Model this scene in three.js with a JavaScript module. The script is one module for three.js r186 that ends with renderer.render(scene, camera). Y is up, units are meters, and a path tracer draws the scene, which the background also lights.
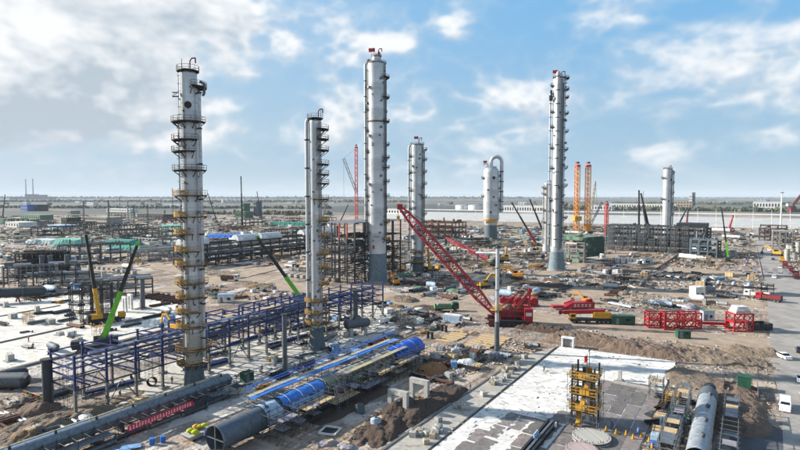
import * as THREE from 'three';
import { MarchingCubes } from 'three/addons/objects/MarchingCubes.js';

// ---------------------------------------------------------------- camera
const scene = new THREE.Scene();
const FOCAL = 533, EYE = 42, HORIZON = 196;            // focal length and horizon row in photograph pixels (800 x 450), eye height in metres
const PITCH = Math.atan((225 - HORIZON) / FOCAL), DEG = Math.PI / 180;
const camera = new THREE.PerspectiveCamera(2 * Math.atan(225 / FOCAL) / DEG, 16 / 9, 0.5, 60000);
camera.position.set(0, EYE, 0);
camera.rotation.x = -PITCH;

// ---------------------------------------------------------------- noise
function rng(seed) { let s = seed | 0; return () => { s = (s + 0x6d2b79f5) | 0; let t = Math.imul(s ^ (s >>> 15), 1 | s); t = (t + Math.imul(t ^ (t >>> 7), 61 | t)) ^ t; return ((t ^ (t >>> 14)) >>> 0) / 4294967296; }; }
function hash2(x, y) { let h = Math.imul(x, 374761393) + Math.imul(y, 668265263) | 0; h = Math.imul(h ^ (h >>> 13), 1274126177); return ((h ^ (h >>> 16)) >>> 0) / 4294967296; }
function vnoise(x, y) { const xi = Math.floor(x), yi = Math.floor(y); let a = x - xi, b = y - yi; a = a * a * (3 - 2 * a); b = b * b * (3 - 2 * b);
  const p = hash2(xi, yi), q = hash2(xi + 1, yi), r = hash2(xi, yi + 1), s = hash2(xi + 1, yi + 1); return p + (q - p) * a + (r - p) * b + (p - q - r + s) * a * b; }
function fbm(x, y, n) { let s = 0, a = 0.5, t = 0; for (let i = 0; i < n; i++) { s += a * vnoise(x, y); t += a; a *= 0.5; x = x * 2.03 + 17.7; y = y * 2.03 - 9.3; } return s / t; }
const clamp = (x, a = 0, b = 1) => x < a ? a : x > b ? b : x, mix = (a, b, t) => a + (b - a) * t;
const smooth = (a, b, x) => { const t = clamp((x - a) / (b - a)); return t * t * (3 - 2 * t); };

// ---------------------------------------------------------------- sky: air and clouds
const SUN_AZ = -78 * DEG, SUN_EL = 24 * DEG;           // azimuth from the viewing direction (left is negative)
const sunDir = new THREE.Vector3(Math.sin(SUN_AZ) * Math.cos(SUN_EL), Math.sin(SUN_EL), -Math.cos(SUN_AZ) * Math.cos(SUN_EL));
function cloudCover(az, el) {                          // banks of cloud: azimuth, elevation, half widths (degrees), weight
  let c = 0; for (const [a, e, wa, we, w] of CLOUDS) { let d = az - a; if (d > 180) d -= 360; if (d < -180) d += 360; const q = (d / wa) ** 2 + ((el - e) / we) ** 2; if (q < 6) c += w * Math.exp(-q); }
  return c;
}
const pxAz = (x) => Math.atan((x - 400) / FOCAL) / DEG, pxEl = (y) => Math.atan((HORIZON - y) / FOCAL) / DEG;
const CLOUDS = [
  [30, 88, 130, 40, .44], [85, 76, 80, 28, .44], [70, 135, 140, 34, .28], [10, 110, 90, 40, .2], [60, 52, 90, 34, .28], [185, 20, 110, 26, .34], [120, 2, 120, 26, .36], [230, 48, 50, 20, .20], [110, 120, 110, 30, .22], [-20, 20, 90, 30, .1],
  [290, 52, 13, 13, .36], [374, 46, 30, 9, .36], [346, 62, 20, 7, .34], [246, 82, 16, 9, .34], [448, 28, 16, 10, .34], [452, 40, 9, 5, .2], [404, 50, 14, 9, .2],
  [640, 18, 60, 20, .30], [636, 38, 26, 6, .28], [745, 31, 16, 9, .28], [690, 68, 62, 20, .22], [640, 92, 110, 18, .14], [480, 92, 80, 16, .17], [440, 108, 110, 20, .10], [700, 84, 40, 20, .05], [712, 18, 16, 8, .22],
  [790, 60, 30, 9, .30], [632, 155, 32, 8, .30], [765, 150, 32, 11, .30], [340, 150, 90, 20, .05], [250, 130, 90, 30, .07], [560, 120, 100, 24, .08], [345, 95, 26, 9, .12],
].map(([x, y, wx, wy, w]) => [pxAz(x), pxEl(y), wx / FOCAL / DEG, wy / FOCAL / DEG, w]);
for (let i = 0; i < 60; i++) { const a = 45 + i * 4.6, e = 4 + 44 * hash2(i, 71); CLOUDS.push([a, e, 6 + 9 * hash2(i, 5), 1.4 + 2.6 * hash2(i, 9), .18 + .2 * hash2(i, 3)]); }  // the same broken cloud all round
function buildSky() {
  const W = 2048, H = 1024, data = new Float32Array(W * H * 4), dens = new Float32Array(W * H);
  const up = [.07, .225, .55], mid = [.19, .49, .83], low = [.37, .57, .74], hor = [.52, .66, .76];
  for (let j = 0; j < H; j++) { const el = ((j + .5) / H - .5) * 180; if (el < -1) continue;
    for (let i = 0; i < W; i++) {
      const t = ((i + .5) / W - .5) * 2 * Math.PI, az = Math.atan2(Math.cos(t), -Math.sin(t)) / DEG;
      const k = 1 / (Math.sin(Math.max(el, 0) * DEG) + .16), x = Math.sin(az * DEG) * Math.cos(el * DEG) * k, y = -Math.cos(az * DEG) * Math.cos(el * DEG) * k;
      const wx = fbm(x * 1.3 + 3, y * 1.3, 3) - .5, wy = fbm(x * 1.3, y * 1.3 + 8, 3) - .5;
      const n1 = fbm(az * .15 + wx * .9 + 40, el * .3 + wy * .9 + 7, 6), n2 = fbm(x * 1.7 + wx * 1.2, y * 1.7 + wy * 1.2, 6);
      const bil = 1 - Math.abs(2 * fbm(az * .4 + wx * 1.2 + 9, el * .66 + wy * 1.2, 6) - 1);
      dens[j * W + i] = ((n1 * .5 + n2 * .3 + (bil - .4) * .26) - .5) * 1.5 - .15 + cloudCover(az, el) * .95 + (el > 22 ? .04 : 0);
    } }
  for (let j = 0; j < H; j++) { const el = Math.max(((j + .5) / H - .5) * 180, 0);
    const s = smooth(0, 4, el), s2 = smooth(2, 20, el), s3 = smooth(14, 75, el);
    for (let i = 0; i < W; i++) { const o = (j * W + i) * 4, d = dens[j * W + i];
      const t = ((i + .5) / W - .5) * 2 * Math.PI, az = Math.atan2(Math.cos(t), -Math.sin(t)) / DEG;
      const glow = Math.exp(-(((az + 78) / 58) ** 2) - ((el - 18) / 32) ** 2);                    // the air is paler towards the sun
      const cov = smooth(-.07, .28, d) * smooth(-2, 6, el), thin = smooth(-.25, .06, d) * .34;
      const jj = Math.min(j + 9, H - 1), ii = (i + W - 6) % W, lit = clamp(.74 + (d - dens[jj * W + ii]) * 2.2 - clamp(d - .22, 0, .34) * 1.25 + (fbm(az * .3 + 5, el * .55, 5) - .5) * .7);
      for (let c = 0; c < 3; c++) {
        let b = mix(mix(mix(hor[c], low[c], s), mid[c], s2), up[c], s3); b = mix(b, [.80, .86, .88][c], glow * .8);
        const cl = mix([.52, .60, .68][c], [1.06, 1.06, 1.06][c], lit);
        b = mix(b, [.66, .76, .85][c], thin); b = mix(b, cl, cov * .9);
        data[o + c] = b * .48;
      }
      data[o + 3] = 1;
    } }
  const tx = new THREE.DataTexture(data, W, H, THREE.RGBAFormat, THREE.FloatType);
  tx.mapping = THREE.EquirectangularReflectionMapping; tx.magFilter = tx.minFilter = THREE.LinearFilter; tx.wrapS = THREE.RepeatWrapping; tx.needsUpdate = true; return tx;
}
scene.background = buildSky(); scene.environment = scene.background;
const sun = new THREE.DirectionalLight(new THREE.Color(1, .93, .83), 5);
sun.position.copy(sunDir).multiplyScalar(900).add(new THREE.Vector3(0, 0, -250)); sun.target.position.set(0, 0, -250); scene.add(sun, sun.target);
sun.castShadow = true; sun.shadow.mapSize.set(4096, 4096); Object.assign(sun.shadow.camera, { left: -480, right: 480, top: 480, bottom: -480, near: 10, far: 2400 });
const renderer = new THREE.WebGLRenderer({ antialias: true });
renderer.toneMapping = THREE.LinearToneMapping; renderer.toneMappingExposure = 2.05; renderer.shadowMap.enabled = true;
scene.fog = new THREE.FogExp2(new THREE.Color(.62, .70, .78), 0.00005);

// ---------------------------------------------------------------- pixel to place
function ray(px, py) { const x = (px - 400) / FOCAL, y = -(py - 225) / FOCAL, c = Math.cos(PITCH), s = Math.sin(PITCH); return [x, y * c - s, -y * s - c]; }
function gp(px, py, h = 0) { const r = ray(px, py), t = (h - EYE) / r[1]; return new THREE.Vector3(r[0] * t, h, r[2] * t); }         // where a pixel meets the level h
function topAt(p, py) { const r = ray(400, py); return EYE + r[1] * (p.z / r[2]); }                                              // height over p that shows at row py
const ppm = (p) => FOCAL / -p.z;
const TH = 57 * DEG, U = new THREE.Vector3(Math.sin(33 * DEG), 0, -Math.cos(33 * DEG)), V = new THREE.Vector3(Math.cos(33 * DEG), 0, Math.sin(33 * DEG));  // the site grid: U along the road, V across
const su = (p) => p.dot(U), sv = (p) => p.dot(V), site = (u, v, h = 0) => new THREE.Vector3().addScaledVector(U, u).addScaledVector(V, v).setY(h);

// ---------------------------------------------------------------- textures
function tex(n, f, srgb = true, m = n) { const d = new Uint8Array(n * m * 4); for (let j = 0; j < m; j++) for (let i = 0; i < n; i++) { const c = f(i, j), o = (j * n + i) * 4; for (let k = 0; k < 3; k++) d[o + k] = clamp(c.length ? c[k] : c) * 255; d[o + 3] = 255; }
  const t = new THREE.DataTexture(d, n, m); t.magFilter = THREE.LinearFilter; t.minFilter = THREE.LinearMipmapLinearFilter; t.generateMipmaps = true; t.wrapS = t.wrapT = THREE.RepeatWrapping; if (srgb) t.colorSpace = THREE.SRGBColorSpace; t.needsUpdate = true; return t; }
function tile(f, n) { return (i, j) => { const a = i / n, b = j / n, A = smooth(0, 1, a), B = smooth(0, 1, b); return mix(mix(f(i, j), f(i - n, j), A), mix(f(i, j - n), f(i - n, j - n), A), B); }; }
const N = 512;
const TX = {
  grime: tex(N, tile((i, j) => .70 + .36 * fbm(i / 46 + 3, j / 46, 5) - .22 * smooth(.62, .8, fbm(i / 16, j / 60 + 9, 4)), N)),
  speck: tex(N, tile((i, j) => .62 + .3 * fbm(i / 30, j / 30 + 4, 5) + .24 * (hash2(i, j) - .5) - .3 * smooth(.66, .74, fbm(i / 9 + 50, j / 9, 3)), N)),
  clad: tex(N, tile((i, j) => .86 + .09 * vnoise(Math.floor(i / 64) * 7.3, Math.floor(j / 42) * 3.1) + .05 * (fbm(i / 14, j / 70, 4) - .5) - ((j % 42) < 2 || (i % 64) < 2 ? .13 : 0), N)),
  rust: tex(N, (() => { const f = tile((i, j) => fbm(i / 40, j / 40, 5), N), g = tile((i, j) => fbm(i / 12 + 30, j / 12, 4), N); return (i, j) => { const r = smooth(.5, .7, f(i, j)), v = .8 + .3 * (g(i, j) - .5); return [mix(.92, .62, r) * v, mix(.92, .42, r) * v, mix(.92, .30, r) * v]; }; })()),
  rough: tex(N, tile((i, j) => .55 + .45 * fbm(i / 30 + 9, j / 30, 5), N), false),
  bump: tex(N, tile((i, j) => fbm(i / 26, j / 26 + 2, 6), N), false),
};
const rep = new Map();
function tx(name, size) { const k = name + size; if (!rep.has(k)) { const t = TX[name].clone(); t.repeat.set(1 / size, 1 / size); t.needsUpdate = true; rep.set(k, t); } return rep.get(k); }
const C = (hex) => new THREE.Color(hex);
function mat(hex, roughness = .75, metalness = 0, map = 'grime', size = 6, more = {}) {
  const m = new THREE.MeshStandardMaterial({ color: C(hex).multiplyScalar(1.18), roughness, metalness, side: THREE.DoubleSide, ...more }); if (map) m.map = tx(map, size); return m; }
const MT = {
  clad: mat('#cdd2d5', .4, .4, 'clad', 12), clad2: mat('#bdc0c2', .5, .3, 'grime', 14), cladw: mat('#cfcfcc', .55, .15, 'clad', 10), skirt: mat('#56626a', .7, .1, 'grime', 7), skirtb: mat('#6c7d86', .7, .1, 'grime', 7),
  pipe: mat('#5b6166', .55, .25, 'grime', 4), pipeDark: mat('#3a4046', .6, .2, 'grime', 4), pipeLight: mat('#b9bdbf', .45, .4, 'grime', 4), steel: mat('#4a4e52', .6, .3, 'rust', 5), steelDark: mat('#2e3236', .65, .25, 'grime', 5), steelMid: mat('#666b70', .6, .3, 'rust', 5), galv: mat('#7b8084', .5, .5, 'grime', 3),
  deck: mat('#33302d', .8, .3, 'rust', 3), rail: mat('#7d6642', .7, .1, 'rust', 3), yellow: mat('#c99420', .6, 0, 'grime', 3), yellowRail: mat('#c0983e', .65, 0, 'rust', 4), orange: mat('#d38a1f', .6, 0, 'grime', 4),
  red: mat('#a81024', .45, .05, 'grime', 5), redDark: mat('#74161f', .55, .05, 'grime', 5), redPale: mat('#c23a36', .6, 0, 'grime', 5), pink: mat('#d9a9a2', .7, 0, 'grime', 3),
  blue: mat('#142c66', .55, .1, 'grime', 5), blueTarp: mat('#2f74c4', .6, 0, 'grime', 4), blueBright: mat('#1560c8', .55, 0, 'grime', 4), blueSheet: mat('#7fa6d2', .6, 0, 'grime', 4), blueRoof: mat('#2c5fae', .6, 0, 'grime', 20), bluePale: mat('#a9bdd0', .6, .1, 'grime', 4),
  lime: mat('#5fb51e', .5, 0, 'grime', 4), green: mat('#16503a', .6, 0, 'grime', 4), teal: mat('#2c8a78', .75, 0, 'grime', 10), tealPale: mat('#7cc0ac', .75, 0, 'grime', 10), net: mat('#44664f', .9, 0, 'grime', 6), netDark: mat('#2b4436', .9, 0, 'grime', 6), tarpGreen: mat('#64826d', .85, 0, 'grime', 6),
  white: mat('#d8d8d4', .6, 0, 'grime', 8), whiteRoof: mat('#d4d6d6', .6, 0, 'grime', 30), cream: mat('#c9bd98', .8, 0, 'speck', 3), conc: mat('#b3b0a9', .9, 0, 'speck', 4), concDark: mat('#7f7d79', .9, 0, 'speck', 4), concPale: mat('#c9c7c0', .9, 0, 'speck', 4),
  wood: mat('#a88a62', .85, 0, 'grime', 2), woodPale: mat('#c4a980', .85, 0, 'grime', 3), brown: mat('#6b4a36', .85, 0, 'grime', 4), rustBrown: mat('#6f4a3a', .8, .1, 'rust', 3), dirt: mat('#8d7458', .97, 0, 'speck', 5), dirtDark: mat('#5d4b3b', .97, 0, 'speck', 5), dirtPale: mat('#a08d74', .97, 0, 'speck', 5),
  black: mat('#191a1c', .7, 0, 'grime', 4), rubber: mat('#1d1d1e', .9, 0, null), glass: new THREE.MeshStandardMaterial({ color: C('#1b232a'), roughness: .12, metalness: .1 }), greyTarp: mat('#8f8b93', .85, 0, 'grime', 5), gravel: mat('#8f8a82', .97, 0, 'speck', 4), hiv: mat('#d8d23a', .8, 0, 'grime', 2), limeBag: mat('#b9c424', .8, 0, 'grime', 2),
};

// ---------------------------------------------------------------- building blocks
const taken = new Map();
function nm(name) { const n = taken.get(name) || 0; taken.set(name, n + 1); return n ? name + '_' + String(n).padStart(3, '0') : name; }
function tag(o, label, category, group, kind) { if (label) o.userData.label = label; if (category) o.userData.category = category; if (group) o.userData.group = group; if (kind) o.userData.kind = kind; return o; }
function thing(name, label, category, pos, turn = 0, group) { const o = new THREE.Group(); o.name = nm(name); if (pos) o.position.copy(pos); o.rotation.y = turn; scene.add(o); return tag(o, label, category, group); }
const vA = new THREE.Vector3(), vB = new THREE.Vector3(), vC = new THREE.Vector3(), vD = new THREE.Vector3(), XP = new THREE.Vector3(1, 0, 0), YP = new THREE.Vector3(0, 1, 0);
const v3 = (a) => a.isVector3 ? a : new THREE.Vector3(...a);
class Shape3 {                                           // collects boxes, bars and tubes for one mesh, uv in metres
  constructor() { this.p = []; this.n = []; this.u = []; }
  quad(a, b, c, d, n) {
    const ax = Math.abs(n.x), ay = Math.abs(n.y), az = Math.abs(n.z), uv = (q) => ay >= ax && ay >= az ? [q.x, q.z] : ax > az ? [q.z, q.y] : [q.x, q.y];
    for (const q of [a, b, c, a, c, d]) { this.p.push(q.x, q.y, q.z); this.n.push(n.x, n.y, n.z); this.u.push(...uv(q)); } return this;
  }
  box(x, y, z, w, h, d, ry = 0, rz = 0) {               // centre of the base, size
    const c = Math.cos(ry), s = Math.sin(ry), cz = Math.cos(rz), sz = Math.sin(rz);
    const P = (i, j, k) => { const X0 = i * w / 2, Y0 = j * h, Z = k * d / 2, X = X0 * cz - Y0 * sz, Y = X0 * sz + Y0 * cz; return new THREE.Vector3(x + X * c + Z * s, y + Y, z - X * s + Z * c); };
    return this.hexa([P(-1, 0, -1), P(1, 0, -1), P(1, 0, 1), P(-1, 0, 1)], [P(-1, 1, -1), P(1, 1, -1), P(1, 1, 1), P(-1, 1, 1)]);
  }
  hexa(b, t) {                                           // bottom and top corner rings
    const face = (i, j, k, l) => { const n = new THREE.Vector3().subVectors(k, i).cross(vD.subVectors(l, j)).normalize(); this.quad(i, j, k, l, n); };
    face(t[3], t[2], t[1], t[0]); face(b[0], b[1], b[2], b[3]);
    for (let i = 0; i < 4; i++) { const j = (i + 1) % 4; face(t[i], t[j], b[j], b[i]); } return this;
  }
  bar(a, b, w, h = w, ref = YP) {                        // rectangular bar from a to b
    a = v3(a); b = v3(b); const d = new THREE.Vector3().subVectors(b, a).normalize(), s = new THREE.Vector3().crossVectors(d, Math.abs(d.dot(ref)) > .95 ? XP : ref).normalize(), t = new THREE.Vector3().crossVectors(s, d);
    const P = (o, i, j) => o.clone().addScaledVector(s, i * w / 2).addScaledVector(t, j * h / 2);
    return this.hexa([P(a, -1, -1), P(b, -1, -1), P(b, 1, -1), P(a, 1, -1)], [P(a, -1, 1), P(b, -1, 1), P(b, 1, 1), P(a, 1, 1)]);
  }
  tube(a, b, r0, r1 = r0, n = 8, caps = true, a0 = 0, a1 = Math.PI * 2) {      // round bar from a to b
    a = v3(a); b = v3(b); const d = new THREE.Vector3().subVectors(b, a), L = d.length(); d.normalize();
    const s = new THREE.Vector3().crossVectors(d, Math.abs(d.y) > .9 ? XP : YP).normalize(), t = new THREE.Vector3().crossVectors(s, d);
    const up = Math.abs(d.y) > .9;
    for (let i = 0; i < n; i++) { const A = a0 + (a1 - a0) * i / n, Bq = a0 + (a1 - a0) * (i + 1) / n;
      const dir = (q) => new THREE.Vector3().addScaledVector(s, Math.cos(q)).addScaledVector(t, Math.sin(q)), e = dir(A), f = dir(Bq);
      const P = [a.clone().addScaledVector(e, r0), b.clone().addScaledVector(e, r1), b.clone().addScaledVector(f, r1), a.clone().addScaledVector(f, r0)];
      const nn = [e, e, f, f], rr = Math.max(r0, r1), uu = [[A * rr, 0], [A * rr, L], [Bq * rr, L], [Bq * rr, 0]];
      for (const k of [0, 1, 2, 0, 2, 3]) { this.p.push(P[k].x, P[k].y, P[k].z); this.n.push(nn[k].x, nn[k].y, nn[k].z); this.u.push(uu[k][0], uu[k][1]); }
      if (caps) for (const [o, r, x] of [[a, r0, -1], [b, r1, 1]]) if (r > 0) for (const q of x < 0 ? [o, o.clone().addScaledVector(e, r), o.clone().addScaledVector(f, r)] : [o, o.clone().addScaledVector(f, r), o.clone().addScaledVector(e, r)]) { this.p.push(q.x, q.y, q.z); this.n.push(d.x * x, d.y * x, d.z * x); this.u.push(q.x + q.z, q.y); }
    } return this;
  }
  path(pts, r, n = 6) { for (let i = 0; i + 1 < pts.length; i++) this.tube(pts[i], pts[i + 1], r, r, n, true); return this; }
  add(g, m) { const q = g.index ? g.toNonIndexed() : g.clone(); if (m) q.applyMatrix4(m); if (!q.attributes.normal) q.computeVertexNormals(); const P = q.attributes.position, Nn = q.attributes.normal, uv = q.attributes.uv;
    for (let i = 0; i < P.count; i++) { this.p.push(P.getX(i), P.getY(i), P.getZ(i)); this.n.push(Nn.getX(i), Nn.getY(i), Nn.getZ(i)); const ay = Math.abs(Nn.getY(i)), ax = Math.abs(Nn.getX(i)), az = Math.abs(Nn.getZ(i)); if (ay >= ax && ay >= az) this.u.push(P.getX(i), P.getZ(i)); else if (ax > az) this.u.push(P.getZ(i), P.getY(i)); else this.u.push(P.getX(i), P.getY(i)); } return this; }
  geo() { const g = new THREE.BufferGeometry(); g.setAttribute('position', new THREE.Float32BufferAttribute(this.p, 3)); g.setAttribute('normal', new THREE.Float32BufferAttribute(this.n, 3)); g.setAttribute('uv', new THREE.Float32BufferAttribute(this.u, 2)); return g; }
  build(name, m, parent) { if (!this.p.length) return null; return part(name, this.geo(), m, parent); }
}
function part(name, g, m, parent) { const o = new THREE.Mesh(g, m); o.name = parent ? name : nm(name); o.castShadow = o.receiveShadow = true; (parent || scene).add(o); return o; }
const S3 = () => new Shape3();
function lattice(s, a, b, w, n, r, w1 = w, taper = 0, ref = YP) {             // four chords and zigzag lacing; taper: share of the length that narrows at each end
  a = v3(a); b = v3(b); const d = new THREE.Vector3().subVectors(b, a), L = d.length(); d.normalize();
  const x = new THREE.Vector3().crossVectors(d, Math.abs(d.dot(ref)) > .95 ? XP : ref).normalize(), y = new THREE.Vector3().crossVectors(x, d);
  const wid = (t) => taper && t < taper ? mix(.25, 1, t / taper) : taper && t > 1 - taper ? mix(.25, 1, (1 - t) / taper) : 1;
  const P = (i, k) => { const t = i / n, q = wid(t) * mix(w, w1, t) / 2, sx = k === 0 || k === 3 ? -1 : 1, sy = k < 2 ? -1 : 1; return a.clone().addScaledVector(d, t * L).addScaledVector(x, sx * q).addScaledVector(y, sy * q); };
  for (let i = 0; i < n; i++) for (let k = 0; k < 4; k++) { s.tube(P(i, k), P(i + 1, k), r, r, 5, false); const l = (k + 1) % 4; if (i % 2) s.tube(P(i, k), P(i + 1, l), r * .55, r * .55, 4, false); else s.tube(P(i, l), P(i + 1, k), r * .55, r * .55, 4, false); if (i % 2 === 0) s.tube(P(i, k), P(i, l), r * .5, r * .5, 4, false); }
  return s;
}
function sheet(name, pts, h, m, kind = 'structure', thick = .03) {            // flat sheet over ground points
  const sh = new THREE.Shape(pts.map((p) => new THREE.Vector2(p.x, -p.z))), g = new THREE.ExtrudeGeometry(sh, { depth: thick, bevelEnabled: false }); g.rotateX(-Math.PI / 2); g.translate(0, h - thick, 0);
  const o = S3().add(g).build(name, m); if (kind) o.userData.kind = kind; return o;
}
const px = (...a) => a.map(([x, y]) => gp(x, y));
function inPoly(x, y, P) { let c = false; for (let i = 0, j = P.length - 1; i < P.length; j = i++) { const [xi, yi] = P[i], [xj, yj] = P[j]; if ((yi > y) !== (yj > y) && x < (xj - xi) * (y - yi) / (yj - yi) + xi) c = !c; } return c; }
// ---------------------------------------------------------------- the ground
const sC = (r, g, b) => [r / 255, g / 255, b / 255], mixC = (a, b, t) => [mix(a[0], b[0], t), mix(a[1], b[1], t), mix(a[2], b[2], t)];
const TAN = sC(150, 131, 112), SAND = sC(173, 154, 133), GREY = sC(126, 117, 109), DARK = sC(92, 82, 74), PALE = sC(182, 176, 168), EARTH = sC(116, 93, 74), GRASS = sC(112, 112, 82);
const FLECK = [sC(214, 212, 208), sC(70, 68, 66), sC(150, 120, 96), sC(52, 54, 58), sC(196, 176, 150), sC(132, 140, 136), sC(110, 88, 74), sC(228, 226, 222)];
function siteColour(x, z, fine) {                       // soil, gravel, wheel ruts and scattered litter of the building site
  const p = vA.set(x, 0, z), u = p.dot(U), v = p.dot(V);
  const n1 = fbm(x / 62 + 11, z / 62, 4), n2 = fbm(x / 13 + 5, z / 13 + 31, 4), n3 = fbm(x / 2.4, z / 2.4 + 7, 3), left = smooth(60, -40, x + (z + 200) * .1);
  let c = mixC(TAN, SAND, smooth(.42, .62, n2)); c = mixC(c, GREY, smooth(.44, .62, n1) * .7 + left * .45 * smooth(.35, .6, n2)); c = mixC(c, EARTH, smooth(.55, .70, fbm(x / 24 - 40, z / 24, 4)) * .7);
  const rut = fbm(u / 46, v / 1.3 + 40, 3), rut2 = fbm(u / 1.4 + 80, v / 38, 3); c = mixC(c, mixC(c, DARK, .55), smooth(.60, .68, rut) * .8); c = mixC(c, SAND, smooth(.62, .70, rut2) * .6);
  c = mixC(c, PALE, smooth(.60, .66, fbm(u / 22 + 9, v / 9, 4)) * (.25 + .6 * left)); c = mixC(c, DARK, smooth(.62, .68, fbm(u / 15 + 60, v / 5 + 20, 4)) * .7);
  const k = .86 + .28 * n3; c = [c[0] * k, c[1] * k, c[2] * k];
  for (const cell of fine ? [.8, 1.9] : [2.6, 6]) { const a = Math.floor(u / cell), b = Math.floor(v / cell * .7), h = hash2(a * 3 + 7, b * 5 + 1);
    if (h < .16 + .10 * left) { const fu = u / cell - a, fv = v / cell * .7 - b, q = hash2(a, b + 900), w = .15 + .35 * hash2(a + 50, b); if (Math.abs(fu - .5) < w && Math.abs(fv - .5) < .1 + .35 * q * (.6 - w)) c = mixC(c, FLECK[Math.floor(hash2(a + 5, b + 77) * 8)], .75); } }
  return c;
}
function groundSheet(name, x0, x1, z0, z1, h, W, Hh, f, bump) {
  const map = tex(W, (i, j) => f(x0 + (i + .5) / W * (x1 - x0), z1 + (j + .5) / Hh * (z0 - z1)), true, Hh); map.wrapS = map.wrapT = THREE.ClampToEdgeWrapping;
  const g = new THREE.PlaneGeometry(x1 - x0, z1 - z0); g.rotateX(-Math.PI / 2); g.translate((x0 + x1) / 2, h, (z0 + z1) / 2);
  const m = new THREE.MeshStandardMaterial({ map, roughness: .96 }); if (bump) { m.bumpMap = TX.bump.clone(); m.bumpMap.repeat.set((x1 - x0) / 11, (z1 - z0) / 11); m.bumpScale = bump; }
  return tag(part(name, g, m), null, null, null, 'structure');
}
const far = (x, z) => {                                  // plain of fields, salt pans and bare land
  const a = fbm(x / 420 + 3, z / 900, 4), b = fbm(x / 160, z / 420 + 9, 4), s = vnoise(Math.floor(x / 300 + vnoise(z / 900, 3) * 2) * 3.7, Math.floor(z / 420) * 5.1);
  let c = mixC(sC(84, 84, 82), sC(62, 68, 66), smooth(.4, .62, a)); c = mixC(c, sC(122, 116, 108), smooth(.5, .66, b) * .8); c = mixC(c, sC(78, 84, 72), s > .66 ? .6 : 0); c = mixC(c, sC(190, 188, 182), s < .12 ? .6 : 0); return c; };
groundSheet('plain', -24000, 24000, -30000, 6000, -.5, 2048, 1536, far);
groundSheet('site_ground', -760, 760, -1180, 120, -.25, 2048, 1792, (x, z) => siteColour(x, z, false));
groundSheet('near_ground', -220, 220, -270, -40, -.02, 2048, 1152, (x, z) => siteColour(x, z, true), .35);

// paved surfaces: own stain maps over real slabs
const slabTex = tex(1024, (() => { const f = tile((i, j) => fbm(i / 60, j / 60, 6), 1024), g = tile((i, j) => fbm(i / 14 + 20, j / 14, 4), 1024), k = tile((i, j) => smooth(.64, .72, fbm(i / 40 + 70, j / 22, 5)), 1024);
  return (i, j) => { const v = .80 + .24 * (f(i, j) - .5) + .14 * (g(i, j) - .5) + .03 * (hash2(i, j) - .5) - .2 * k(i, j); return [v * 1.0, v * .985, v * .955]; }; })());
const roadTex = tex(1024, (() => { const f = tile((i, j) => fbm(i / 70, j / 70, 6), 1024), g = tile((i, j) => fbm(i / 5, j / 110 + 20, 4), 1024);
  return (i, j) => { const v = .64 + .26 * (f(i, j) - .5) + .16 * (g(i, j) - .5) + .05 * (hash2(i, j) - .5); return [v * 1.0, v * .965, v * .92]; }; })());
const grd = (t, size, hex, bump = 0) => { const m = new THREE.MeshStandardMaterial({ map: t.clone(), color: C(hex), roughness: .93, side: THREE.DoubleSide }); m.map.repeat.set(1 / size, 1 / size); if (bump) { m.bumpMap = tx('bump', 7); m.bumpScale = bump; } return m; };
const slabW = grd(slabTex, 34, '#ffffff'), slabG = grd(slabTex, 26, '#c9c6c0'), slabL = grd(slabTex, 44, '#fbf9f4'), road = grd(roadTex, 40, '#e0e0e0'), sandRoad = grd(roadTex, 36, '#ecdac6', .08), apron = grd(roadTex, 30, '#7d8694'), yardW = grd(slabTex, 160, '#dcdfe1');  // apron: dark blue-grey is a cast shadow put into the paving colour
const SLAB = [[560, 347], [676, 362], [634, 462], [617, 500], [368, 500]], STRIP = [[520, 358], [556, 347], [366, 500], [300, 500]];
const ROAD = [[751, 222], [753, 228], [759, 255], [766, 285], [769, 318], [771, 356], [778, 393], [782, 420], [784, 460], [960, 460], [900, 380], [800, 279], [770, 233], [763, 222]];
const CROSS = [[150, 262], [225, 274], [300, 283], [380, 292], [480, 306], [540, 313], [600, 323], [690, 331], [771, 339], [773, 353], [690, 343], [600, 332], [540, 322], [480, 316], [380, 303], [300, 292], [220, 281], [150, 268]];
sheet('road', px(...ROAD), .04, road); sheet('site_road', px(...CROSS), .02, sandRoad);
sheet('concrete_slab', px(...SLAB), .16, slabW, 'structure', .3); sheet('concrete_walkway', px(...STRIP), .165, slabG, 'structure', .3);
sheet('shadow_tinted_apron', px([727, 419], [770, 425], [783, 430], [790, 470], [735, 470]), .03, apron);  // pavement patch; the shadow lying over it is painted as its dark tone
sheet('concrete_yard', px([-70, 388], [90, 348], [190, 322], [190, 301], [90, 297], [30, 292], [-70, 296]), .08, slabL);
sheet('concrete_yard', px([96, 388], [215, 347], [330, 306], [384, 302], [398, 330], [330, 362], [268, 392], [210, 396], [120, 404]), .07, grd(slabTex, 21, '#e6e4de'));
sheet('pale_yard', px([385, 211.0], [1000, 222.5], [1100, 236.5], [385, 218.6]), .2, yardW, 'structure', .4);
sheet('perimeter_road', px([385, 208.6], [1000, 217.2], [1000, 219], [385, 209.4]), .3, grd(slabTex, 160, '#f2f2f0'), 'structure', .4);
sheet('site_track', px([600, 283], [672, 262], [680, 263], [612, 286], [560, 306], [540, 306]), .02, sandRoad);
const LANES = [[[440, 268], [620, 293], [606, 299], [440, 274]], [[452, 300], [540, 272], [640, 247], [650, 249], [552, 276], [474, 303]], [[0, 286], [120, 262], [132, 265], [10, 293]], [[150, 290], [290, 262], [300, 264], [176, 294]], [[640, 287], [764, 303], [764, 309], [630, 291]], [[620, 262], [758, 274], [758, 279], [612, 266]]];
for (const P of LANES) sheet('site_track', px(...P), .012, sandRoad);
sheet('site_track', px([640, 290], [560, 309], [586, 313], [668, 293]), .018, sandRoad);

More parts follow.
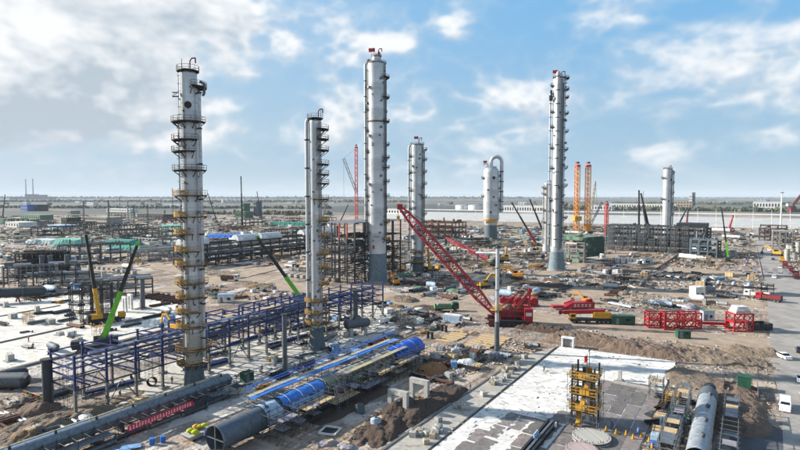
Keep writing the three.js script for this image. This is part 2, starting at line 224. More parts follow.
const grassTex = tex(512, (() => { const f = tile((i, j) => fbm(i / 34, j / 34, 6), 512), g = tile((i, j) => fbm(i / 90 + 4, j / 90, 4), 512); return (i, j) => { const c = mixC(sC(104, 102, 68), sC(146, 134, 108), smooth(.45, .62, g(i, j))), k = .75 + .5 * f(i, j); return [c[0] * k, c[1] * k, c[2] * k]; }; })());
for (const P of [[[-60, 235], [40, 231], [108, 234], [116, 238.5], [60, 240], [-60, 243]], [[112, 231], [150, 226], [186, 227], [178, 233], [128, 236]], [[60, 226.5], [118, 224], [124, 227], [70, 229.5]], [[300, 232], [330, 229], [330, 234]], [[210, 230], [262, 227], [300, 229], [240, 233]]]) sheet('grass_patch', px(...P), .05, grd(grassTex, 60, '#ffffff'));
for (const P of [[[118, 254], [150, 246], [215, 240], [300, 243], [180, 262], [140, 266]], [[75, 252], [110, 244], [145, 246], [110, 256]]]) sheet('bare_ground', px(...P), .03, sandRoad);
// heaps of soil: lumpy relief on a grid
function mound(cx, cy, ru, rv, h, seed, m, label, turn = TH, n = 62) {
  const g = new THREE.PlaneGeometry(2, 2, n, Math.round(n * Math.max(1, rv / ru))); g.rotateX(-Math.PI / 2); const P = g.attributes.position;
  for (let i = 0; i < P.count; i++) { const x = P.getX(i), z = P.getZ(i), X = x * ru, Z = z * rv, e = 1 - Math.pow(Math.abs(x), 3) - Math.pow(Math.abs(z), 3), w = fbm(X / 9 + seed * 13, Z / 9, 4), f = fbm(X / 2.6 + seed, Z / 2.6 + 40, 5) + .35 * (fbm(X / .7, Z / .7 + seed, 2) - .5);
    P.setXYZ(i, X + (f - .5) * .5, -.16 + h * (Math.max(0, smooth(0, 1.0, e + (w - .5) * 1.2)) * (.35 + 1.1 * w) + (e > 0 ? (f - .5) * .95 * smooth(0, .3, e) : -.2)), Z); }
  g.computeVertexNormals(); const uv = g.attributes.uv; for (let i = 0; i < P.count; i++) uv.setXY(i, P.getX(i), P.getZ(i));
  const o = part('dirt_mound', g, m); o.position.copy(gp(cx, cy)); o.rotation.y = turn; return tag(o, label, 'dirt mound', 'heaps of soil on the site');
}
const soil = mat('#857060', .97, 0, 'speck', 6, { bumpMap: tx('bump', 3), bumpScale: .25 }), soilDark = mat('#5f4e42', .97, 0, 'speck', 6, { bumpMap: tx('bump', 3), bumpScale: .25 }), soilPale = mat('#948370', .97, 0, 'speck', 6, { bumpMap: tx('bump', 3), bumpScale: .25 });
mound(600, 343, 5, 16, 1.6, 1, soil, 'long brown soil bank between the white slab and the site road'); mound(655, 352, 6, 15, 1.7, 2, soil, 'lumpy brown soil bank beside the far corner of the white slab'); mound(715, 358, 7, 15, 1.6, 3, soilPale, 'tan soil bank running towards the road junction'); mound(748, 352, 4, 7, 1.3, 5, soilPale, 'low tan soil heap at the road junction');
mound(738, 412, 12, 6, 1.5, 4, soil, 'brown soil heap with rubble along its foot behind the silver vessel'); mound(690, 378, 8, 6, .9, 6, soilPale, 'flat tan soil heap beyond the silver vessel'); mound(726, 388, 6, 7, 1.1, 16, soil, 'brown soil heap in front of the green cabin');
mound(543, 330, 3.5, 11, 1.6, 7, soilDark, 'dark soil bank behind the red crawler crane'); mound(470, 333, 3, 4, .5, 8, soil, 'small soil patch by the timber crane mats');
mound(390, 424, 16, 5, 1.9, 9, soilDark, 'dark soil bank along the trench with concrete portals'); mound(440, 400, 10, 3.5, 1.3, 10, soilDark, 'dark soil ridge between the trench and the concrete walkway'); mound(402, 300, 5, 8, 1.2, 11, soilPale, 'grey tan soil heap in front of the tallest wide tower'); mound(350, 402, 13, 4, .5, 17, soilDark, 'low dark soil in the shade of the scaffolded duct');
mound(14, 412, 8, 7, 1.6, 12, soil, 'soil heap beside the string of coloured flags'); mound(50, 424, 14, 4, 1.3, 13, soilPale, 'ridged tan soil bank in front of the blue pipe rack'); mound(90, 408, 12, 3, .7, 14, soilPale, 'low tan soil bank at the feet of the blue columns'); mound(432, 370, 4, 3.4, 1.4, 15, mat('#a5764a', .97, 0, 'speck', 6), 'orange soil heap at the end of the scaffolded duct');
mound(540, 285, 5, 14, 1.2, 18, soilDark, 'dark soil heap behind the dismantled red crane parts'); mound(690, 305, 4, 14, 1.2, 19, soilPale, 'tan soil bank behind the red lattice frames'); mound(430, 308, 4, 7, .8, 20, soilDark, 'small dark heap beside the sandy road'); mound(255, 285, 5, 14, 1, 21, soilPale, 'grey soil bank along the sandy road');
mound(620, 270, 8, 16, 1, 22, soil, 'brown soil bank beside the green netted building'); mound(470, 262, 9, 18, 1.5, 23, soilDark, 'dark soil bank beyond the red crane boom');
for (const [v, a, b] of [[8.0, 330, 880], [25.2, 300, 900]]) { const o = S3().bar(site(a, v, .07), site(b, v, .07), .35, .2).build('kerb', MT.concPale); o.userData.kind = 'structure'; }
// ---------------------------------------------------------------- columns and reactors
function arcDeck(ri, ro, a0, a1, y, th) { const s = new THREE.Shape(), full = a1 - a0 > 359; const A = -a1 * DEG, B = -a0 * DEG;
  if (full) { s.absarc(0, 0, ro, 0, Math.PI * 2, false); const h = new THREE.Path(); h.absarc(0, 0, ri, 0, Math.PI * 2, true); s.holes.push(h); } else { s.absarc(0, 0, ro, A, B, false); s.absarc(0, 0, ri, B, A, true); }
  const g = new THREE.ExtrudeGeometry(s, { depth: th, bevelEnabled: false, curveSegments: 14 }); g.rotateX(-Math.PI / 2); g.translate(0, y, 0); return g; }
function platform(t, y, r, w, a0, a1, o = {}) {         // deck with railing, toe board and brackets, round a shell of radius r
  const ro = r + w, k = o.k || 1, d = S3().add(arcDeck(r + .02, ro, a0, a1, y, .14)).build('platform', o.deck || MT.deck, t), R = S3(), n = Math.max(3, Math.round((a1 - a0) * DEG * ro / 1.3)), T = .035 * k;
  const at = (q, rr, h) => [Math.cos(q * DEG) * rr, y + h, Math.sin(q * DEG) * rr];
  for (let i = 0; i <= n; i++) { const q = a0 + (a1 - a0) * i / n; R.bar(at(q, ro, .1), at(q, ro, 1.25), T); if (i < n) { const q2 = a0 + (a1 - a0) * (i + 1) / n; for (const h of [.65, 1.22]) R.bar(at(q, ro, h), at(q2, ro, h), T); R.bar(at(q, ro, .18), at(q2, ro, .18), .03, .14); } }
  if (a1 - a0 < 359) for (const q of [a0, a1]) for (const h of [.65, 1.22]) R.bar(at(q, r + .05, h), at(q, ro, h), T);
  R.build('railing', o.rail || MT.rail, d);
  const m = Math.max(2, Math.round((a1 - a0) / 50)); for (let i = 0; i <= m - (a1 - a0 > 359 ? 1 : 0); i++) { const q = a0 + 4 + (a1 - a0 - 8) * i / m; S3().bar(at(q, r, -.08), at(q, ro - .1, -.08), .09 * k, .14).bar(at(q, r, -.75 * w), at(q, ro - .15, -.1), .075 * k, .075 * k).build('bracket', MT.steelDark, d); }
  if (o.net) { const nt = S3(), [na, nb] = o.net; const e = Math.max(2, Math.round((nb - na) / 14)); for (let i = 0; i < e; i++) for (const h of [.42, .82, 1.05]) nt.bar(at(na + (nb - na) * i / e, ro + .03, h), at(na + (nb - na) * (i + 1) / e, ro + .03, h), .02, .06 * k * (i % 3 ? 1 : 2.4)); nt.build('safety_net', MT.yellowRail, d); }
  return d;
}
function ring(t, y, r, h, m, name = 'stiffening_ring') { return S3().tube([0, y, 0], [0, y + h, 0], r, r, 28).build(name, m, t); }
function shellOf(t, pts, m, name = 'shell') { const g = new THREE.LatheGeometry(pts.map(([r, y]) => new THREE.Vector2(r, y)), 40); const uv = g.attributes.uv, P = g.attributes.position; const rr = Math.max(...pts.map((p) => p[0])); for (let i = 0; i < P.count; i++) uv.setXY(i, uv.getX(i) * 2 * Math.PI * rr, P.getY(i)); return part(name, g, m, t); }
function dome(r, y, k = .5) { const a = []; for (let i = 0; i <= 6; i++) { const q = i / 6 * Math.PI / 2; a.push([Math.max(.01, r * Math.cos(q)), y + r * k * Math.sin(q)]); } return a; }
function riser(t, q, r, rp, y0, y1, m, hook, name = 'riser_pipe') { const s = S3(), c = Math.cos(q * DEG), z = Math.sin(q * DEG); s.tube([c * r, y0, z * r], [c * r, y1, z * r], rp, rp, 12); if (hook) { const P = []; for (let i = 0; i <= 8; i++) { const a = i / 8 * Math.PI; P.push([c * (r - hook / 2 + hook / 2 * Math.cos(a)), y1 + hook / 2 * Math.sin(a), z * (r - hook / 2 + hook / 2 * Math.cos(a))]); } s.path(P, rp, 10); } const o = s.build(name, m, t);
  for (let y = y0 + 4; y < y1; y += 7.5) S3().tube([c * r, y, z * r], [c * r, y + .35, z * r], rp * 1.3, rp * 1.3, 10).bar([c * (r - rp), y + .15, z * (r - rp)], [c * (r * .7), y + .15, z * (r * .7)], .2).build('pipe_clamp', MT.steelDark, o); return o; }
function ladder(t, q, r, y0, y1, k = 1) { const s = S3(), c = Math.cos(q * DEG), z = Math.sin(q * DEG), tx_ = -z * .28, tz = c * .28; for (const e of [-1, 1]) s.bar([c * r + e * tx_, y0, z * r + e * tz], [c * r + e * tx_, y1, z * r + e * tz], .07 * k); for (let y = y0; y < y1; y += .6) s.bar([c * r - tx_, y, z * r - tz], [c * r + tx_, y, z * r + tz], .04 * k); for (let y = y0 + 1.5; y < y1; y += 1.6) { let o = null; for (let i = 0; i <= 5; i++) { const a = (-90 + 36 * i) * DEG, R = .55, p = [c * (r + R * .9 * Math.cos(a)) - z * R * Math.sin(a) * .7, y, z * (r + R * .9 * Math.cos(a)) + c * R * Math.sin(a) * .7]; if (o) s.bar(o, p, .05 * k); o = p; } } return s.build('caged_ladder', MT.galv, t); }
function manhole(t, q, r, y, d, m = MT.clad2) { d *= d > 1.1 ? 1 : .8; const c = Math.cos(q * DEG), z = Math.sin(q * DEG), s = S3().tube([c * (r - .1), y, z * (r - .1)], [c * (r + .5), y, z * (r + .5)], d / 2, d / 2, 16); const o = s.build('manhole', m, t); S3().tube([c * (r + .5), y, z * (r + .5)], [c * (r + .62), y, z * (r + .62)], d * .62, d * .62, 16).build('cover', d > 1.1 ? MT.black : MT.pipe, o); return o; }
function flag(t, x, y, z, k = 1, m = MT.red) { const p = S3().tube([x, y - 2.4 * k, z], [x, y + 1.2 * k, z], .07 * k, .05 * k, 6).build('flagpole', MT.galv, t); const g = new THREE.PlaneGeometry(1.7 * k, 1.1 * k, 10, 4), P = g.attributes.position; for (let i = 0; i < P.count; i++) P.setZ(i, .16 * k * Math.sin(P.getX(i) / k * 4)); g.translate(x - .9 * k, y + .55 * k, z); g.computeVertexNormals(); part('flag', g, m, p); }
function davit(t, x, y, z, h, reach, k = 1) { S3().path([[x, y, z], [x, y + h, z], [x + reach * .3, y + h * 1.25, z], [x + reach, y + h * 1.3, z], [x + reach, y + h * .8, z]], .09 * k, 6).build('davit', MT.redDark, t); }
function nozzles(t, r, list, m = MT.pipe) { for (const [y, q, d, l] of list) { const c = Math.cos(q * DEG), z = Math.sin(q * DEG); S3().tube([c * (r - .1), y, z * (r - .1)], [c * (r + l), y, z * (r + l)], d / 2, d / 2, 10).tube([c * (r + l), y, z * (r + l)], [c * (r + l + .12), y, z * (r + l + .12)], d * .8, d * .8, 10).build('nozzle', m, t); } }

{ // the slender column wrapped in ring platforms
  const p = gp(194.6, 388), t = thing('distillation_column', 'silver distillation column ringed by many railed platforms, on a dark skirt', 'tower', p), Y = (y) => topAt(p, y), r = 1.82;
  shellOf(t, [[2.5, 0], [2.5, .35], [2.25, .4], [r + .06, Y(364)], [r, Y(364)]], MT.skirt, 'skirt'); S3().tube([0, 0, 0], [0, .45, 0], 3.1, 3.1, 24).build('foundation', MT.conc, t);
  shellOf(t, [[r, Y(364)], [r, Y(74)], ...dome(r, Y(74), .45)], MT.clad); shellOf(t, [[r + .03, Y(364)], [r + .03, Y(331)]], mat('#c4bfb2', .75, 0, 'speck', 3), 'insulation');
  for (const y of [104, 139, 168, 208, 243, 276, 305, 334]) ring(t, Y(y), r + .05, .18, MT.clad2);
  const up = [[123, 20, 250], [141, 60, 250], [152.5, 70, 250], [171, 20, 250]]; for (const [y, a, b] of up) platform(t, Y(y), r, 1.75, a - 20, b - 20, { k: 1.9 });
  for (const [y, a, b] of [[196, -10, 225], [217, 0, 215], [234, 60, 215], [251, 40, 215], [265, 10, 235], [283, 0, 220], [297, 10, 225], [311, 40, 230], [326, 20, 220]]) platform(t, Y(y), r, 1.65, a, b, { k: 1.8, rail: MT.yellowRail, net: [Math.max(a, 85), b] });
  platform(t, Y(348), r, 1.9, 0, 360, { k: 1.8, rail: MT.yellowRail }); platform(t, Y(362), r, 1.7, 10, 240, { k: 1.8, rail: MT.yellowRail }); platform(t, Y(72), r * .3, r * .95, 0, 360, { k: 1.9 }); platform(t, Y(88), r, 1.9, -75, 60, { k: 1.9 });
  riser(t, 12, r + .75, .34, Y(356), Y(92), MT.pipeLight); S3().path([[3.1, Y(96), .3], [3.5, Y(94), .3], [3.5, Y(84), .3], [2.6, Y(82), .3]], .26, 10).build('overhead_pipe', MT.pipe, t);
  riser(t, 100, r + .3, .1, Y(340), Y(110), MT.pipeLight, 0, 'instrument_conduit'); ladder(t, 128, r + .35, Y(348), Y(196), 1.5); ladder(t, 140, r + .35, Y(196), Y(123), 1.5); ladder(t, 120, r + .35, Y(123), Y(74), 1.5);
  manhole(t, 72, r, Y(106.5), 1.2); for (const [y, q] of [[212, 30], [260, 35], [286, 60], [320, 70], [236, 130]]) manhole(t, q, r, Y(y), .7, MT.clad2); nozzles(t, r, [[Y(97), 165, .3, 1.2], [Y(149), 95, .25, .5], [Y(184), 85, .25, .5], [Y(228), 80, .3, .5], [Y(272), 100, .25, .6], [Y(303), 60, .3, .6]]);
  davit(t, .6, Y(72), .4, 2.2, 1.2, 1.6); S3().bar([-1.2, Y(72), .2], [-1.2, Y(59), .2], .1).build('lightning_rod', MT.galv, t); S3().tube([.9, Y(74), 0], [.9, Y(69), 0], .5, .4, 12).build('vapour_outlet', MT.pipeLight, t); S3().box(-2.2, Y(94), 1.4, 1.2, .12, .5).bar([-2.6, Y(96), 1.4], [-1.8, Y(94.5), 1.4], .1).build('bracket_stub', MT.steelDark, t);
}
{ // the column with platforms up its right flank
  const p = gp(317, 350), t = thing('distillation_column', 'silver column with platforms up one flank and a flared dark skirt', 'tower', p), Y = (y) => topAt(p, y), r = 1.62;
  S3().box(0, 0, 0, 6.2, .4, 6.2, TH).build('foundation', MT.conc, t); shellOf(t, [[2.45, .4], [2.45, .6], [2.3, .62], [r + .05, Y(327)], [r, Y(327)]], MT.skirt, 'skirt');
  shellOf(t, [[r, Y(327)], [r, Y(122)], ...dome(r, Y(122), .5)], MT.clad); for (const y of [150, 182, 216, 248, 280]) ring(t, Y(y), r + .05, .2, MT.clad2);
  for (const y of [130, 140, 151, 165, 175, 184]) platform(t, Y(y), r, 2.0, -70 + (y % 3) * 12, 75, { k: 1.9 });
  for (const y of [199.5, 221, 236, 254, 268, 284]) platform(t, Y(y), r, 1.9, -60, 60 + (y % 4) * 10, { k: 1.9, rail: MT.yellowRail, net: y > 210 ? [20, 60] : null });
  for (const y of [301, 313, 323]) platform(t, Y(y), r, 1.6, -40, 230, { k: 2, rail: MT.yellowRail, net: [70, 220] }); platform(t, Y(119), r * .3, r, 0, 360, { k: 1.9 });
  riser(t, 168, r + .62, .48, Y(322), Y(123), MT.pipeLight, 2.0); ladder(t, 40, r + .35, Y(301), Y(122), 1.7); for (const [y, q] of [[137, 60], [147, 55], [172, 50], [206, 55], [230, 70], [258, 60], [290, 70]]) manhole(t, q, r, Y(y), .8);
  nozzles(t, r, [[Y(160), 95, .3, .5], [Y(192), 100, .3, .5], [Y(240), 95, .35, .6], [Y(295), 90, .4, .6]]); davit(t, .9, Y(120), .3, 2.2, 1.2, 1.8); S3().bar([1.5, Y(120), 0], [1.5, Y(110), 0], .1).build('lightning_rod', MT.galv, t);
}
{ // the tallest wide column
  const p = gp(377, 281), t = thing('distillation_column', 'tallest wide silver column with a red flag and a grey blue skirt', 'tower', p), Y = (y) => topAt(p, y), r = 4.5;
  S3().tube([0, 0, 0], [0, .6, 0], 6, 6, 28).build('foundation', MT.conc, t); shellOf(t, [[5.3, .6], [5.2, 1], [r + .05, Y(253)], [r, Y(253)]], MT.skirtb, 'skirt'); shellOf(t, [[r, Y(253)], [r, Y(64)], ...dome(r, Y(64), .42)], MT.clad); shellOf(t, [[2.2, Y(64)], [2.2, Y(56)], ...dome(2.2, Y(56), .4)], MT.clad2, 'top_section');
  for (const y of [90, 123, 170, 212, 240]) ring(t, Y(y), r + .12, y === 123 || y === 170 ? .9 : .35, y === 123 ? mat('#8a7466', .8, .1, 'rust', 3) : MT.clad2);
  for (const y of [78, 98, 122, 145, 158, 168, 182, 196]) platform(t, Y(y), r, 1.8, -50, 28 + (y % 5) * 8, { k: 3 }); for (const y of [88, 110, 131, 152, 178, 196, 214]) platform(t, Y(y), r, 1.3, 150, 198, { k: 3 }); for (const [y, a] of [[222, 40], [239, 50]]) platform(t, Y(y), r, 2.0, -30, a, { k: 3, rail: MT.yellowRail, net: [0, a] });
  platform(t, Y(64), r * .45, r * .6, 0, 360, { k: 3 }); platform(t, Y(57), .5, 1.9, 0, 360, { k: 3 }); riser(t, 172, r + .95, .62, Y(244), Y(66), MT.pipeLight, 2.4); riser(t, 152, r + .5, .22, Y(250), Y(70), MT.pipe); riser(t, 20, r + .5, .25, Y(235), Y(80), MT.pipe); ladder(t, 30, r + .4, Y(240), Y(64), 3);
  for (const [y, q] of [[84, 45], [102, 60], [136, 70], [162, 50], [190, 60], [205, 120], [232, 70], [146, 110]]) manhole(t, q, r, Y(y), 1); nozzles(t, r, Array.from({ length: 22 }, (_, i) => [Y(72 + i * 8), [35, 62, 140, 110, 155, 20][i % 6], .5 + .3 * (i % 3), .7])); S3().box(0, Y(236), r + .35, 3, .1, .8).build('stub_platform', MT.deck, t); flag(t, -.8, Y(52), 0, 1.7); davit(t, 1, Y(57), .5, 3, 1.6, 2.5); S3().tube([1.2, Y(57), 0], [1.2, Y(52), 0], .6, .6, 12).build('vent_stack', MT.redPale, t); S3().tube([-3.8, Y(65), 1], [-3.8, Y(60), 1], .8, .8, 12).build('relief_valve', MT.pipeDark, t);
  S3().tube([-1.2, Y(248), r - .6], [-1.2, Y(244.5), r - .6], .9, .9, 4).build('red_marking', MT.redPale, t);
}
{ // the medium column behind the red boom
  const p = gp(417, 272), t = thing('distillation_column', 'medium silver column behind the tip of the red crane boom', 'tower', p), Y = (y) => topAt(p, y), r = 3.5;
  S3().tube([0, 0, 0], [0, .6, 0], 4.6, 4.6, 24).build('foundation', MT.conc, t); shellOf(t, [[r + .5, .6], [r + .05, Y(256)], [r, Y(256)]], MT.skirt, 'skirt'); shellOf(t, [[r, Y(256)], [r, Y(146)], ...dome(r, Y(146), .5)], MT.clad); for (const y of [176, 206, 232]) ring(t, Y(y), r + .1, .5, MT.clad2);
  for (const y of [150, 160, 172, 184, 197, 214]) platform(t, Y(y), r, 1.9, -50, 30 + (y % 3) * 12, { k: 3 }); for (const y of [156, 172, 190, 208]) platform(t, Y(y), r, 1.4, 150, 205, { k: 3 }); for (const y of [252, 262]) platform(t, Y(y), r, 1.4, 20, 150, { k: 3, rail: MT.yellowRail, net: [30, 140] });
  platform(t, Y(145), r * .3, r * .75, 0, 360, { k: 3 }); riser(t, 170, r + 1.1, .55, Y(250), Y(148), MT.pipeLight, 3); riser(t, 15, r + .5, .3, Y(250), Y(152), MT.pipe); ladder(t, 40, r + .4, Y(256), Y(146), 3); for (const [y, q] of [[155, 70], [168, 95], [195, 60], [226, 70]]) manhole(t, q, r, Y(y), 1); nozzles(t, r, Array.from({ length: 14 }, (_, i) => [Y(152 + i * 7), [40, 75, 140, 110, 160][i % 5], .5 + .3 * (i % 3), .7])); flag(t, .6, Y(139), 0, 1.3); davit(t, 1, Y(145), .4, 3, 1.4, 2.5);
}
{ // the squat reactor with its hooked overhead line
  const p = gp(490.5, 240), t = thing('reactor_vessel', 'broad domed reactor with a thick hooked pipe over its top', 'tower', p), Y = (y) => topAt(p, y), r = 7.2;
  S3().tube([0, 0, 0], [0, 1, 0], 8, 8, 24).build('foundation', MT.conc, t); shellOf(t, [[6.2, 1], [6, Y(225)], [5.6, Y(225)]], MT.skirt, 'skirt'); shellOf(t, [[6, Y(225)], [r, Y(219)], [r, Y(172)], ...dome(r, Y(172), .8)], MT.clad); ring(t, Y(220), r + .5, 1.2, MT.yellow, 'lifting_ring'); for (const y of [182, 192, 202, 211]) ring(t, Y(y), r + .15, .7, MT.clad2);
  const P = []; P.push([0, Y(168), 0]); for (let i = 0; i <= 12; i++) { const a = Math.PI - i / 12 * Math.PI; P.push([5 + 5 * Math.cos(a), Y(162) + 5 * Math.sin(a), 0]); } P.push([10, Y(212), 0]); S3().path(P, 1.75, 16).build('overhead_pipe', MT.clad, t); for (const y of [172, 182, 192, 202, 210]) S3().tube([10, Y(y), 0], [10, Y(y) + .9, 0], 2.05, 2.05, 14).bar([6, Y(y) + .5, 0], [9, Y(y) + .5, 0], .5).build('pipe_clamp', MT.steelDark, t);
  for (const [y, a, b] of [[176, -20, 20], [188, -25, 10], [200, -25, 15], [178, 160, 200], [196, 165, 205]]) platform(t, Y(y), r, 2, a, b, { k: 4.5 }); platform(t, Y(168), 2, 3, 0, 360, { k: 4.5 }); ladder(t, 20, r + .5, Y(219), Y(172), 4); flag(t, -4, Y(163), 0, 2); davit(t, -3, Y(168), 1, 3, -4, 4); manhole(t, 80, r, Y(178), 2.4); for (const [y, q] of [[190, 120], [205, 60], [212, 100], [197, 80]]) manhole(t, q, r, Y(y), 1.5); S3().box(0, Y(222), 7.3, 7, 2.4, .5).box(-4, Y(223), 6.4, 3, 2, .6).build('yellow_panel', MT.yellow, t);
}
{ // the tall splitter on the right
  const p = gp(556.5, 270), t = thing('distillation_column', 'very tall silver column with red flag beside the netted building', 'tower', p), Y = (y) => topAt(p, y), r = 3.55;
  S3().tube([0, 0, 0], [0, .6, 0], 5.6, 5.6, 24).build('foundation', MT.conc, t); shellOf(t, [[4.9, .6], [4.7, 1], [r + .05, Y(251.5)], [r, Y(251.5)]], MT.skirtb, 'skirt'); shellOf(t, [[r, Y(251.5)], [r, Y(80)], ...dome(r, Y(80), .5)], MT.clad); for (const y of [104, 130, 156, 186, 214]) ring(t, Y(y), r + .1, .4, MT.clad2);
  for (const y of [79, 90, 98, 114, 132, 150, 168, 186]) platform(t, Y(y), r, 1.7, -55, 30 + (y % 4) * 9, { k: 3 }); for (const y of [86, 97, 112, 127, 148, 168, 200]) platform(t, Y(y), r, 1.3, 148 + (y % 3) * 6, 192, { k: 3 }); for (const y of [205, 218, 228]) platform(t, Y(y), r, 2, -50, 50, { k: 3, rail: MT.yellowRail, net: [0, 45] });
  platform(t, Y(78), r * .3, r * .7, 0, 360, { k: 3 }); riser(t, 118, r + .6, 1.0, Y(246), Y(76), MT.cladw, 2.6); riser(t, 176, r + 1.5, .42, Y(245), Y(95), MT.pipeLight, 1.6); riser(t, 70, r + .4, .25, Y(248), Y(84), MT.pipe); ladder(t, 85, r + .5, Y(250), Y(80), 3); S3().box(-4.9, Y(101), .6, 1.6, 3, 1.6).box(-4.7, Y(95), .6, 1, 2.5, 1).build('valve_cluster', MT.pipeDark, t); nozzles(t, r, Array.from({ length: 22 }, (_, i) => [Y(84 + i * 7.4), [40, 60, 150, 25, 100][i % 5], .5 + .3 * (i % 3), .7])); flag(t, -.9, Y(73.5), 0, 1.7); davit(t, 1, Y(79), .4, 3.2, 1.8, 2.6); for (const [y, q] of [[88, 40], [120, 55], [160, 45], [196, 60], [236, 60]]) manhole(t, q, r, Y(y), 1);
}
{ const p = gp(546, 252), t = thing('stripper_column', 'slim pale column close beside the very tall column', 'tower', p), Y = (y) => topAt(p, y), r = 2.1; S3().box(0, 0, 0, 6, .5, 6).build('foundation', MT.conc, t); shellOf(t, [[r + .5, .5], [r, Y(242)], [r, Y(184)], ...dome(r, Y(184), .5)], MT.cladw); riser(t, 170, r + .8, .4, Y(244), Y(186), MT.pipeLight, 2); riser(t, 20, r + .8, .5, Y(244), Y(182), MT.pipe, 2.4); for (const y of [188, 194, 201, 210, 222, 233]) platform(t, Y(y), r, 1.7, y % 2 ? -40 : 130, y % 2 ? 60 : 220, { k: 3.4 }); ring(t, Y(205), r + .1, .5, MT.clad2); manhole(t, 70, r, Y(215), 1); }
{ const p = gp(666, 244), t = thing('distillation_column', 'silver column rising out of the long steel pipe rack structure', 'tower', p), Y = (y) => topAt(p, y), r = 3.6; S3().tube([0, 0, 0], [0, .6, 0], 5, 5, 20).build('foundation', MT.conc, t); shellOf(t, [[r + .6, .6], [r, Y(236)], [r, Y(236)]], MT.skirt, 'skirt'); shellOf(t, [[r, Y(236)], [r, Y(170)], ...dome(r, Y(170), .5)], MT.clad); for (const y of [182, 196, 210]) ring(t, Y(y), r + .12, .6, MT.clad2);
  riser(t, 10, r + 1.2, .5, Y(238), Y(172), MT.pipeLight, 3.2); for (const y of [173, 183, 193, 204, 214]) platform(t, Y(y), r, 1.9, -40, 40, { k: 4 }); for (const y of [178, 199]) platform(t, Y(y), r, 1.5, 150, 205, { k: 4 }); platform(t, Y(169), r * .3, r * .7, 0, 360, { k: 4 }); ladder(t, 60, r + .5, Y(236), Y(170), 4); manhole(t, 80, r, Y(180), 1.4); manhole(t, 100, r, Y(201), 1.2); davit(t, 1, Y(170), .4, 3, 1.6, 3); }
{ // slender tube standing before the red crane
  const p = gp(496.7, 352), t = thing('steel_column', 'slender pale steel column on a dark lower tube before the red crawler crane', 'column', p), Y = (y) => topAt(p, y); S3().box(0, 0, 0, 3, .35, 3, TH).build('foundation', MT.conc, t); S3().tube([0, .3, 0], [0, Y(322), 0], .72, .62, 20).build('lower_tube', MT.pipe, t); S3().tube([0, Y(322), 0], [0, Y(248), 0], .52, .5, 20).build('upper_tube', MT.pipeLight, t);
  S3().tube([0, Y(248), 0], [0, Y(247), 0], .85, .85, 16).tube([0, Y(247), 0], [0, Y(245), 0], .4, .2, 10).build('cap', MT.pipeDark, t); for (const y of [322, 290, 268]) ring(t, Y(y), .74, .15, MT.pipe, 'flange'); platform(t, Y(310), .55, .9, 0, 360, { k: 1.6, rail: MT.yellow, deck: MT.yellowRail }); S3().box(.6, Y(306), .4, .7, .5, .5).build('junction_box', MT.yellow, t); }
// ---------------------------------------------------------------- steelwork, ducts and vessels of the near site (local x along the road, z across)
const put = (name, label, cat, u, v, group, h = 0, turn = TH) => thing(name, label, cat, site(u, v, h), turn, group);
function scaffold(s, x0, x1, z0, z1, H, dx = 2, lift = 1.9, r = .05, y0 = 0, brace = true) {
  const nx = Math.max(1, Math.round((x1 - x0) / dx)), nz = Math.max(1, Math.round((z1 - z0) / dx)), ny = Math.max(1, Math.round(H / lift));
  const X = (i) => mix(x0, x1, i / nx), Z = (k) => mix(z0, z1, k / nz), Y = (j) => y0 + H * j / ny;
  for (let i = 0; i <= nx; i++) for (let k = 0; k <= nz; k++) if (i === 0 || i === nx || k === 0 || k === nz) s.tube([X(i), y0, Z(k)], [X(i), y0 + H + .5, Z(k)], r, r, 4, false);
  for (let j = 1; j <= ny; j++) { for (let k = 0; k <= nz; k++) s.tube([x0 - .3, Y(j), Z(k)], [x1 + .3, Y(j), Z(k)], r, r, 4, false); for (let i = 0; i <= nx; i++) s.tube([X(i), Y(j), z0 - .3], [X(i), Y(j), z1 + .3], r, r, 4, false); }
  if (brace) for (let i = 0; i < nx; i += 2) for (const k of [0, nz]) s.tube([X(i), y0, Z(k)], [X(Math.min(nx, i + 2)), Y(Math.min(2, ny)), Z(k)], r, r, 4, false);
  return s;
}
function drape(x0, x1, cy, r, a0, a1, amp, seed, m, name, parent) {           // cloth lying over a lying drum: angles from +z over the top
  const nx = Math.max(4, Math.round((x1 - x0) / .7)), na = 16, g = new THREE.PlaneGeometry(1, 1, nx, na), P = g.attributes.position, uv = g.attributes.uv;
  for (let i = 0; i < P.count; i++) { const s = P.getX(i) + .5, a = P.getY(i) + .5, x = mix(x0, x1, s) + (fbm(a * 5 + seed, s * 3, 2) - .5) * .7, q = mix(a0, a1, a) * DEG + (fbm(s * (x1 - x0) * .5 + seed, 3, 3) - .5) * (a < .1 || a > .9 ? .25 : 0), R = r + amp * (fbm(x * 1.1 + seed * 7, a * 3, 4) - .15); P.setXYZ(i, x, cy + R * Math.sin(q), R * Math.cos(q)); uv.setXY(i, x, q * r); }
  g.computeVertexNormals(); return part(name, g, m, parent);
}
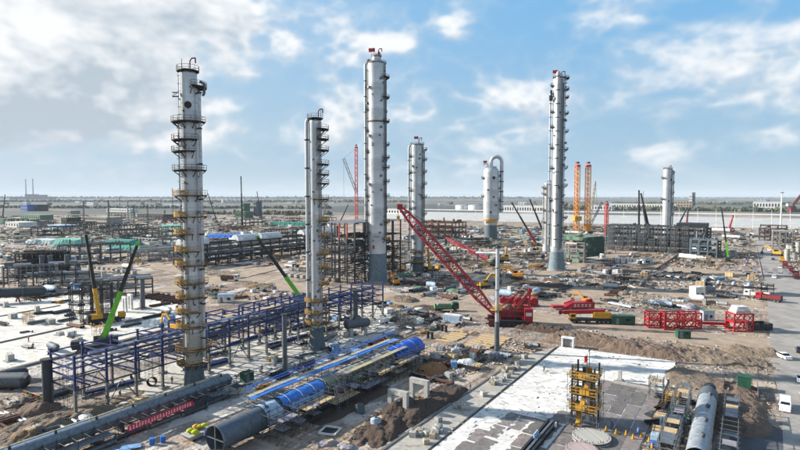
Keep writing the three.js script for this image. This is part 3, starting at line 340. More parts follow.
function pipeRack(label, u0, n, du, v0, w, H, lv) {
  const t = put('pipe_rack', label, 'pipe rack', u0, v0), q = rng(31);
  for (let i = 0; i < n; i++) for (const z of [0, -w]) { const x = i * du; S3().box(x, 0, z, .5, lv[0] - .1, .5).build('column_encasement', MT.concDark, t); S3().box(x, lv[0] - .1, z, .12, H - lv[0] + .9, .34).box(x - .15, lv[0] - .1, z, .08, H - lv[0] + .9, .38).box(x + .15, lv[0] - .1, z, .08, H - lv[0] + .9, .38).build('column', MT.blue, t); S3().box(x, -.05, z, 1.5, .5, 1.5).build('footing', MT.conc, t); S3().box(x, H + .8, z, .6, .12, .9).build('cap_plate', MT.blue, t); }
  for (let i = 0; i < n; i++) for (const y of lv) S3().bar([i * du, y, -w], [i * du, y, 0], .2, .3).build('cross_beam', y === lv[0] ? MT.steel : MT.blue, t);
  for (let i = 0; i + 1 < n; i++) for (let k = 0; k < lv.length; k++) for (const z of [0, -w]) if (!(k && q() < .26)) S3().bar([i * du + .25, lv[k] + .3 * (k > 0), z], [(i + 1) * du - .25, lv[k] + .3 * (k > 0), z], .18, .24).build('longitudinal_beam', k ? MT.blue : MT.steel, t);
  for (let i = 1; i + 1 < n; i += 5) for (const z of [0, -w]) { S3().bar([i * du, .5, z], [(i + .5) * du, lv[0] - .4, z], .16).bar([(i + 1) * du, .5, z], [(i + .5) * du, lv[0] - .4, z], .16).build('brace', MT.steel, t); }
  for (let k = 0; k < 20; k++) { const a = Math.floor(q() * (n - 6)), b = Math.min(n - 1, a + 4 + Math.floor(q() * 8)), z = -1.2 - q() * (w - 2.4), y = lv[1 + Math.floor(q() * (lv.length - 1))] + .5, r = .14 + .2 * q(); S3().tube([a * du, y, z], [b * du, y, z], r, r, 10).build('pipe', [MT.pipe, MT.pipeDark, MT.blue, MT.pipeLight][k % 4], t); }
  for (let k = 0; k < 30; k++) { const a = Math.floor(q() * (n - 1)), y = lv[Math.floor(q() * lv.length)] + .3, x = a * du + q() * 3; S3().bar([x, y, -w], [x + q() * 2, y, 0], .2, .3).build('secondary_beam', MT.blue, t); }
  for (let i = 0; i + 1 < n; i += 3) scaffold(S3(), i * du + 1, i * du + 4.4, -w + 1, -w + 4, lv[1] + q() * 3, 1.7, 1.8, .04).build('scaffold_tubes', MT.steelDark, t);
  for (let k = 0; k < 22; k++) { const a = q() * (n - 1) * du, y = lv[1 + Math.floor(q() * (lv.length - 1))] + .3; S3().box(a, y, -1 - q() * (w - 2), 2 + q() * 3, .06, .8 + q()).build('plank', q() < .5 ? MT.woodPale : MT.galv, t); }
  return t;
}
pipeRack('long blue steel pipe rack on grey encased legs', 49.6, 18, 6, -105.6, 9.2, 11, [5.2, 7.4, 9.2, 11]);
{ const s = put('pipe_rack', 'low blue steel frame row beyond the long blue pipe rack', 'pipe rack', 86, -124); const q = rng(8); // rear row of low frames
  for (let i = 0; i < 9; i++) for (const z of [0, -7]) S3().box(i * 6, 0, z, .4, 8, .4).build('column', MT.blue, s); for (let i = 0; i < 9; i++) for (const y of [4.5, 7.8]) S3().bar([i * 6, y, -7], [i * 6, y, 0], .3, .4).build('cross_beam', MT.blue, s); for (let i = 0; i < 8; i++) for (const y of [4.5, 7.8]) for (const z of [0, -7]) if (q() < .8) S3().bar([i * 6, y + .3, z], [i * 6 + 6, y + .3, z], .26, .32).build('longitudinal_beam', MT.blue, s); }
// blue beam bundles lying inside and beside the rack
const bq = rng(77);
for (let k = 0; k < 26; k++) { const t = put('steel_beam_bundle', 'bundle of dark blue steel beams on the ground by the blue rack', 'beam bundle', 60 + bq() * 104, -107.5 - bq() * 34, 'blue beam bundles by the rack', .08, TH + (bq() - .5) * .5), n = 2 + Math.floor(bq() * 3), L = 6 + bq() * 7; for (let i = 0; i < n; i++) S3().box((bq() - .5) * 1.2, .25, i * .55, L, .12, .36).box(0, .37, i * .55, L, .3, .1).box(0, .67, i * .55, L, .12, .36).build('beam', bq() < .7 ? MT.blue : MT.steelDark, t); S3().box(-L * .3, 0, n * .27, .25, .25, n * .6).box(L * .3, 0, n * .27, .25, .25, n * .6).build('timber_bearer', MT.wood, t); }
{ // thick grey posts
  const post = (x, y, top, r, label, m = MT.pipe) => { const p = gp(x, y), t = thing('steel_column', label, 'column', p), h = topAt(p, top); S3().box(0, -.05, 0, r * 5, .4, r * 5, TH).build('foundation', MT.conc, t); S3().tube([0, .3, 0], [0, h, 0], r, r, 18).build('tube', m, t); S3().tube([0, h, 0], [0, h + .25, 0], r * 1.3, r * 1.3, 18).tube([0, .35, 0], [0, .6, 0], r * 1.35, r * 1.35, 18).build('flange', MT.pipeDark, t); };
  post(285, 374, 315, .55, 'grey steel column standing free before the blue pipe rack'); post(48, 408, 360, .85, 'thick grey column at the end of the blue pipe rack', MT.pipeDark); post(355, 322, 291, .95, 'dark vertical vessel behind the saddle drum', MT.skirt); post(143, 309, 279, .8, 'short grey column on the pale yard by a white portal');
  for (const [x, y, tp, l] of [[42.5, 279, 256, 'left of two dark twin columns near the steel frame building'], [51, 279, 256, 'right of two dark twin columns near the steel frame building'], [68, 272, 256, 'dark column of the rear pair, next to the twin columns'], [78.5, 271, 256, 'dark column of the rear pair, away from the twin columns'], [101, 286, 276, 'short blue grey column behind the lattice scaffold']]) post(x, y, tp, 1.1, l, MT.skirt);
}
{ // drum on concrete saddles
  const t = thing('horizontal_drum', 'dark grey drum on two concrete saddles beside the second column', 'drum', gp(357, 335), TH - .5); S3().tube([-3.4, 3.6, 0], [3.4, 3.6, 0], 1.45, 1.45, 24, false).build('shell', MT.pipe, t); for (const e of [-1, 1]) { S3().tube([e * 3.4, 3.6, 0], [e * 3.9, 3.6, 0], 1.45, 1.1, 24, false).tube([e * 3.9, 3.6, 0], [e * 4.15, 3.6, 0], 1.1, .2, 24).build('dished_end', MT.pipeDark, t); S3().box(e * 2.3, 0, 0, 1, 2.6, 3).build('saddle', MT.concPale, t); } S3().tube([-1, 4.9, 0], [-1, 5.7, 0], .4, .4, 12).tube([1, 5, 0], [1, 5.5, 0], .25, .25, 12).build('nozzle', MT.pipeDark, t); }
{ // vessels at the left edge
  const t = thing('horizontal_drum', 'grey vessel with dark dished end lying on the pale yard edge', 'drum', gp(14, 388), TH - .95); S3().tube([-5, 1.7, 0], [2.4, 1.7, 0], 1.7, 1.7, 24, false).build('shell', MT.pipe, t); S3().tube([2.4, 1.7, 0], [3.1, 1.7, 0], 1.7, 1.1, 24, false).tube([3.1, 1.7, 0], [3.4, 1.7, 0], 1.1, .1, 24).build('dished_end', MT.pipeDark, t); S3().box(0, 0, 0, .6, .8, 3).box(-4, 0, 0, .6, .8, 3).build('saddle', MT.rustBrown, t);
  const b = thing('horizontal_drum', 'shorter dark vessel behind the grey vessel with dished end', 'drum', gp(17, 380), TH - .4); S3().tube([-2, 1.4, 0], [1.6, 1.4, 0], 1.4, 1.4, 20, false).build('shell', MT.pipeDark, b); S3().tube([1.6, 1.4, 0], [2.2, 1.4, 0], 1.4, .6, 20).tube([-2, 1.4, 0], [-2.5, 1.4, 0], 1.4, .6, 20).build('dished_end', MT.pipeDark, b); S3().box(0, 0, 0, .6, .6, 2.4).build('saddle', MT.rustBrown, b); }
{ // coloured flags on a string
  const t = thing('flag_string', 'string of small red, green and yellow flags above the soil heap', 'flags', gp(24, 405)), a = gp(24, 398).sub(t.position), b = gp(49, 407).sub(t.position); S3().tube([a.x, 0, a.z], [a.x, 1.7, a.z], .05, .05, 6).tube([b.x, 0, b.z], [b.x, 1.7, b.z], .05, .05, 6).build('stake', MT.wood, t); S3().bar([a.x, 1.65, a.z], [b.x, 1.65, b.z], .03).build('cord', MT.white, t);
  for (let i = 0; i < 9; i++) { const x = mix(a.x, b.x, (i + .5) / 9), z = mix(a.z, b.z, (i + .5) / 9); S3().hexa([[x - .3, 1.0, z], [x + .3, 1.05, z], [x + .3, 1.05, z + .03], [x - .3, 1.0, z + .03]].map(v3), [[x - .3, 1.62, z], [x + .3, 1.62, z], [x + .3, 1.62, z + .03], [x - .3, 1.62, z + .03]].map(v3)).build('pennant', [MT.yellow, MT.redPale, MT.lime, MT.red][i % 4], t); } }
{ // the long duct under scaffold and sheeting
  const t = put('insulated_duct', 'huge grey duct lying on supports, open end braced with a cross', 'duct', 54.5, -71.2), R = 2.1, cy = 2.6, L = 62;
  S3().tube([0, cy, 0], [L, cy, 0], R, R, 40, false).build('shell', mat('#59646f', .6, .2, 'grime', 5), t); S3().tube([-.02, cy, 0], [L, cy, 0], R - .09, R - .09, 40, false).build('inner_wall', mat('#59646f', .6, .2, 'grime', 5), t); S3().tube([-.1, cy, 0], [.25, cy, 0], R + .1, R + .1, 40, false).build('end_ring', MT.galv, t); S3().tube([L, cy, 0], [L + 1.3, cy, 0], R, .8, 30).build('dished_end', MT.pipeDark, t);
  S3().bar([.05, cy - R, 0], [.05, cy + R, 0], .14).bar([.05, cy, -R], [.05, cy, R], .14).build('cross_brace', MT.galv, t); for (let x = 2; x < L; x += 6) S3().box(x, 0, 0, .7, .75, 3.6).build('saddle', MT.concDark, t);
  for (let x = 6; x < L; x += 9) S3().tube([x, cy, 0], [x + .4, cy, 0], R + .12, R + .12, 32).build('stiffening_ring', MT.pipe, t);
  const s = put('scaffolding', 'steel tube scaffolding along the huge grey duct', 'scaffolding', 62, -71.2); scaffold(S3(), 0, 52, 2.75, 6.2, 4.6, 1.8, 1.5, .055).build('tubes', MT.steel, s); scaffold(S3(), 2, 52, -4.6, -2.8, 5.4, 2.2, 1.8, .055).build('tubes', MT.galv, s); const q = rng(5);
  for (let x = 0; x < 52; x += 2) for (const y of [1.55, 3.1]) if (q() < .55) S3().box(x + 1, y + .06, 4.4, 1.95, .06, 2.6).build('deck_board', q() < .5 ? MT.woodPale : MT.greyTarp, s);
  for (let x = 4; x < 50; x += 2) S3().box(x, 5.45, -3.7, 1.95, .07, 1.6).build('deck_board', q() < .75 ? MT.cream : MT.woodPale, s); S3().bar([3, 6.5, -4.6], [52, 6.5, -4.6], .13).bar([3, 7.0, -4.6], [52, 7.0, -4.6], .13).build('guard_rail', MT.blueBright, s); for (const x of [16, 19]) { const l = S3(); l.bar([x, 0, 6.3], [x + .4, 5, 4.9], .09).bar([x + .7, 0, 6.3], [x + 1.1, 5, 4.9], .09); for (let i = 1; i < 10; i++) l.bar([x + .04 * i, i * .5, 6.3 - .14 * i], [x + .7 + .04 * i, i * .5, 6.3 - .14 * i], .06); l.build('ladder', MT.galv, s); }
  const tarp = (x0, x1, a0, a1, m, label, sd, r = R + .3, amp = .3) => { const d = drape(x0, x1, cy, r, a0, a1, amp, sd, m, 'tarpaulin', null); d.position.copy(t.position); d.rotation.y = TH; d.name = nm('tarpaulin_sheet'); tag(d, label, 'tarpaulin'); };
  const dull = mat('#8a8f78', .85, 0, 'grime', 3);
  tarp(9.5, 13, -30, 200, MT.bluePale, 'pale grey wrap around the duct next to its bare open end', 1, R + .15); tarp(13.6, 25, 30, 92, MT.blueTarp, 'blue tarpaulin draped over the duct near its bare end', 2); tarp(14.5, 24, -12, 30, MT.blueSheet, 'pale blue sheet hanging down the duct flank below the blue tarpaulin', 6, R + .34);
  tarp(13.8, 31, 96, 150, mat('#4f83c4', .6, 0, 'grime', 4), 'blue strip of sheeting along the back of the duct, nearer the bare end', 11); tarp(31.6, 50, 100, 150, MT.blueTarp, 'blue strip of sheeting along the back of the duct, nearer the bright blue end', 12);
  for (let k = 0; k < 6; k++) tarp(25.6 + k * 4, 29.7 + k * 4, 28 + 4 * (k % 3), 94 - 5 * (k % 2), k % 3 === 1 ? MT.cream : k % 3 ? dull : mat('#9a9a84', .85, 0, 'speck', 3), ['first', 'second', 'third', 'fourth', 'fifth', 'sixth'][k] + ' dull mat over the duct, counted from the blue tarpaulin', 20 + k, R + .26 + .05 * (k % 2)); for (let k = 0; k < 4; k++) tarp(27 + k * 5.6, 30.5 + k * 5.6, -20, 26, k % 2 ? dull : MT.greyTarp, ['first', 'second', 'third', 'fourth'][k] + ' hanging flap on the duct flank, counted from the pale blue sheet', 30 + k, R + .4, .5);
  tarp(50, 63, -5, 165, MT.blueBright, 'bright blue tarpaulin wrapped round the far end of the duct', 5, R + .3, .7); for (let k = 0; k < 12; k++) S3().box(4 + k * 4, 5.62 + .03 * (k % 2), -2.5, 3.96, .05, 1.3 + .3 * (k % 3)).build('blue_panel', k % 4 === 3 ? MT.blueSheet : MT.blueTarp, s); for (let k = 0; k < 7; k++) S3().box(24 + k * 3.6, 5.0 + .03 * (k % 2), 1.9, 3.5, .05, 1.2).build('top_board', k % 3 ? MT.cream : MT.greyTarp, s);
  for (let k = 0; k < 14; k++) { const x = 15 + k * 3.4; S3().path([0, 30, 60, 90, 120, 150].map((q2) => [x, cy + (R + .62) * Math.sin(q2 * DEG), (R + .62) * Math.cos(q2 * DEG)]), .035, 5).build('lashing_rope', MT.white, t); }
  for (let k = 0; k < 9; k++) { const r2 = put('sheet_cut', 'curved sheet metal petal standing round the duct wrap', 'sheet metal', 54.5 + 10 + .12 * k, -71.2, 'sheet petals round the duct', 0); const a = (20 + k * 19) * DEG; S3().bar([0, cy + (R + .2) * Math.sin(a), (R + .2) * Math.cos(a)], [-.9, cy + (R + 1.3) * Math.sin(a), (R + 1.3) * Math.cos(a)], .7, .04).build('petal', k % 2 ? MT.blueSheet : MT.galv, r2); }
}
{ // the two lying columns with the banner
  const t = put('lying_column', 'long grey column section lying on cradles behind a red banner', 'column section', 28, -93.2), R = 1.25, cy = 2.3, L = 47; S3().tube([0, cy, 0], [L, cy, 0], R, R, 28, false).build('shell', mat('#6f7a82', .55, .25, 'grime', 5), t); S3().tube([L, cy, 0], [L + .9, cy, 0], R, .3, 28).build('dished_end', MT.blue, t); S3().tube([-.8, cy, 0], [0, cy, 0], .3, R, 28).build('dished_end', MT.pipe, t); for (let x = 3; x < L; x += 5) { S3().box(x, 0, 0, .5, 1.3, 2.6).build('cradle', MT.steelDark, t); S3().tube([x, cy, 0], [x + .25, cy, 0], R + .08, R + .08, 28).build('band', MT.galv, t); }
  nozzles(t, 0, []); for (let x = 6; x < L; x += 6.5) S3().tube([x, cy, 0], [x, cy + R + .5, .3], .22, .22, 10).build('nozzle', MT.pipeDark, t);
  const p = put('insulated_pipe', 'cream insulated pipe lying along the grey column section', 'pipe', 30, -95.6); S3().tube([0, 2.6, 0], [45, 2.6, 0], .45, .45, 16).build('pipe_run', MT.cream, p); for (let x = 1; x < 45; x += 4.4) S3().box(x, 0, 0, .3, 2.2, .9).build('stand', MT.steelDark, p);
  const w = put('scaffolding', 'low scaffolding and walkway along the lying column sections', 'scaffolding', 30, -93.2), q = rng(15); scaffold(S3(), 0, 46, 1.5, 4.3, 2.6, 2, 1.3, .045).build('tubes', MT.steel, w); for (let x = 0; x < 46; x += 2) if (q() < .8) S3().box(x + 1, 1.36, 2.9, 1.95, .06, 2.4).build('deck_board', q() < .4 ? MT.galv : MT.steelDark, w);
  for (let k = 0; k < 7; k++) { const b = put('pipe_length', 'dark pipe length lying under the low scaffolding', 'pipe', 30 + k * 6.1, -89.6 + (k % 3) * .5, 'pipes under the low scaffolding'); S3().tube([0, .4, 0], [5.6, .4, 0], .36, .36, 12, false).build('pipe_run', k % 2 ? MT.pipeDark : MT.pipe, b); S3().tube([0, .4, 0], [.14, .4, 0], .42, .42, 12).tube([5.46, .4, 0], [5.6, .4, 0], .42, .42, 12).build('collar', MT.galv, b); }
  const W = 1024, H = 48, cv = document.createElement('canvas'); cv.width = W; cv.height = H; const g = cv.getContext('2d'); g.fillStyle = '#c01a34'; g.fillRect(0, 0, W, H); g.strokeStyle = '#f3e6e2'; g.lineWidth = 3.4; const r = rng(4);   // the banner's characters cannot be read in the photograph: brush strokes of the same weight
  for (let c = 0; c < 22; c++) { const x = 20 + c * 45, y = 8; g.beginPath(); for (const f of [.1, .5, .9]) { g.moveTo(x + 2, y + 32 * f); g.lineTo(x + 26 - 6 * r(), y + 32 * f); } g.moveTo(x + 14, y); g.lineTo(x + 14, y + 32); if (r() < .6) { g.moveTo(x + 13, y + 12); g.lineTo(x, y + 32); g.moveTo(x + 15, y + 12); g.lineTo(x + 28, y + 32); } else { g.moveTo(x + 3, y + 4); g.lineTo(x + 3, y + 30); g.moveTo(x + 25, y + 4); g.lineTo(x + 25, y + 30); } g.stroke(); }
  const ct = new THREE.CanvasTexture(cv); ct.colorSpace = THREE.SRGBColorSpace; const bA = gp(128, 429, 2), bB = gp(193, 403, 2), bL = bA.distanceTo(bB), bn = new THREE.PlaneGeometry(bL, 1.05, 46, 3), P = bn.attributes.position; for (let i = 0; i < P.count; i++) P.setZ(i, .05 * Math.sin(P.getX(i) * 2.1) + .04 * Math.sin(P.getX(i) * 5)); bn.computeVertexNormals();
  const o = part('banner', bn, new THREE.MeshStandardMaterial({ map: ct, roughness: .8, side: THREE.DoubleSide })); o.position.copy(bA).lerp(bB, .5); o.rotation.y = Math.atan2(bA.z - bB.z, bB.x - bA.x); tag(o, 'long red banner with a row of white characters on the low scaffolding', 'banner');
  const bl = put('sheet_strip', 'blue and white striped sheet laid on top of the lying column', 'sheet', 40, -94.6); for (let i = 0; i < 4; i++) S3().box(0, 3.06, i * .36, 12, .05, .34).build('strip', i % 2 ? MT.white : MT.blueTarp, bl); for (let k = 0; k < 4; k++) { const f = put('pipe_support', 'blue welded pipe support frame beside the cream pipe', 'support frame', 40 + k * 8, -97.5, 'blue support frames by the cream pipe'); S3().bar([-.5, 0, 0], [0, 1.2, 0], .14).bar([.5, 0, 0], [0, 1.2, 0], .14).build('legs', MT.blue, f); S3().box(0, 1.2, 0, .9, .1, .7).build('plate', MT.bluePale, f); }
  const tr = put('material_skip', 'grey open skip heaped with yellow green sacks beside the open duct end', 'skip', 56.8, -79.2); S3().hexa([[-1.6, .2, -.9], [1.6, .2, -.9], [1.6, .2, .9], [-1.6, .2, .9]].map(v3), [[-2.3, 1.1, -1.3], [2.3, 1.1, -1.3], [2.3, 1.1, 1.3], [-2.3, 1.1, 1.3]].map(v3)).build('tub', MT.concPale, tr); for (let k = 0; k < 9; k++) { const sg = new THREE.SphereGeometry(.6, 10, 7); sg.scale(1.1, .6, .9); S3().add(sg, new THREE.Matrix4().makeTranslation((q() - .5) * 3.2, 1.15 + q() * .5, (q() - .5) * 1.7)).build('sack', k % 3 ? MT.limeBag : MT.yellow, tr); } S3().box(1.2, 0, -1, .3, .3, .3).box(-1.2, 0, 1, .3, .3, .3).box(1.2, 0, 1, .3, .3, .3).box(-1.2, 0, -1, .3, .3, .3).build('feet', MT.steelDark, tr);
  for (const [u, v, l] of [[52.5, -82.4, 'blue drum between the skip and the low scaffolding'], [51, -83.2, 'blue drum at the edge of the dark gangway']]) { const d = put('oil_drum', l, 'drum', u, v); S3().tube([0, 0, 0], [0, 1.1, 0], .42, .42, 18).build('barrel', MT.blueTarp, d); S3().tube([0, .35, 0], [0, .42, 0], .45, .45, 18).tube([0, .72, 0], [0, .79, 0], .45, .45, 18).build('hoop', MT.blue, d); }
  const ps = put('pallet_load', 'pale blue sheet metal pile on the dark gangway floor', 'pallet load', 46.5, -85); for (let k = 0; k < 6; k++) S3().box((k - 2.5) * .9, .1 + k * .03, (k % 2) * .8 - .3, 1.6, .08, 1.9, k * .2).build('sheet_panel', MT.blueSheet, ps); S3().box(0, 0, 0, 5, .1, 2).build('pallet', MT.wood, ps); const lw = put('pallet_load', 'white boxed panels beside the skip of sacks', 'pallet load', 60.5, -78.5); S3().box(0, .15, 0, 3.4, .5, 1.4).build('box', MT.white, lw); S3().box(0, 0, 0, 3.2, .15, 1.3).build('pallet', MT.wood, lw);
}
{ // concrete portals in the trench
  for (const [u, v, l] of [[85.3, -55.8, 'pale concrete portal frame nearer the open duct end'], [93, -55.6, 'pale concrete portal frame nearer the bright blue tarpaulin']]) { const t = put('concrete_portal', l, 'portal frame', u, v, 'concrete portals in the trench', -.1, TH + Math.PI / 2); S3().box(-1.75, 0, 0, .85, 3.4, .9).build('pillar', MT.concPale, t); S3().box(1.75, 0, 0, .85, 3.4, .9).build('pillar', MT.concPale, t); S3().box(0, 3.4, 0, 4.35, .95, .96).build('lintel', MT.concPale, t); } }
{ // silver vessel lying by the dark apron
  const t = put('horizontal_vessel', 'large silver wrapped vessel with a dark dished end lying by the apron', 'vessel', 90, -5.2), R = 1.65, cy = 2.5, L = 30; shellX(t, L, R, cy); for (let x = 3; x < L; x += 6) S3().box(x, 0, 0, 1.1, 1.3, 3).build('saddle', MT.concDark, t); S3().tube([L - 3.2, cy, 0], [L, cy, 0], R + .07, R + .07, 40, false).build('dark_band', MT.skirt, t); S3().tube([L + 2.2, cy, 0], [L + 5.2, cy, 0], .8, .8, 18).tube([L + 5.2, cy, 0], [L + 5.5, cy, 0], 1.1, 1.1, 18).build('end_nozzle', MT.pipeDark, t); S3().box(L + 4.3, 0, 0, .5, 2.6, 1.4).build('nozzle_support', MT.rustBrown, t); for (let x = 5; x < L; x += 7) S3().tube([x, cy, 0], [x, cy + R + .5, .6], .35, .35, 12).build('nozzle', MT.pipe, t);
  const s = put('scaffolding', 'tube scaffolding with boards on both sides of the silver vessel', 'scaffolding', 88, -5.2); scaffold(S3(), 0, 32, 2.9, 5.2, 3.8, 2.1, 1.9, .055).build('tubes', MT.galv, s); scaffold(S3(), 0, 32, -5.4, -2.9, 3.8, 2.1, 1.9, .055).build('tubes', MT.galv, s); const q = rng(55); for (let x = 0; x < 32; x += 2.1) for (const z of [-4.1, 4.1]) if (q() < .62) S3().box(x + 1, 1.96 + (q() < .4 ? 1.9 : 0), z, 1.95, .06, 1.9).build('deck_board', [MT.woodPale, MT.galv, MT.greyTarp][Math.floor(q() * 3)], s); }
function shellX(t, L, R, cy) { const g = new THREE.CylinderGeometry(R, R, L, 48, 60, true), P = g.attributes.position, uv = g.attributes.uv; for (let i = 0; i < P.count; i++) { const x = P.getX(i), y = P.getY(i), z = P.getZ(i), a = Math.atan2(z, x), w = 1 + .045 * (fbm(y * .9, Math.cos(a) * 2 + 5, 3) - .5) + .03 * (fbm(y * 2.3 + 9, Math.sin(a) * 3, 3) - .5) * (1 + Math.sin(y * 2)); P.setXYZ(i, x * w, y, z * w); uv.setXY(i, a * R, y); } g.computeVertexNormals(); g.rotateZ(-Math.PI / 2); g.translate(L / 2, cy, 0); part('wrapped_shell', g, mat('#9ca3a8', .55, .3, 'grime', 5), t); S3().tube([L, cy, 0], [L + 1.2, cy, 0], R + .05, R + .02, 40, false).tube([L + 1.2, cy, 0], [L + 2.2, cy, 0], R, 1.2, 40, false).tube([L + 2.2, cy, 0], [L + 2.5, cy, 0], 1.2, .1, 40).build('dished_end', MT.skirt, t); }
{ // yellow scaffolded steel stair tower on the slab
  const t = put('equipment_tower', 'steel stair tower wrapped in yellow scaffolding with a red flag on the slab', 'steel tower', 98.6, -23.6), q = rng(19), H = 11.5; for (const x of [-1.9, 1.9]) for (const z of [-1.9, 1.9]) { S3().box(x, 0, z, .28, H, .28).build('column', MT.steel, t); S3().box(x, 0, z, .9, .3, .9).build('base_plate', MT.conc, t); }
  for (const y of [3.2, 6.2, 9]) { for (const e of [-1.9, 1.9]) { S3().bar([-1.9, y, e], [1.9, y, e], .25, .35).build('beam', MT.steel, t); S3().bar([e, y, -1.9], [e, y, 1.9], .25, .35).build('beam', MT.steel, t); } const d = S3().box(0, y + .2, 0, 4.8, .1, 4.6).build('platform', MT.yellowRail, t), r = S3(); for (let i = -2.3; i <= 2.35; i += 1.15) for (const e of [-2.3, 2.3]) r.bar([i, y + .3, e], [i, y + 1.45, e], .09).bar([e, y + .3, i], [e, y + 1.45, i], .09); for (const h of [.85, 1.4]) for (const e of [-2.3, 2.3]) r.bar([-2.4, y + h, e], [2.4, y + h, e], .09).bar([e, y + h, -2.4], [e, y + h, 2.4], .09); r.build('railing', MT.yellow, d); for (const e of [-2.36, 2.36]) if (q() < .6) S3().box(e, y + .32, (q() - .5) * 2, .05, .9, 1.6).build('toe_panel', MT.yellow, t); S3().box((q() - .5) * 2, y + .3, 2.38, 1.8, .8, .05).build('toe_panel', MT.yellow, t); }
  scaffold(S3(), -2.6, 2.6, -2.6, 2.6, 9.8, 2.6, 1.9, .04).build('scaffold_tubes', MT.galv, t); for (let k = 0; k < 3; k++) S3().bar([-1.7, k * 3 + .4, -1 + k * .6], [1.6, k * 3 + 3.3, -1 + k * .6], .8, .14).build('stair_flight', MT.yellow, t); S3().tube([0, 1, .4], [0, 9.5, .4], .4, .4, 18).build('vessel', MT.pipeLight, t); S3().tube([1.1, 4, -.6], [1.1, 10.5, -.6], .28, .28, 12).build('pipe', MT.pipeDark, t); flag(t, -.2, H + .6, .2, 1.1, MT.redPale); S3().bar([2.4, 10, 0], [2.4, 13.6, 0], .08).bar([1.6, 13.4, 0], [3.3, 13.4, 0], .12).build('mast', MT.steelDark, t);
  for (const [dx, dz, r, l] of [[-5.4, 2.4, 3.2, 'larger round concrete pad with a steel rim before the yellow stair tower'], [-11, 2.2, 2.6, 'smaller round concrete pad with a pinkish top']]) { const f = put('round_foundation', l, 'foundation', 98.6 + dx, -23.6 + dz, null, .15); S3().tube([0, 0, 0], [0, .6, 0], r, r, 40).build('pad', dx < -8 ? mat('#cbb7b3', .9, 0, 'speck', 4) : MT.concPale, f); S3().tube([0, .35, 0], [0, .5, 0], r + .06, r + .06, 40, false).build('rim', MT.steelDark, f); const b = S3(); for (let i = 0; i < 20; i++) { const a = i / 20 * 6.283; b.tube([Math.cos(a) * r * .9, .6, Math.sin(a) * r * .9], [Math.cos(a) * r * .9, .95, Math.sin(a) * r * .9], .05, .05, 5); } b.build('anchor_bolts', MT.rustBrown, f); }
  for (let k = 0; k < 3; k++) { const b = put('rail_beam', 'long dark rail beam lying on the slab towards the yellow stair tower', 'beam', 84, -29.4 + k * .75, 'dark rail beams on the slab', .17); S3().box(0, .15, 0, 24, .1, .5).box(0, .25, 0, 24, .4, .14).box(0, .65, 0, 24, .1, .4).build('beam', k === 1 ? MT.galv : MT.steelDark, b); for (let x = -10; x <= 10; x += 5) S3().box(x, 0, 0, .3, .15, .7).build('sleeper', MT.wood, b); } }
{ // low concrete upstands on the slab
  for (const [x, y, l] of [[620, 381, 'low concrete upstand post at the edge of the grey sheets'], [653, 387, 'low concrete upstand post at the slab edge']]) { const t = thing('concrete_post', l, 'post', gp(x, y), TH); S3().box(0, .15, 0, .7, 2.3, .7).build('post', MT.concPale, t); S3().box(0, .1, 0, 1.3, .3, 1.3).build('plinth', MT.conc, t); }
  const w = thing('concrete_upstand', 'low pale concrete upstand wall across the slab corner', 'wall', gp(636, 388), TH); S3().box(0, .15, 0, .5, .55, 9).build('wall', MT.concPale, w);
  const c = thing('control_cabinet', 'white portal shaped cabinet at the far corner of the slab', 'cabinet', gp(568, 347), TH); S3().box(0, 0, -1.5, 1.4, 2.5, .4).build('side', MT.white, c); S3().box(0, 0, 1.5, 1.4, 2.5, .4).build('side', MT.white, c); S3().box(0, 2.5, 0, 1.7, .3, 3.5).build('roof', MT.white, c); S3().box(.3, .2, 0, .5, 2.2, 2.6).build('back_panel', MT.greyTarp, c); }
// grey sheets laid over the slab, strip by strip
{ const q = rng(42), sm = ['#77716e', '#827b78', '#6a6562', '#857b77', '#7d7774'].map((h) => mat(h, .92, 0, 'grime', 7)); let n = 0;
  for (let i = 0; i < 11; i++) { const v0 = -42.2 + i * 2.6 + (i < 6 ? (q() - .5) * 1.2 : 0), end = i < 2 ? 88 : i < 5 ? 93 + i : i < 6 ? 110 : 126; let u0 = i < 5 ? 58 : 66; while (u0 < end) { const u1 = Math.min(end + q() * 3 - 1.5, u0 + (i < 6 ? 3 + q() * 8 : 7 + q() * 8)); if (u1 - u0 > 1.5 && !(i < 6 && q() < .3)) { const pts = [], m = 14, w = i < 6 ? 1.6 + q() * 1.7 : 2.5 - q() * .1, s = q() * 50, am = i < 6 ? 1.5 : .25; for (let k = 0; k <= m; k++) pts.push(site(mix(u0, u1, k / m), v0 + am * (fbm(k * .4 + s, 1, 4) - .5))); for (let k = m; k >= 0; k--) pts.push(site(mix(u0, u1, k / m) + am * (fbm(k * .4, s, 2) - .5), v0 + w + am * (fbm(k * .6 + s, 9, 3) - .5))); const o = sheet('geotextile_sheet', pts, (.175 + .0011 * n), sm[Math.floor(q() * 5)], null, .012); n++; tag(o, i < 6 ? 'crumpled grey purple sheet strip on the slab by the walkway' : 'flat grey sheet strip covering the slab beside the stair tower', 'ground sheet', i < 6 ? 'grey sheets near the walkway' : 'grey sheets by the stair tower'); } u0 = u1 + .15 + (i < 6 ? q() * .8 : .1); } } }
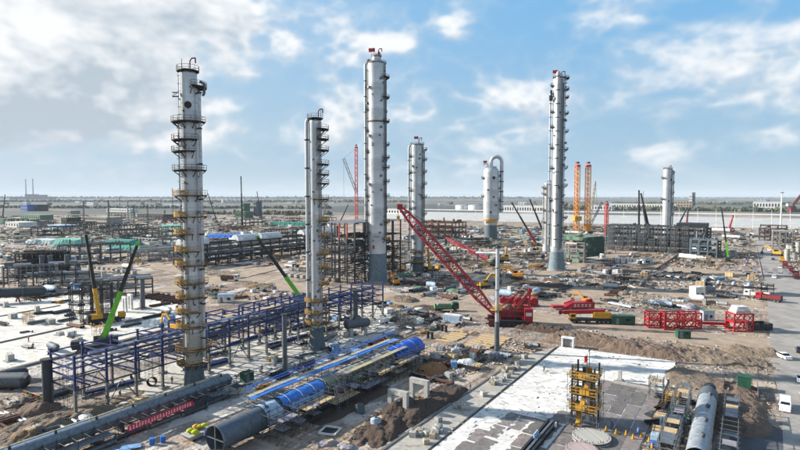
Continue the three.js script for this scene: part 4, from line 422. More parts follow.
// concrete test blocks on the walkway
{ const q = rng(12), mm = [MT.concPale, MT.conc, mat('#bfb29b', .9, 0, 'speck', 3)]; const spots = []; for (let i = 0; i < 17; i++) spots.push([76 + q() * 9, -47.6 + q() * 3.6]); for (let i = 0; i < 4; i++) spots.push([92 + q() * 3, -47 + q() * 3]); spots.push([101.5, -45]); for (let i = 0; i < 22; i++) spots.push([108 + q() * 24, -47.4 + q() * 2.4]);
  for (const [u, v] of spots) { const s = .75 + q() * .3, t = put('concrete_block', 'small pale concrete test block sitting on the walkway', 'concrete block', u, v, 'concrete blocks on the walkway', .165, q() * 3), e = s * .08, g = new THREE.ExtrudeGeometry(new THREE.Shape([[-s / 2, -s / 2], [s / 2, -s / 2], [s / 2, s / 2], [-s / 2, s / 2]].map((a) => new THREE.Vector2(...a))), { depth: s * .8, bevelEnabled: true, bevelSize: e, bevelThickness: e, bevelSegments: 1 }); g.rotateX(-Math.PI / 2); g.translate(0, e, 0); S3().add(g).build('block', mm[Math.floor(q() * 3)], t); S3().path([[-.15, s * .95, 0], [-.12, s * 1.12, 0], [.12, s * 1.12, 0], [.15, s * .95, 0]], .03, 5).build('lifting_loop', MT.steelDark, t); } }
// kerbs of the near yards and joint of the slab
for (const [a, b, h, w, n] of [[[-60, 388], [118, 343], .45, .9, 'kerb'], [[118, 343], [190, 323], .45, .9, 'kerb'], [[-40, 352], [105, 320], .4, .6, 'kerb'], [[-30, 322], [60, 306], .35, .6, 'kerb'], [[400, 439], [520, 358], .35, .5, 'kerb'], [[370, 460], [400, 439], .35, .5, 'kerb']]) { const p = gp(...a), q = gp(...b), o = S3().bar([p.x, h / 2, p.z], [q.x, h / 2, q.z], w, h).build(n, MT.concDark); o.userData.kind = 'structure'; }
{ const o = S3().bar(site(70, -42.6, .168), site(147, -42.6, .168), .35, .03).build('slab_joint', MT.steelDark); o.userData.kind = 'structure'; }
// yellow formwork stacks on the pale concrete
for (const [x, y, n, l] of [[262, 388, 5, 'yellow formwork stack beside the small green skip box'], [274, 360, 6, 'yellow formwork heap near the free standing grey column'], [182, 326, 5, 'yellow formwork stack behind the ringed column'], [424, 333, 4, 'yellow boards lying near the black pipe stubs'], [60, 303, 6, 'orange yellow formwork heap behind the lattice scaffold frame']]) { const t = thing('formwork_stack', l, 'formwork', gp(x, y, .08), TH + .3), q = rng(x); for (let i = 0; i < n; i++) S3().box((q() - .5) * 1.2, i * .17, (q() - .5) * 1.2, 2.6, .15, 1.1, (q() - .5) * 1.3).build('panel', i % 3 ? MT.yellow : MT.yellowRail, t); }
// ---------------------------------------------------------------- cranes and vehicles
function wheel(t, x, y, z, r, w = .5) { const o = S3().tube([x, y, z - w / 2], [x, y, z + w / 2], r, r, 16).build('wheel', MT.rubber, t); S3().tube([x, y, z - w / 2 - .02], [x, y, z + w / 2 + .02], r * .55, r * .55, 12).build('rim', MT.galv, o); return o; }
function hookLine(t, p, len, k = 1) { S3().tube([p[0], p[1], p[2]], [p[0], p[1] - len, p[2]], .05 * k, .05 * k, 4).build('hoist_rope', MT.black, t); S3().box(p[0], p[1] - len - 1, p[2], .6 * k, 1, .4 * k).tube([p[0], p[1] - len - 1, p[2]], [p[0], p[1] - len - 1.7, p[2]], .12 * k, .2 * k, 8).build('hook_block', MT.yellow, t); }
function truckCrane(label, bx, by, tipx, tipy, o = {}) {     // carrier, superstructure and telescopic boom to a picture point, the boom lying across the view
  const p = gp(bx, by), turn = o.turn ?? TH, t = thing('mobile_crane', label, 'crane', p, turn, o.group), body = o.body || MT.yellow, boom = o.boom || body, dark = o.ext || MT.steelDark, kk = o.k || 1, k = kk > 1.4 ? kk * .6 : kk * .85;
  S3().box(0, .9, 0, 11, .7, 2.5).build('chassis', MT.steelDark, t); S3().box(4.8, 1.5, 0, 1.9, 1.6, 2.5).build('driver_cab', body, t); S3().box(5.78, 2.1, 0, .06, .8, 2.2).build('windscreen', MT.glass, t); for (const x of [-4.4, -3, -.4, 2.4, 3.8]) for (const z of [-1.1, 1.1]) wheel(t, x, .6, z, .6); for (const x of [-4.8, 2]) for (const z of [-1, 1]) { S3().bar([x, 1, z], [x, 1, z * 3.2], .3).box(x, .1, z * 3.2, .25, .9, .25).box(x, 0, z * 3.2, .8, .12, .8).build('outrigger', body, t); }
  S3().tube([-1.5, 1.6, 0], [-1.5, 1.9, 0], 1.1, 1.1, 18).build('turntable', MT.black, t); S3().box(-2.6, 1.9, 0, 3.8, 1.5, 2.5).build('superstructure', body, t); S3().box(-4.9, 1.9, 0, 1, 1.5, 2.6).build('counterweight', o.cw || MT.steelDark, t); S3().box(-.2, 1.9, 1, 1.6, 1.7, 1).build('operator_cab', MT.glass, t);
  t.updateMatrixWorld(); const foot = new THREE.Vector3(-2, 3.2, 0), w = foot.clone().applyMatrix4(t.matrixWorld), wz = w.z + (o.dz || 0), r = ray(tipx, tipy), s = wz / r[2], tip = new THREE.Vector3(r[0] * s, EYE + r[1] * s, wz); t.worldToLocal(tip);
  const seg = o.seg || 3, cols = [boom, o.mid || dark, dark, dark]; for (let i = 0; i < seg; i++) { const a = foot.clone().lerp(tip, i ? i / seg - .02 : 0), b = foot.clone().lerp(tip, (i + 1) / seg); S3().bar(a, b, (1.15 - i * .2) * k, (1.3 - i * .22) * k).build('boom_section', cols[i], t); }
  S3().bar([-.4, 2.4, 0], foot.clone().lerp(tip, .18), .35 * k).build('lift_cylinder', MT.galv, t); S3().box(tip.x, tip.y - .4, tip.z, 1 * k, .9 * k, .8 * k).build('boom_head', o.head || dark, t); if (o.hook) hookLine(t, [tip.x, tip.y, tip.z], o.hook, k); return t;
}
truckCrane('bright green mobile crane whose green and black boom leans over the pale yard', 96, 350, 137.5, 244, { body: MT.steelDark, boom: MT.lime, mid: MT.lime, ext: MT.black, turn: TH + 2.6, seg: 4, head: MT.lime, hook: 4, k: 1.15 });
truckCrane('yellow mobile crane with a black boom beside the lattice scaffold', 106, 323, 86, 236, { body: MT.yellow, boom: MT.yellow, mid: MT.black, ext: MT.black, turn: TH - .3, k: 1.1 });
truckCrane('green boomed mobile crane half hidden behind the second column', 302, 304, 257, 237, { body: MT.steelDark, boom: MT.lime, mid: MT.black, ext: MT.black, turn: TH + .4, head: MT.lime, k: 1.2 });
truckCrane('red boomed mobile crane near the slim pale column', 538, 247, 512, 203, { body: MT.yellow, boom: MT.red, mid: MT.steelDark, ext: MT.steelDark, turn: 0, k: 2 });
truckCrane('black boomed mobile crane leaning away from the slim pale column', 549, 245, 530, 200, { body: MT.orange, boom: MT.black, mid: MT.black, ext: MT.black, turn: .4, k: 2 });
truckCrane('green and black boomed crane beside the long steel rack', 728, 262, 722, 211, { body: MT.steelDark, boom: MT.lime, mid: MT.black, ext: MT.black, turn: TH, k: 1.6 });
truckCrane('upright black boomed crane behind the long steel rack', 641, 243, 639, 191, { body: MT.yellow, boom: MT.black, mid: MT.black, ext: MT.black, turn: 0, k: 2 });
truckCrane('tilted black boomed crane behind the long steel rack, next to the upright one', 653, 243, 641, 194, { body: MT.yellow, boom: MT.black, mid: MT.black, ext: MT.black, turn: .5, k: 2.2 });
truckCrane('short tilted dark boomed crane behind the long steel rack', 650, 240, 643, 208, { body: MT.yellow, boom: MT.steelDark, turn: .5, k: 2 });
truckCrane('dark boomed crane leaning towards the silver column in the rack', 676, 236, 687, 208, { body: MT.yellow, boom: MT.steelDark, turn: .2, k: 2 });
truckCrane('dark boomed crane standing in the far left plain', 244, 229, 241, 177, { body: MT.yellow, boom: MT.black, mid: MT.black, ext: MT.black, turn: .2, k: 2.4 });
truckCrane('far crane with a short dark boom left of the second column', 262, 218, 257, 192, { body: MT.yellow, boom: MT.steelDark, turn: .2, k: 2.6 });
truckCrane('far crane with thin dark boom behind the ringed column', 218, 223, 208, 194, { body: MT.yellow, boom: MT.steelDark, turn: .2, k: 2 });
truckCrane('far crane with dark boom at the far left edge of the plain', 4, 218, 5, 195, { body: MT.yellow, boom: MT.steelDark, turn: .2, k: 2.2 });
truckCrane('red boomed crane working behind the long steel rack by the pale yard', 687, 238, 688, 211, { body: MT.red, boom: MT.red, mid: MT.red, turn: .2, k: 2.2 });
truckCrane('short red boomed crane at the edge of the pale yard near the road', 730, 232, 733, 216, { body: MT.red, boom: MT.red, mid: MT.red, ext: MT.red, turn: .2, k: 2.6 });
truckCrane('yellow crane with stubby boom at the foot of the medium column', 432, 272, 428, 248, { body: MT.yellow, boom: MT.yellow, mid: MT.yellow, ext: MT.yellow, turn: .8, k: 1.6 });
truckCrane('yellow crane with upright boom between the two silver columns', 396, 271, 394, 246, { body: MT.yellow, boom: MT.yellow, mid: MT.yellow, ext: MT.steelDark, turn: -.4, k: 1.5 });
truckCrane('dark boomed crane behind the frame with red columns', 340, 228, 348, 205, { body: MT.yellow, boom: MT.steelDark, turn: .3, k: 2 });
{ // the red crawler crane
  const p = gp(508, 324), t = thing('crawler_crane', 'big red crawler crane with raised lattice boom on timber mats', 'crane', p, -.12), s = 1;
  for (const z of [-3.6, 3.6]) { const tr = S3(); tr.box(0, .25, z, 12, 1.5, 1.5).build('track_frame', MT.black, t); const b = S3(); for (let i = 0; i < 26; i++) { const q = i / 26 * 28; let x, y; if (q < 12) { x = -6 + q; y = 2.0; } else if (q < 14) { x = 6 + .9 * Math.sin((q - 12) / 2 * Math.PI); y = 1 + Math.cos((q - 12) / 2 * Math.PI); } else if (q < 26) { x = 6 - (q - 14); y = .1; } else { x = -6 - .9 * Math.sin((q - 26) / 2 * Math.PI); y = 1 - Math.cos((q - 26) / 2 * Math.PI); } b.box(x, y - .1, z, .95, .2, 1.9); } b.build('track_shoes', MT.steelDark, t); for (const x of [-5.7, 5.7]) S3().tube([x, 1, z - .8], [x, 1, z + .8], .95, .95, 18).build('sprocket', MT.redDark, t); }
  S3().box(0, 1, 0, 5, 1.2, 6).build('car_body', MT.redDark, t); S3().tube([0, 2.2, 0], [0, 2.7, 0], 1.9, 1.9, 24).build('slew_ring', MT.black, t); S3().box(1.2, 2.7, 0, 11, 2.3, 3.2).build('superstructure', MT.red, t); for (const z of [-1.63, 1.63]) for (let i = 0; i < 5; i++) S3().box(-2.6 + i * 2, 3, z, 1.6, 1.6, .04).build('side_panel', MT.redDark, t); S3().box(-3.6, 2.7, 2.3, 2, 2.6, 1.4).build('operator_cab', MT.red, t); S3().box(-4.62, 3.3, 2.3, .05, 1.5, 1.2).box(-3.6, 3.5, 3.02, 1.6, 1.3, .05).build('cab_glass', MT.glass, t);
  for (let i = 0; i < 6; i++) for (const z of [-2.6, 2.6]) S3().box(6.2, 1.6 + i * .72, z, 2.6, .68, 2.4).build('counterweight_slab', MT.red, t); S3().box(6.2, 1.3, 0, 3, .3, 8).build('counterweight_tray', MT.redDark, t); for (let i = 0; i < 2; i++) S3().tube([1 + i * 2.2, 5.3, -1.2], [1 + i * 2.2, 5.3, 1.2], .8, .8, 16).build('winch_drum', MT.steelDark, t);
  t.updateMatrixWorld(); const tipR = ray(400, 207), wz = p.z - 7, k = wz / tipR[2], tip = t.worldToLocal(new THREE.Vector3(tipR[0] * k, EYE + tipR[1] * k, wz)), foot = new THREE.Vector3(-4.2, 3.2, 0); for (let i = 0; i < 6; i++) { const a = foot.clone().lerp(tip, i / 6), b = foot.clone().lerp(tip, (i + 1) / 6), L = S3(); lattice(L, a, b, i === 0 ? .9 : 2.8, 4, .24, i === 5 ? 1 : 2.8); L.build('boom_section', MT.red, t); }
  S3().box(tip.x, tip.y - .8, tip.z, 1.8, 1.8, 1.4).build('boom_head', MT.red, t); for (const z of [-1.3, 1.3]) { S3().bar([2.6, 5, z], [7, 11.2, z * .7], .5).build('gantry_leg', MT.red, t); S3().bar([6.6, 5, z], [7, 11.2, z * .7], .4).build('gantry_strut', MT.redPale, t); } S3().box(7, 11, 0, 1.1, .9, 2.4).build('gantry_head', MT.red, t); const R = S3(); for (const z of [-.7, -.25, .25, .7]) R.tube([7, 11.7, z], [tip.x, tip.y + .4, tip.z + z], .035, .035, 4); R.build('pendant_ropes', MT.steelDark, t); const m = S3(); lattice(m, [-2.6, 4.6, 0], [4.5, 10.5, 0], 1.4, 6, .12); m.build('mast', MT.red, t);
  S3().box(3.5, 5, -1, 3, 1.2, 1.1).build('engine_cover', MT.red, t); for (let i = 0; i < 4; i++) S3().box(2.4 + i * .7, 3.2, 1.66, .5, 1.2, .05).build('grille', MT.black, t); { const r = S3(); for (const z of [-1.55, 1.55]) { for (let x = -4; x <= 6.6; x += 1.5) r.bar([x, 5, z], [x, 6, z], .06); r.bar([-4, 6, z], [6.6, 6, z], .06).bar([-4, 5.5, z], [6.6, 5.5, z], .06); } r.build('handrail', MT.yellow, t); } for (let i = 0; i < 7; i++) { const x = -4.8 + i * 1.6; for (const z of [-4.4, 4.4]) S3().tube([x, .7, z - .1], [x, .7, z + .1], .42, .42, 12).build('track_roller', MT.steelDark, t); } S3().box(6.2, 3.6, 3.82, 1.8, 1.1, .04).box(6.2, 3.6, -3.82, 1.8, 1.1, .04).build('white_plate', MT.white, t); S3().tube([4.6, 6.2, .6], [4.6, 7.4, .6], .16, .16, 10).build('exhaust', MT.black, t); S3().path([[-2.5, 5, 1.2], [-3, 5.6, 1.3], [-3.8, 5, 1.4], [-4.2, 4, 1.2]], .07, 6).build('hose', MT.black, t); S3().box(-3.6, 5.35, 2.3, 2.1, .12, 1.5).build('cab_roof', MT.white, t); hookLine(t, [tip.x - .6, tip.y, tip.z], 3, 1.6);
  for (const [cx, cy, n, w, L] of [[455, 336.5, 5, 3, 5.4], [488, 342, 5, 3, 8.4]]) for (let i = 0; i < n; i++) { const mt = thing('timber_mat', n && cx < 470 ? 'timber crane mat of the row beside the black pipe stubs' : 'timber crane mat of the row by the slender pale column', 'crane mat', gp(cx, cy).addScaledVector(U, (i - n / 2 + .5) * (w + .06)), TH + (i % 2 ? .012 : -.012), cx < 470 ? 'timber mats by the pipe stubs' : 'timber mats by the slender column'); for (let j = 0; j < 4; j++) S3().box((j - 1.5) * w / 4, .02, (i % 3 - 1) * .3, w / 4 - .05, .24, L).build('plank', (i + j) % 3 ? MT.woodPale : MT.wood, mt); }
  for (let i = 0; i < 4; i++) { const c = thing('bollard', 'short black pipe stub standing by the timber mats', 'pipe stub', gp([428, 432, 442, 446][i], [338, 339, 331, 332][i]), 0, 'black pipe stubs by the mats'); S3().tube([0, 0, 0], [0, 1.9, 0], .42, .42, 14).tube([0, 1.85, 0], [0, 1.98, 0], .55, .55, 14).build('stub', MT.black, c); } const bx = thing('brick_stack', 'dark brick pallet stack beside the timber mats', 'brick stack', gp(473, 357), TH + .1); for (let i = 0; i < 3; i++) for (let j = 0; j < 4; j++) S3().box(-1.8 + j * 1.2, .15 + i * .5, 0, 1.16, .46, 2.4).build('brick_pack', (i + j) % 2 ? MT.rustBrown : MT.brown, bx); S3().box(0, 0, 0, 4.8, .15, 2.4).build('pallet', MT.wood, bx); }
{ // dismantled red crane parts behind
  const a = thing('crane_upper', 'dismantled red crane superstructure with white lettering', 'crane part', gp(577, 309), .05); S3().hexa([[-6, .6, -1.6], [6, .6, -1.6], [6, .6, 1.6], [-6, .6, 1.6]].map(v3), [[-2.5, 2.6, -1.6], [6, 2.9, -1.6], [6, 2.9, 1.6], [-2.5, 2.6, 1.6]].map(v3)).build('housing', MT.red, a); S3().box(-7.5, .6, 0, 4, .9, 2.4).build('nose', MT.red, a); S3().bar([-5, 2.2, 0], [-1, 3.6, 0], .5).bar([3, 2.9, 0], [5.5, 3.8, 0], .5).build('gantry', MT.redPale, a); S3().box(4.5, 2.9, 0, 2, .7, 1.6).build('engine_cover', MT.redDark, a); S3().box(-3, 0, 0, 1, .6, 3).box(4, 0, 0, 1, .6, 3).build('bearer', MT.wood, a); const r = rng(6), L = S3(); for (let i = 0; i < 5; i++) { const x = -1.4 + i * 1.4; L.box(x, 1.2, 1.63, .9, .2, .03).box(x, 1.9, 1.63, .9, .2, .03).box(x + (r() - .5) * .5, 1.2, 1.64, .22, .9, .03); } L.build('lettering', MT.white, a);
  const b = thing('crane_upper', 'round red winch drums and frame behind the crawler crane', 'crane part', gp(526, 306), .05); for (let i = 0; i < 3; i++) S3().tube([-3 + i * 3, 1.8, -1.1], [-3 + i * 3, 1.8, 1.1], 1.5, 1.5, 20).tube([-3 + i * 3, 1.8, 1.1], [-3 + i * 3, 1.8, 1.3], .7, .7, 14).build('drum', i % 2 ? MT.redDark : MT.red, b); S3().box(0, .1, 0, 10, .5, 2.8).build('skid', MT.red, b); const c = thing('crane_part', 'low red frame on the ground beside the winch drums', 'crane part', gp(508, 303), .1); S3().box(0, .3, 0, 7, 1.8, 2.2).build('frame', MT.red, c); S3().box(0, 0, 0, 6, .3, 2.6).build('bearer', MT.wood, c); S3().tube([-2, 2.1, -.8], [-2, 2.1, .8], .6, .6, 12).tube([1.5, 2.1, -.8], [1.5, 2.1, .8], .6, .6, 12).build('pulley', MT.redDark, c);
  const m = thing('truck_crane', 'yellow truck crane with folded red boom parked on the site road', 'crane', gp(590, 323), -.08); S3().box(0, .9, 0, 13.5, .7, 2.7).build('chassis', MT.steelDark, m); for (const x of [-5.4, -3.9, -.9, 2.6, 4, 5.4]) for (const z of [-1.15, 1.15]) wheel(m, x, .62, z, .62); S3().box(-5.8, 1.6, 0, 2, 1.7, 2.7).build('driver_cab', MT.yellow, m); S3().box(-6.82, 2.1, 0, .05, .9, 2.3).box(-5.8, 2.3, 1.37, 1.2, .7, .04).build('window', MT.glass, m); S3().box(3.4, 1.9, 0, 5, 1.9, 2.6).build('superstructure', MT.yellow, m); S3().box(6.2, 1.9, 0, 1.1, 1.6, 2.7).build('counterweight', MT.orange, m); S3().bar([4.6, 4, 0], [-8.6, 3.5, 0], 1.2, 1.2).build('boom_section', MT.red, m); S3().bar([-8.6, 3.5, 0], [-9.6, 3.45, 0], .9, .95).build('boom_section', MT.redPale, m); S3().box(-9.8, 2.8, 0, .8, 1.3, 1).build('boom_head', MT.redDark, m);
  const e = gp(489, 262), f = thing('lattice_jib', 'long red lattice jib lying propped across the clutter', 'crane jib', e), q = gp(446, 238, 6).sub(e), L2 = S3(); lattice(L2, [0, 1.2, 0], q, 1.9, 16, .2, 1.9, .12); L2.build('lattice', MT.red, f); S3().box(0, 0, 0, 2, .9, 2).build('trestle', MT.wood, f); S3().box(q.x, q.y - 6, q.z, 1.6, 5.2, 1.6).build('trestle', MT.steel, f); }
{ // red lattice frames by the cross road
  const frame = (u, v, l, w, h, d, label, top) => { const t = thing('crane_section', label, 'crane section', gp(u, v), l, null), s = S3(); for (const x of [-w / 2, w / 2]) for (const z of [-d / 2, d / 2]) { S3().bar([x, 0, z], [x, h, z], .34).build('post', MT.red, t); } for (const y of [.2, h / 2, h - .17]) { for (const z of [-d / 2, d / 2]) S3().bar([-w / 2, y, z], [w / 2, y, z], .3).build('chord', MT.red, t); for (const x of [-w / 2, w / 2]) S3().bar([x, y, -d / 2], [x, y, d / 2], .3).build('chord', MT.red, t); } const n = Math.max(2, Math.round(w / 2)); for (const z of [-d / 2, d / 2]) for (let i = 0; i < n; i++) for (const y of [0, h / 2]) S3().bar([mix(-w / 2, w / 2, i / n), y + .2, z], [mix(-w / 2, w / 2, (i + 1) / n), y + h / 2 - .2, z], .2).bar([mix(-w / 2, w / 2, (i + 1) / n), y + .2, z], [mix(-w / 2, w / 2, i / n), y + h / 2 - .2, z], .16).build('lacing', MT.redPale, t); for (let i = 0; i < n; i++) S3().box(mix(-w / 2, w / 2, (i + .5) / n), h / 2, 0, w / n * .7, .3, d * .8).build('inner_plate', i % 2 ? MT.redDark : MT.red, t); if (top) for (let i = 0; i < 3; i++) S3().box(0, h + i * .7, 0, w * (.8 - i * .1), .66, d * (.9 - i * .1)).build('top_block', i ? MT.white : MT.pink, t); return t; };
  frame(655, 327, .0, 5.4, 5, 3, 'first red lattice crane section of the row, nearest the dark green container'); frame(672, 329, -.05, 6, 5.4, 3.4, 'middle red lattice crane section of the row'); frame(689, 328, 0, 6, 5.2, 3.2, 'red lattice crane section at the end of the row beside the low red beam'); frame(739, 330, .05, 6, 5.6, 4, 'red lattice crane block topped with pale weights near the road', true);
  const b = thing('crane_beam', 'low red beam with bolted feet between the red lattice sections', 'crane part', gp(712, 326), -.15); S3().box(0, .5, 0, 9, .8, .9).build('beam', MT.red, b); for (const x of [-4, 0, 4]) S3().box(x, 0, 0, .6, .5, 2).build('foot', MT.redPale, b); S3().box(4.6, .3, 0, 1, 2.2, 1.2).build('end_bracket', MT.red, b); const c = thing('open_bin', 'grey open steel bin beside the red block with pale weights', 'bin', gp(759, 329), .05); for (const [x, z, w, d] of [[-2.9, 0, .15, 4], [2.9, 0, .15, 4], [0, -2, 5.8, .15], [0, 2, 5.8, .15]]) S3().box(x, .1, z, w, 2, d).build('wall', MT.steel, c); S3().box(0, 0, 0, 5.8, .1, 4).build('floor', MT.concDark, c); for (let i = 0; i < 5; i++) S3().box(-2 + i, .1, (i % 2) - .5, 1, .8 + .3 * (i % 3), 1).build('scrap', i % 2 ? MT.concDark : MT.rustBrown, c); }
// road vehicles
function extr(pts, w, m, name, t, x = 0, y = 0) { const g = new THREE.ExtrudeGeometry(new THREE.Shape(pts.map((a) => new THREE.Vector2(...a))), { depth: w - .16, bevelEnabled: true, bevelSize: .08, bevelThickness: .08, bevelSegments: 2 }); g.translate(x, y, -(w - .16) / 2); return part(name, g, m, t); }
const paint = (hex) => new THREE.MeshPhysicalMaterial({ color: C(hex), roughness: .35, clearcoat: .6, clearcoatRoughness: .1 });
function car(label, pos, turn, col, van) { const t = thing(van ? 'van' : 'car', label, van ? 'van' : 'car', pos, turn), m = paint(col);
  if (van) { extr([[-2.5, .4], [2.45, .4], [2.5, .95], [2.1, 1.15], [1.3, 1.95], [-2.4, 2.0], [-2.5, 1.6]], 1.85, m, 'body', t); S3().hexa([[1.42, 1.25, -.8], [2.12, 1.22, -.8], [2.12, 1.22, .8], [1.42, 1.25, .8]].map(v3), [[1.4, 1.9, -.72], [1.5, 1.9, -.72], [1.5, 1.9, .72], [1.4, 1.9, .72]].map(v3)).build('windscreen', MT.glass, t); for (const z of [-.935, .935]) S3().box(-.4, 1.2, z, 3.2, .55, .02).build('side_window', MT.glass, t); S3().box(-2.59, 1.2, 0, .02, .6, 1.5).build('rear_window', MT.glass, t); }
  else { extr([[-2.25, .35], [2.2, .35], [2.25, .7], [1.2, .92], [-1.5, .98], [-2.25, .9]], 1.8, m, 'body', t); extr([[-1.75, .95], [1.1, .9], [.45, 1.38], [-.95, 1.42]], 1.55, MT.glass, 'windows', t); extr([[-.95, 1.42], [.45, 1.38], [.4, 1.45], [-.9, 1.49]], 1.5, m, 'roof', t); }
  const wb = van ? 1.6 : 1.38; for (const x of [-wb, wb]) for (const z of [-.78, .78]) wheel(t, x, .33, z, .33, .24); const fx = van ? 2.56 : 2.31; for (const z of [-.65, .65]) { S3().box(fx, .68, z, .06, .16, .34).build('headlight', MT.white, t); S3().box(-fx, .8, z, .06, .16, .3).build('tail_light', MT.redDark, t); } for (const z of [-1.02, 1.02]) S3().box(van ? 1.5 : .75, van ? 1.2 : .95, z, .15, .14, .2).build('mirror', m, t); return t; }
car('white van parked on the pale road beside the soil heap', gp(785, 409), TH + Math.PI - .05, '#dcdcdc', true); car('white saloon car turning at the road junction', gp(783, 358), TH + .5, '#e2e2e2'); car('white hatchback beyond the junction, half out of view', gp(801, 381), TH, '#e6e6e6'); car('black saloon car on the road at the junction', gp(800, 352), TH, '#16181b'); car('white car on the far stretch of road', gp(774, 278), TH + Math.PI, '#e2e2e2'); for (const [x, y, c, l] of [[806, 318, '#3a3f46', 'charcoal car parked on the road before the junction'], [806, 400, '#c9ccd0', 'pale silver car on the wide near stretch of road'], [780, 268, '#d8d8d8', 'white car between the yellow lorry and the dark red lorries'], [772, 246, '#3b3b40', 'black car far along the road by the brown frame'], [760, 236, '#c4c4c4', 'pale car at the far end of the road']]) car(l, gp(x, y), TH, c);
car('silver car parked at the far kerb past the junction', gp(803, 300), TH, '#9aa0a6'); car('grey van on the far road near the pale yard', gp(764, 243), TH, '#b8bcc0', true); car('white van on the far road by the concrete frames', gp(769, 251), TH + Math.PI, '#dddddd', true); car('blue car on the far road beyond the lorries', gp(773, 260), TH, '#2b4a7c'); car('white car stopped on the dirt beside the road', gp(746, 286), 1, '#dedede'); car('dark blue van on the dirt edge of the road', gp(748, 276), TH, '#28344a', true);
car('dark car on the road near the red lorries', gp(797, 279), TH, '#22242a');
function lorry(label, pos, turn, cabM, bedM, load, group) { const t = thing('lorry', label, 'lorry', pos, turn, group); S3().box(0, .8, 0, 8.6, .35, 2.2).build('chassis', MT.steelDark, t); extr([[0, 0], [2, 0], [2.05, 1.2], [1.75, 2.2], [0, 2.25]], 2.4, cabM, 'cab', t, 2.5, .95); S3().box(4.5, 2.1, 0, .12, .85, 2.0).build('windscreen', MT.glass, t); for (const z of [-1.22, 1.22]) S3().box(3.6, 2.1, z, 1, .7, .03).build('side_window', MT.glass, t); const b = S3(); b.box(-1.1, 1.2, 0, 6.4, .2, 2.5); for (const z of [-1.2, 1.2]) b.box(-1.1, 1.4, z, 6.4, 1.1, .12); for (const x of [-4.25, 2.05]) b.box(x, 1.4, 0, .12, 1.3, 2.3); b.build('cargo_bed', bedM, t); if (load) S3().hexa([[-4.1, 1.45, -1.1], [1.9, 1.45, -1.1], [1.9, 1.45, 1.1], [-4.1, 1.45, 1.1]].map(v3), [[-3, 2.9, -.6], [1, 2.8, -.6], [1, 2.8, .6], [-3, 2.9, .6]].map(v3)).build('load', load, t); for (const x of [-3.4, -2.2, 3.3]) for (const z of [-1, 1]) wheel(t, x, .5, z, .5, .4); return t; }
lorry('red lorry standing where the road meets the cleared ground', gp(769, 301), TH + 1.2, MT.red, MT.redDark, null); lorry('small white lorry beside the red lorry at the road edge', gp(757, 298), TH + 1.4, MT.white, MT.white, null); for (const [x, y] of [[785, 267], [790, 272], [796, 278]]) lorry('dark red lorry in the row parked along the far kerb of the road', gp(x, y), TH, MT.redDark, MT.redDark, MT.dirtDark, 'dark red lorries along the road'); lorry('green lorry on the sandy road left of the red crawler crane', gp(446, 311), .1, MT.green, mat('#5c8a5a', .7), MT.greyTarp); lorry('low grey lorry on the sandy road behind the ringed column', gp(230, 281), -.1, MT.white, MT.brown, MT.brown); lorry('yellow lorry by the kerb near the dark red lorries', gp(782, 262), TH, MT.yellow, MT.yellow, MT.dirt); lorry('grey lorry parked on the cleared ground beside the road', gp(752, 257), TH, MT.steelDark, MT.concDark, MT.dirt);
function digger(label, pos, turn, m, k = 1, group) { const t = thing('excavator', label, 'excavator', pos, turn, group); for (const z of [-1.1, 1.1]) { S3().box(0, .1, z, 3.4, .8, .6).tube([-1.7, .5, z - .3], [-1.7, .5, z + .3], .42, .42, 12).tube([1.7, .5, z - .3], [1.7, .5, z + .3], .42, .42, 12).build('track', MT.black, t); } extr([[-2, 0], [1.3, 0], [1.3, .8], [-.4, 1.1], [-2, 1.1]], 2.5, m, 'house', t, 0, 1.1); S3().box(.6, 1.2, .75, 1.4, 1.7, .95).build('cab', MT.glass, t); S3().box(.6, 2.9, .75, 1.5, .1, 1.05).build('cab_roof', m, t); S3().bar([1, 1.7, -.3], [3.6, 4.6, -.3], .4, .6).bar([3.6, 4.6, -.3], [5.4, 4.2, -.3], .4, .55).build('boom', m, t); S3().bar([5.3, 4.4, -.3], [6.2, 1.6, -.3], .35, .45).build('stick', m, t); extr([[0, 0], [.9, .1], [1, .9], [.2, 1.1]], 1.1, MT.steelDark, 'bucket', t, 5.6, .5); t.children[t.children.length - 1].position.z = -.3; t.scale.setScalar(k); return t; }
digger('yellow excavator near the foot of the free standing pale column', gp(483, 288), .5, MT.yellow, 1.3); digger('orange excavator working among the rubble beyond the red crane', gp(517, 279), 2.8, MT.orange, 1.4); digger('yellow excavator beside the white roofed shelter', gp(505, 262), 1.2, MT.yellow, 1.6); digger('small orange excavator on the dirt behind the truck crane', gp(586, 303), 2.4, MT.orange, .9); digger('yellow excavator on the pale yard left of the ringed column', gp(176, 331), 2.6, MT.yellow, 1.1); digger('orange excavator in front of the wide tall column', gp(395, 285), 1.9, MT.orange, 1.2); digger('yellow excavator by the road beyond the lorries', gp(777, 256), 2.2, MT.yellow, 1.5);
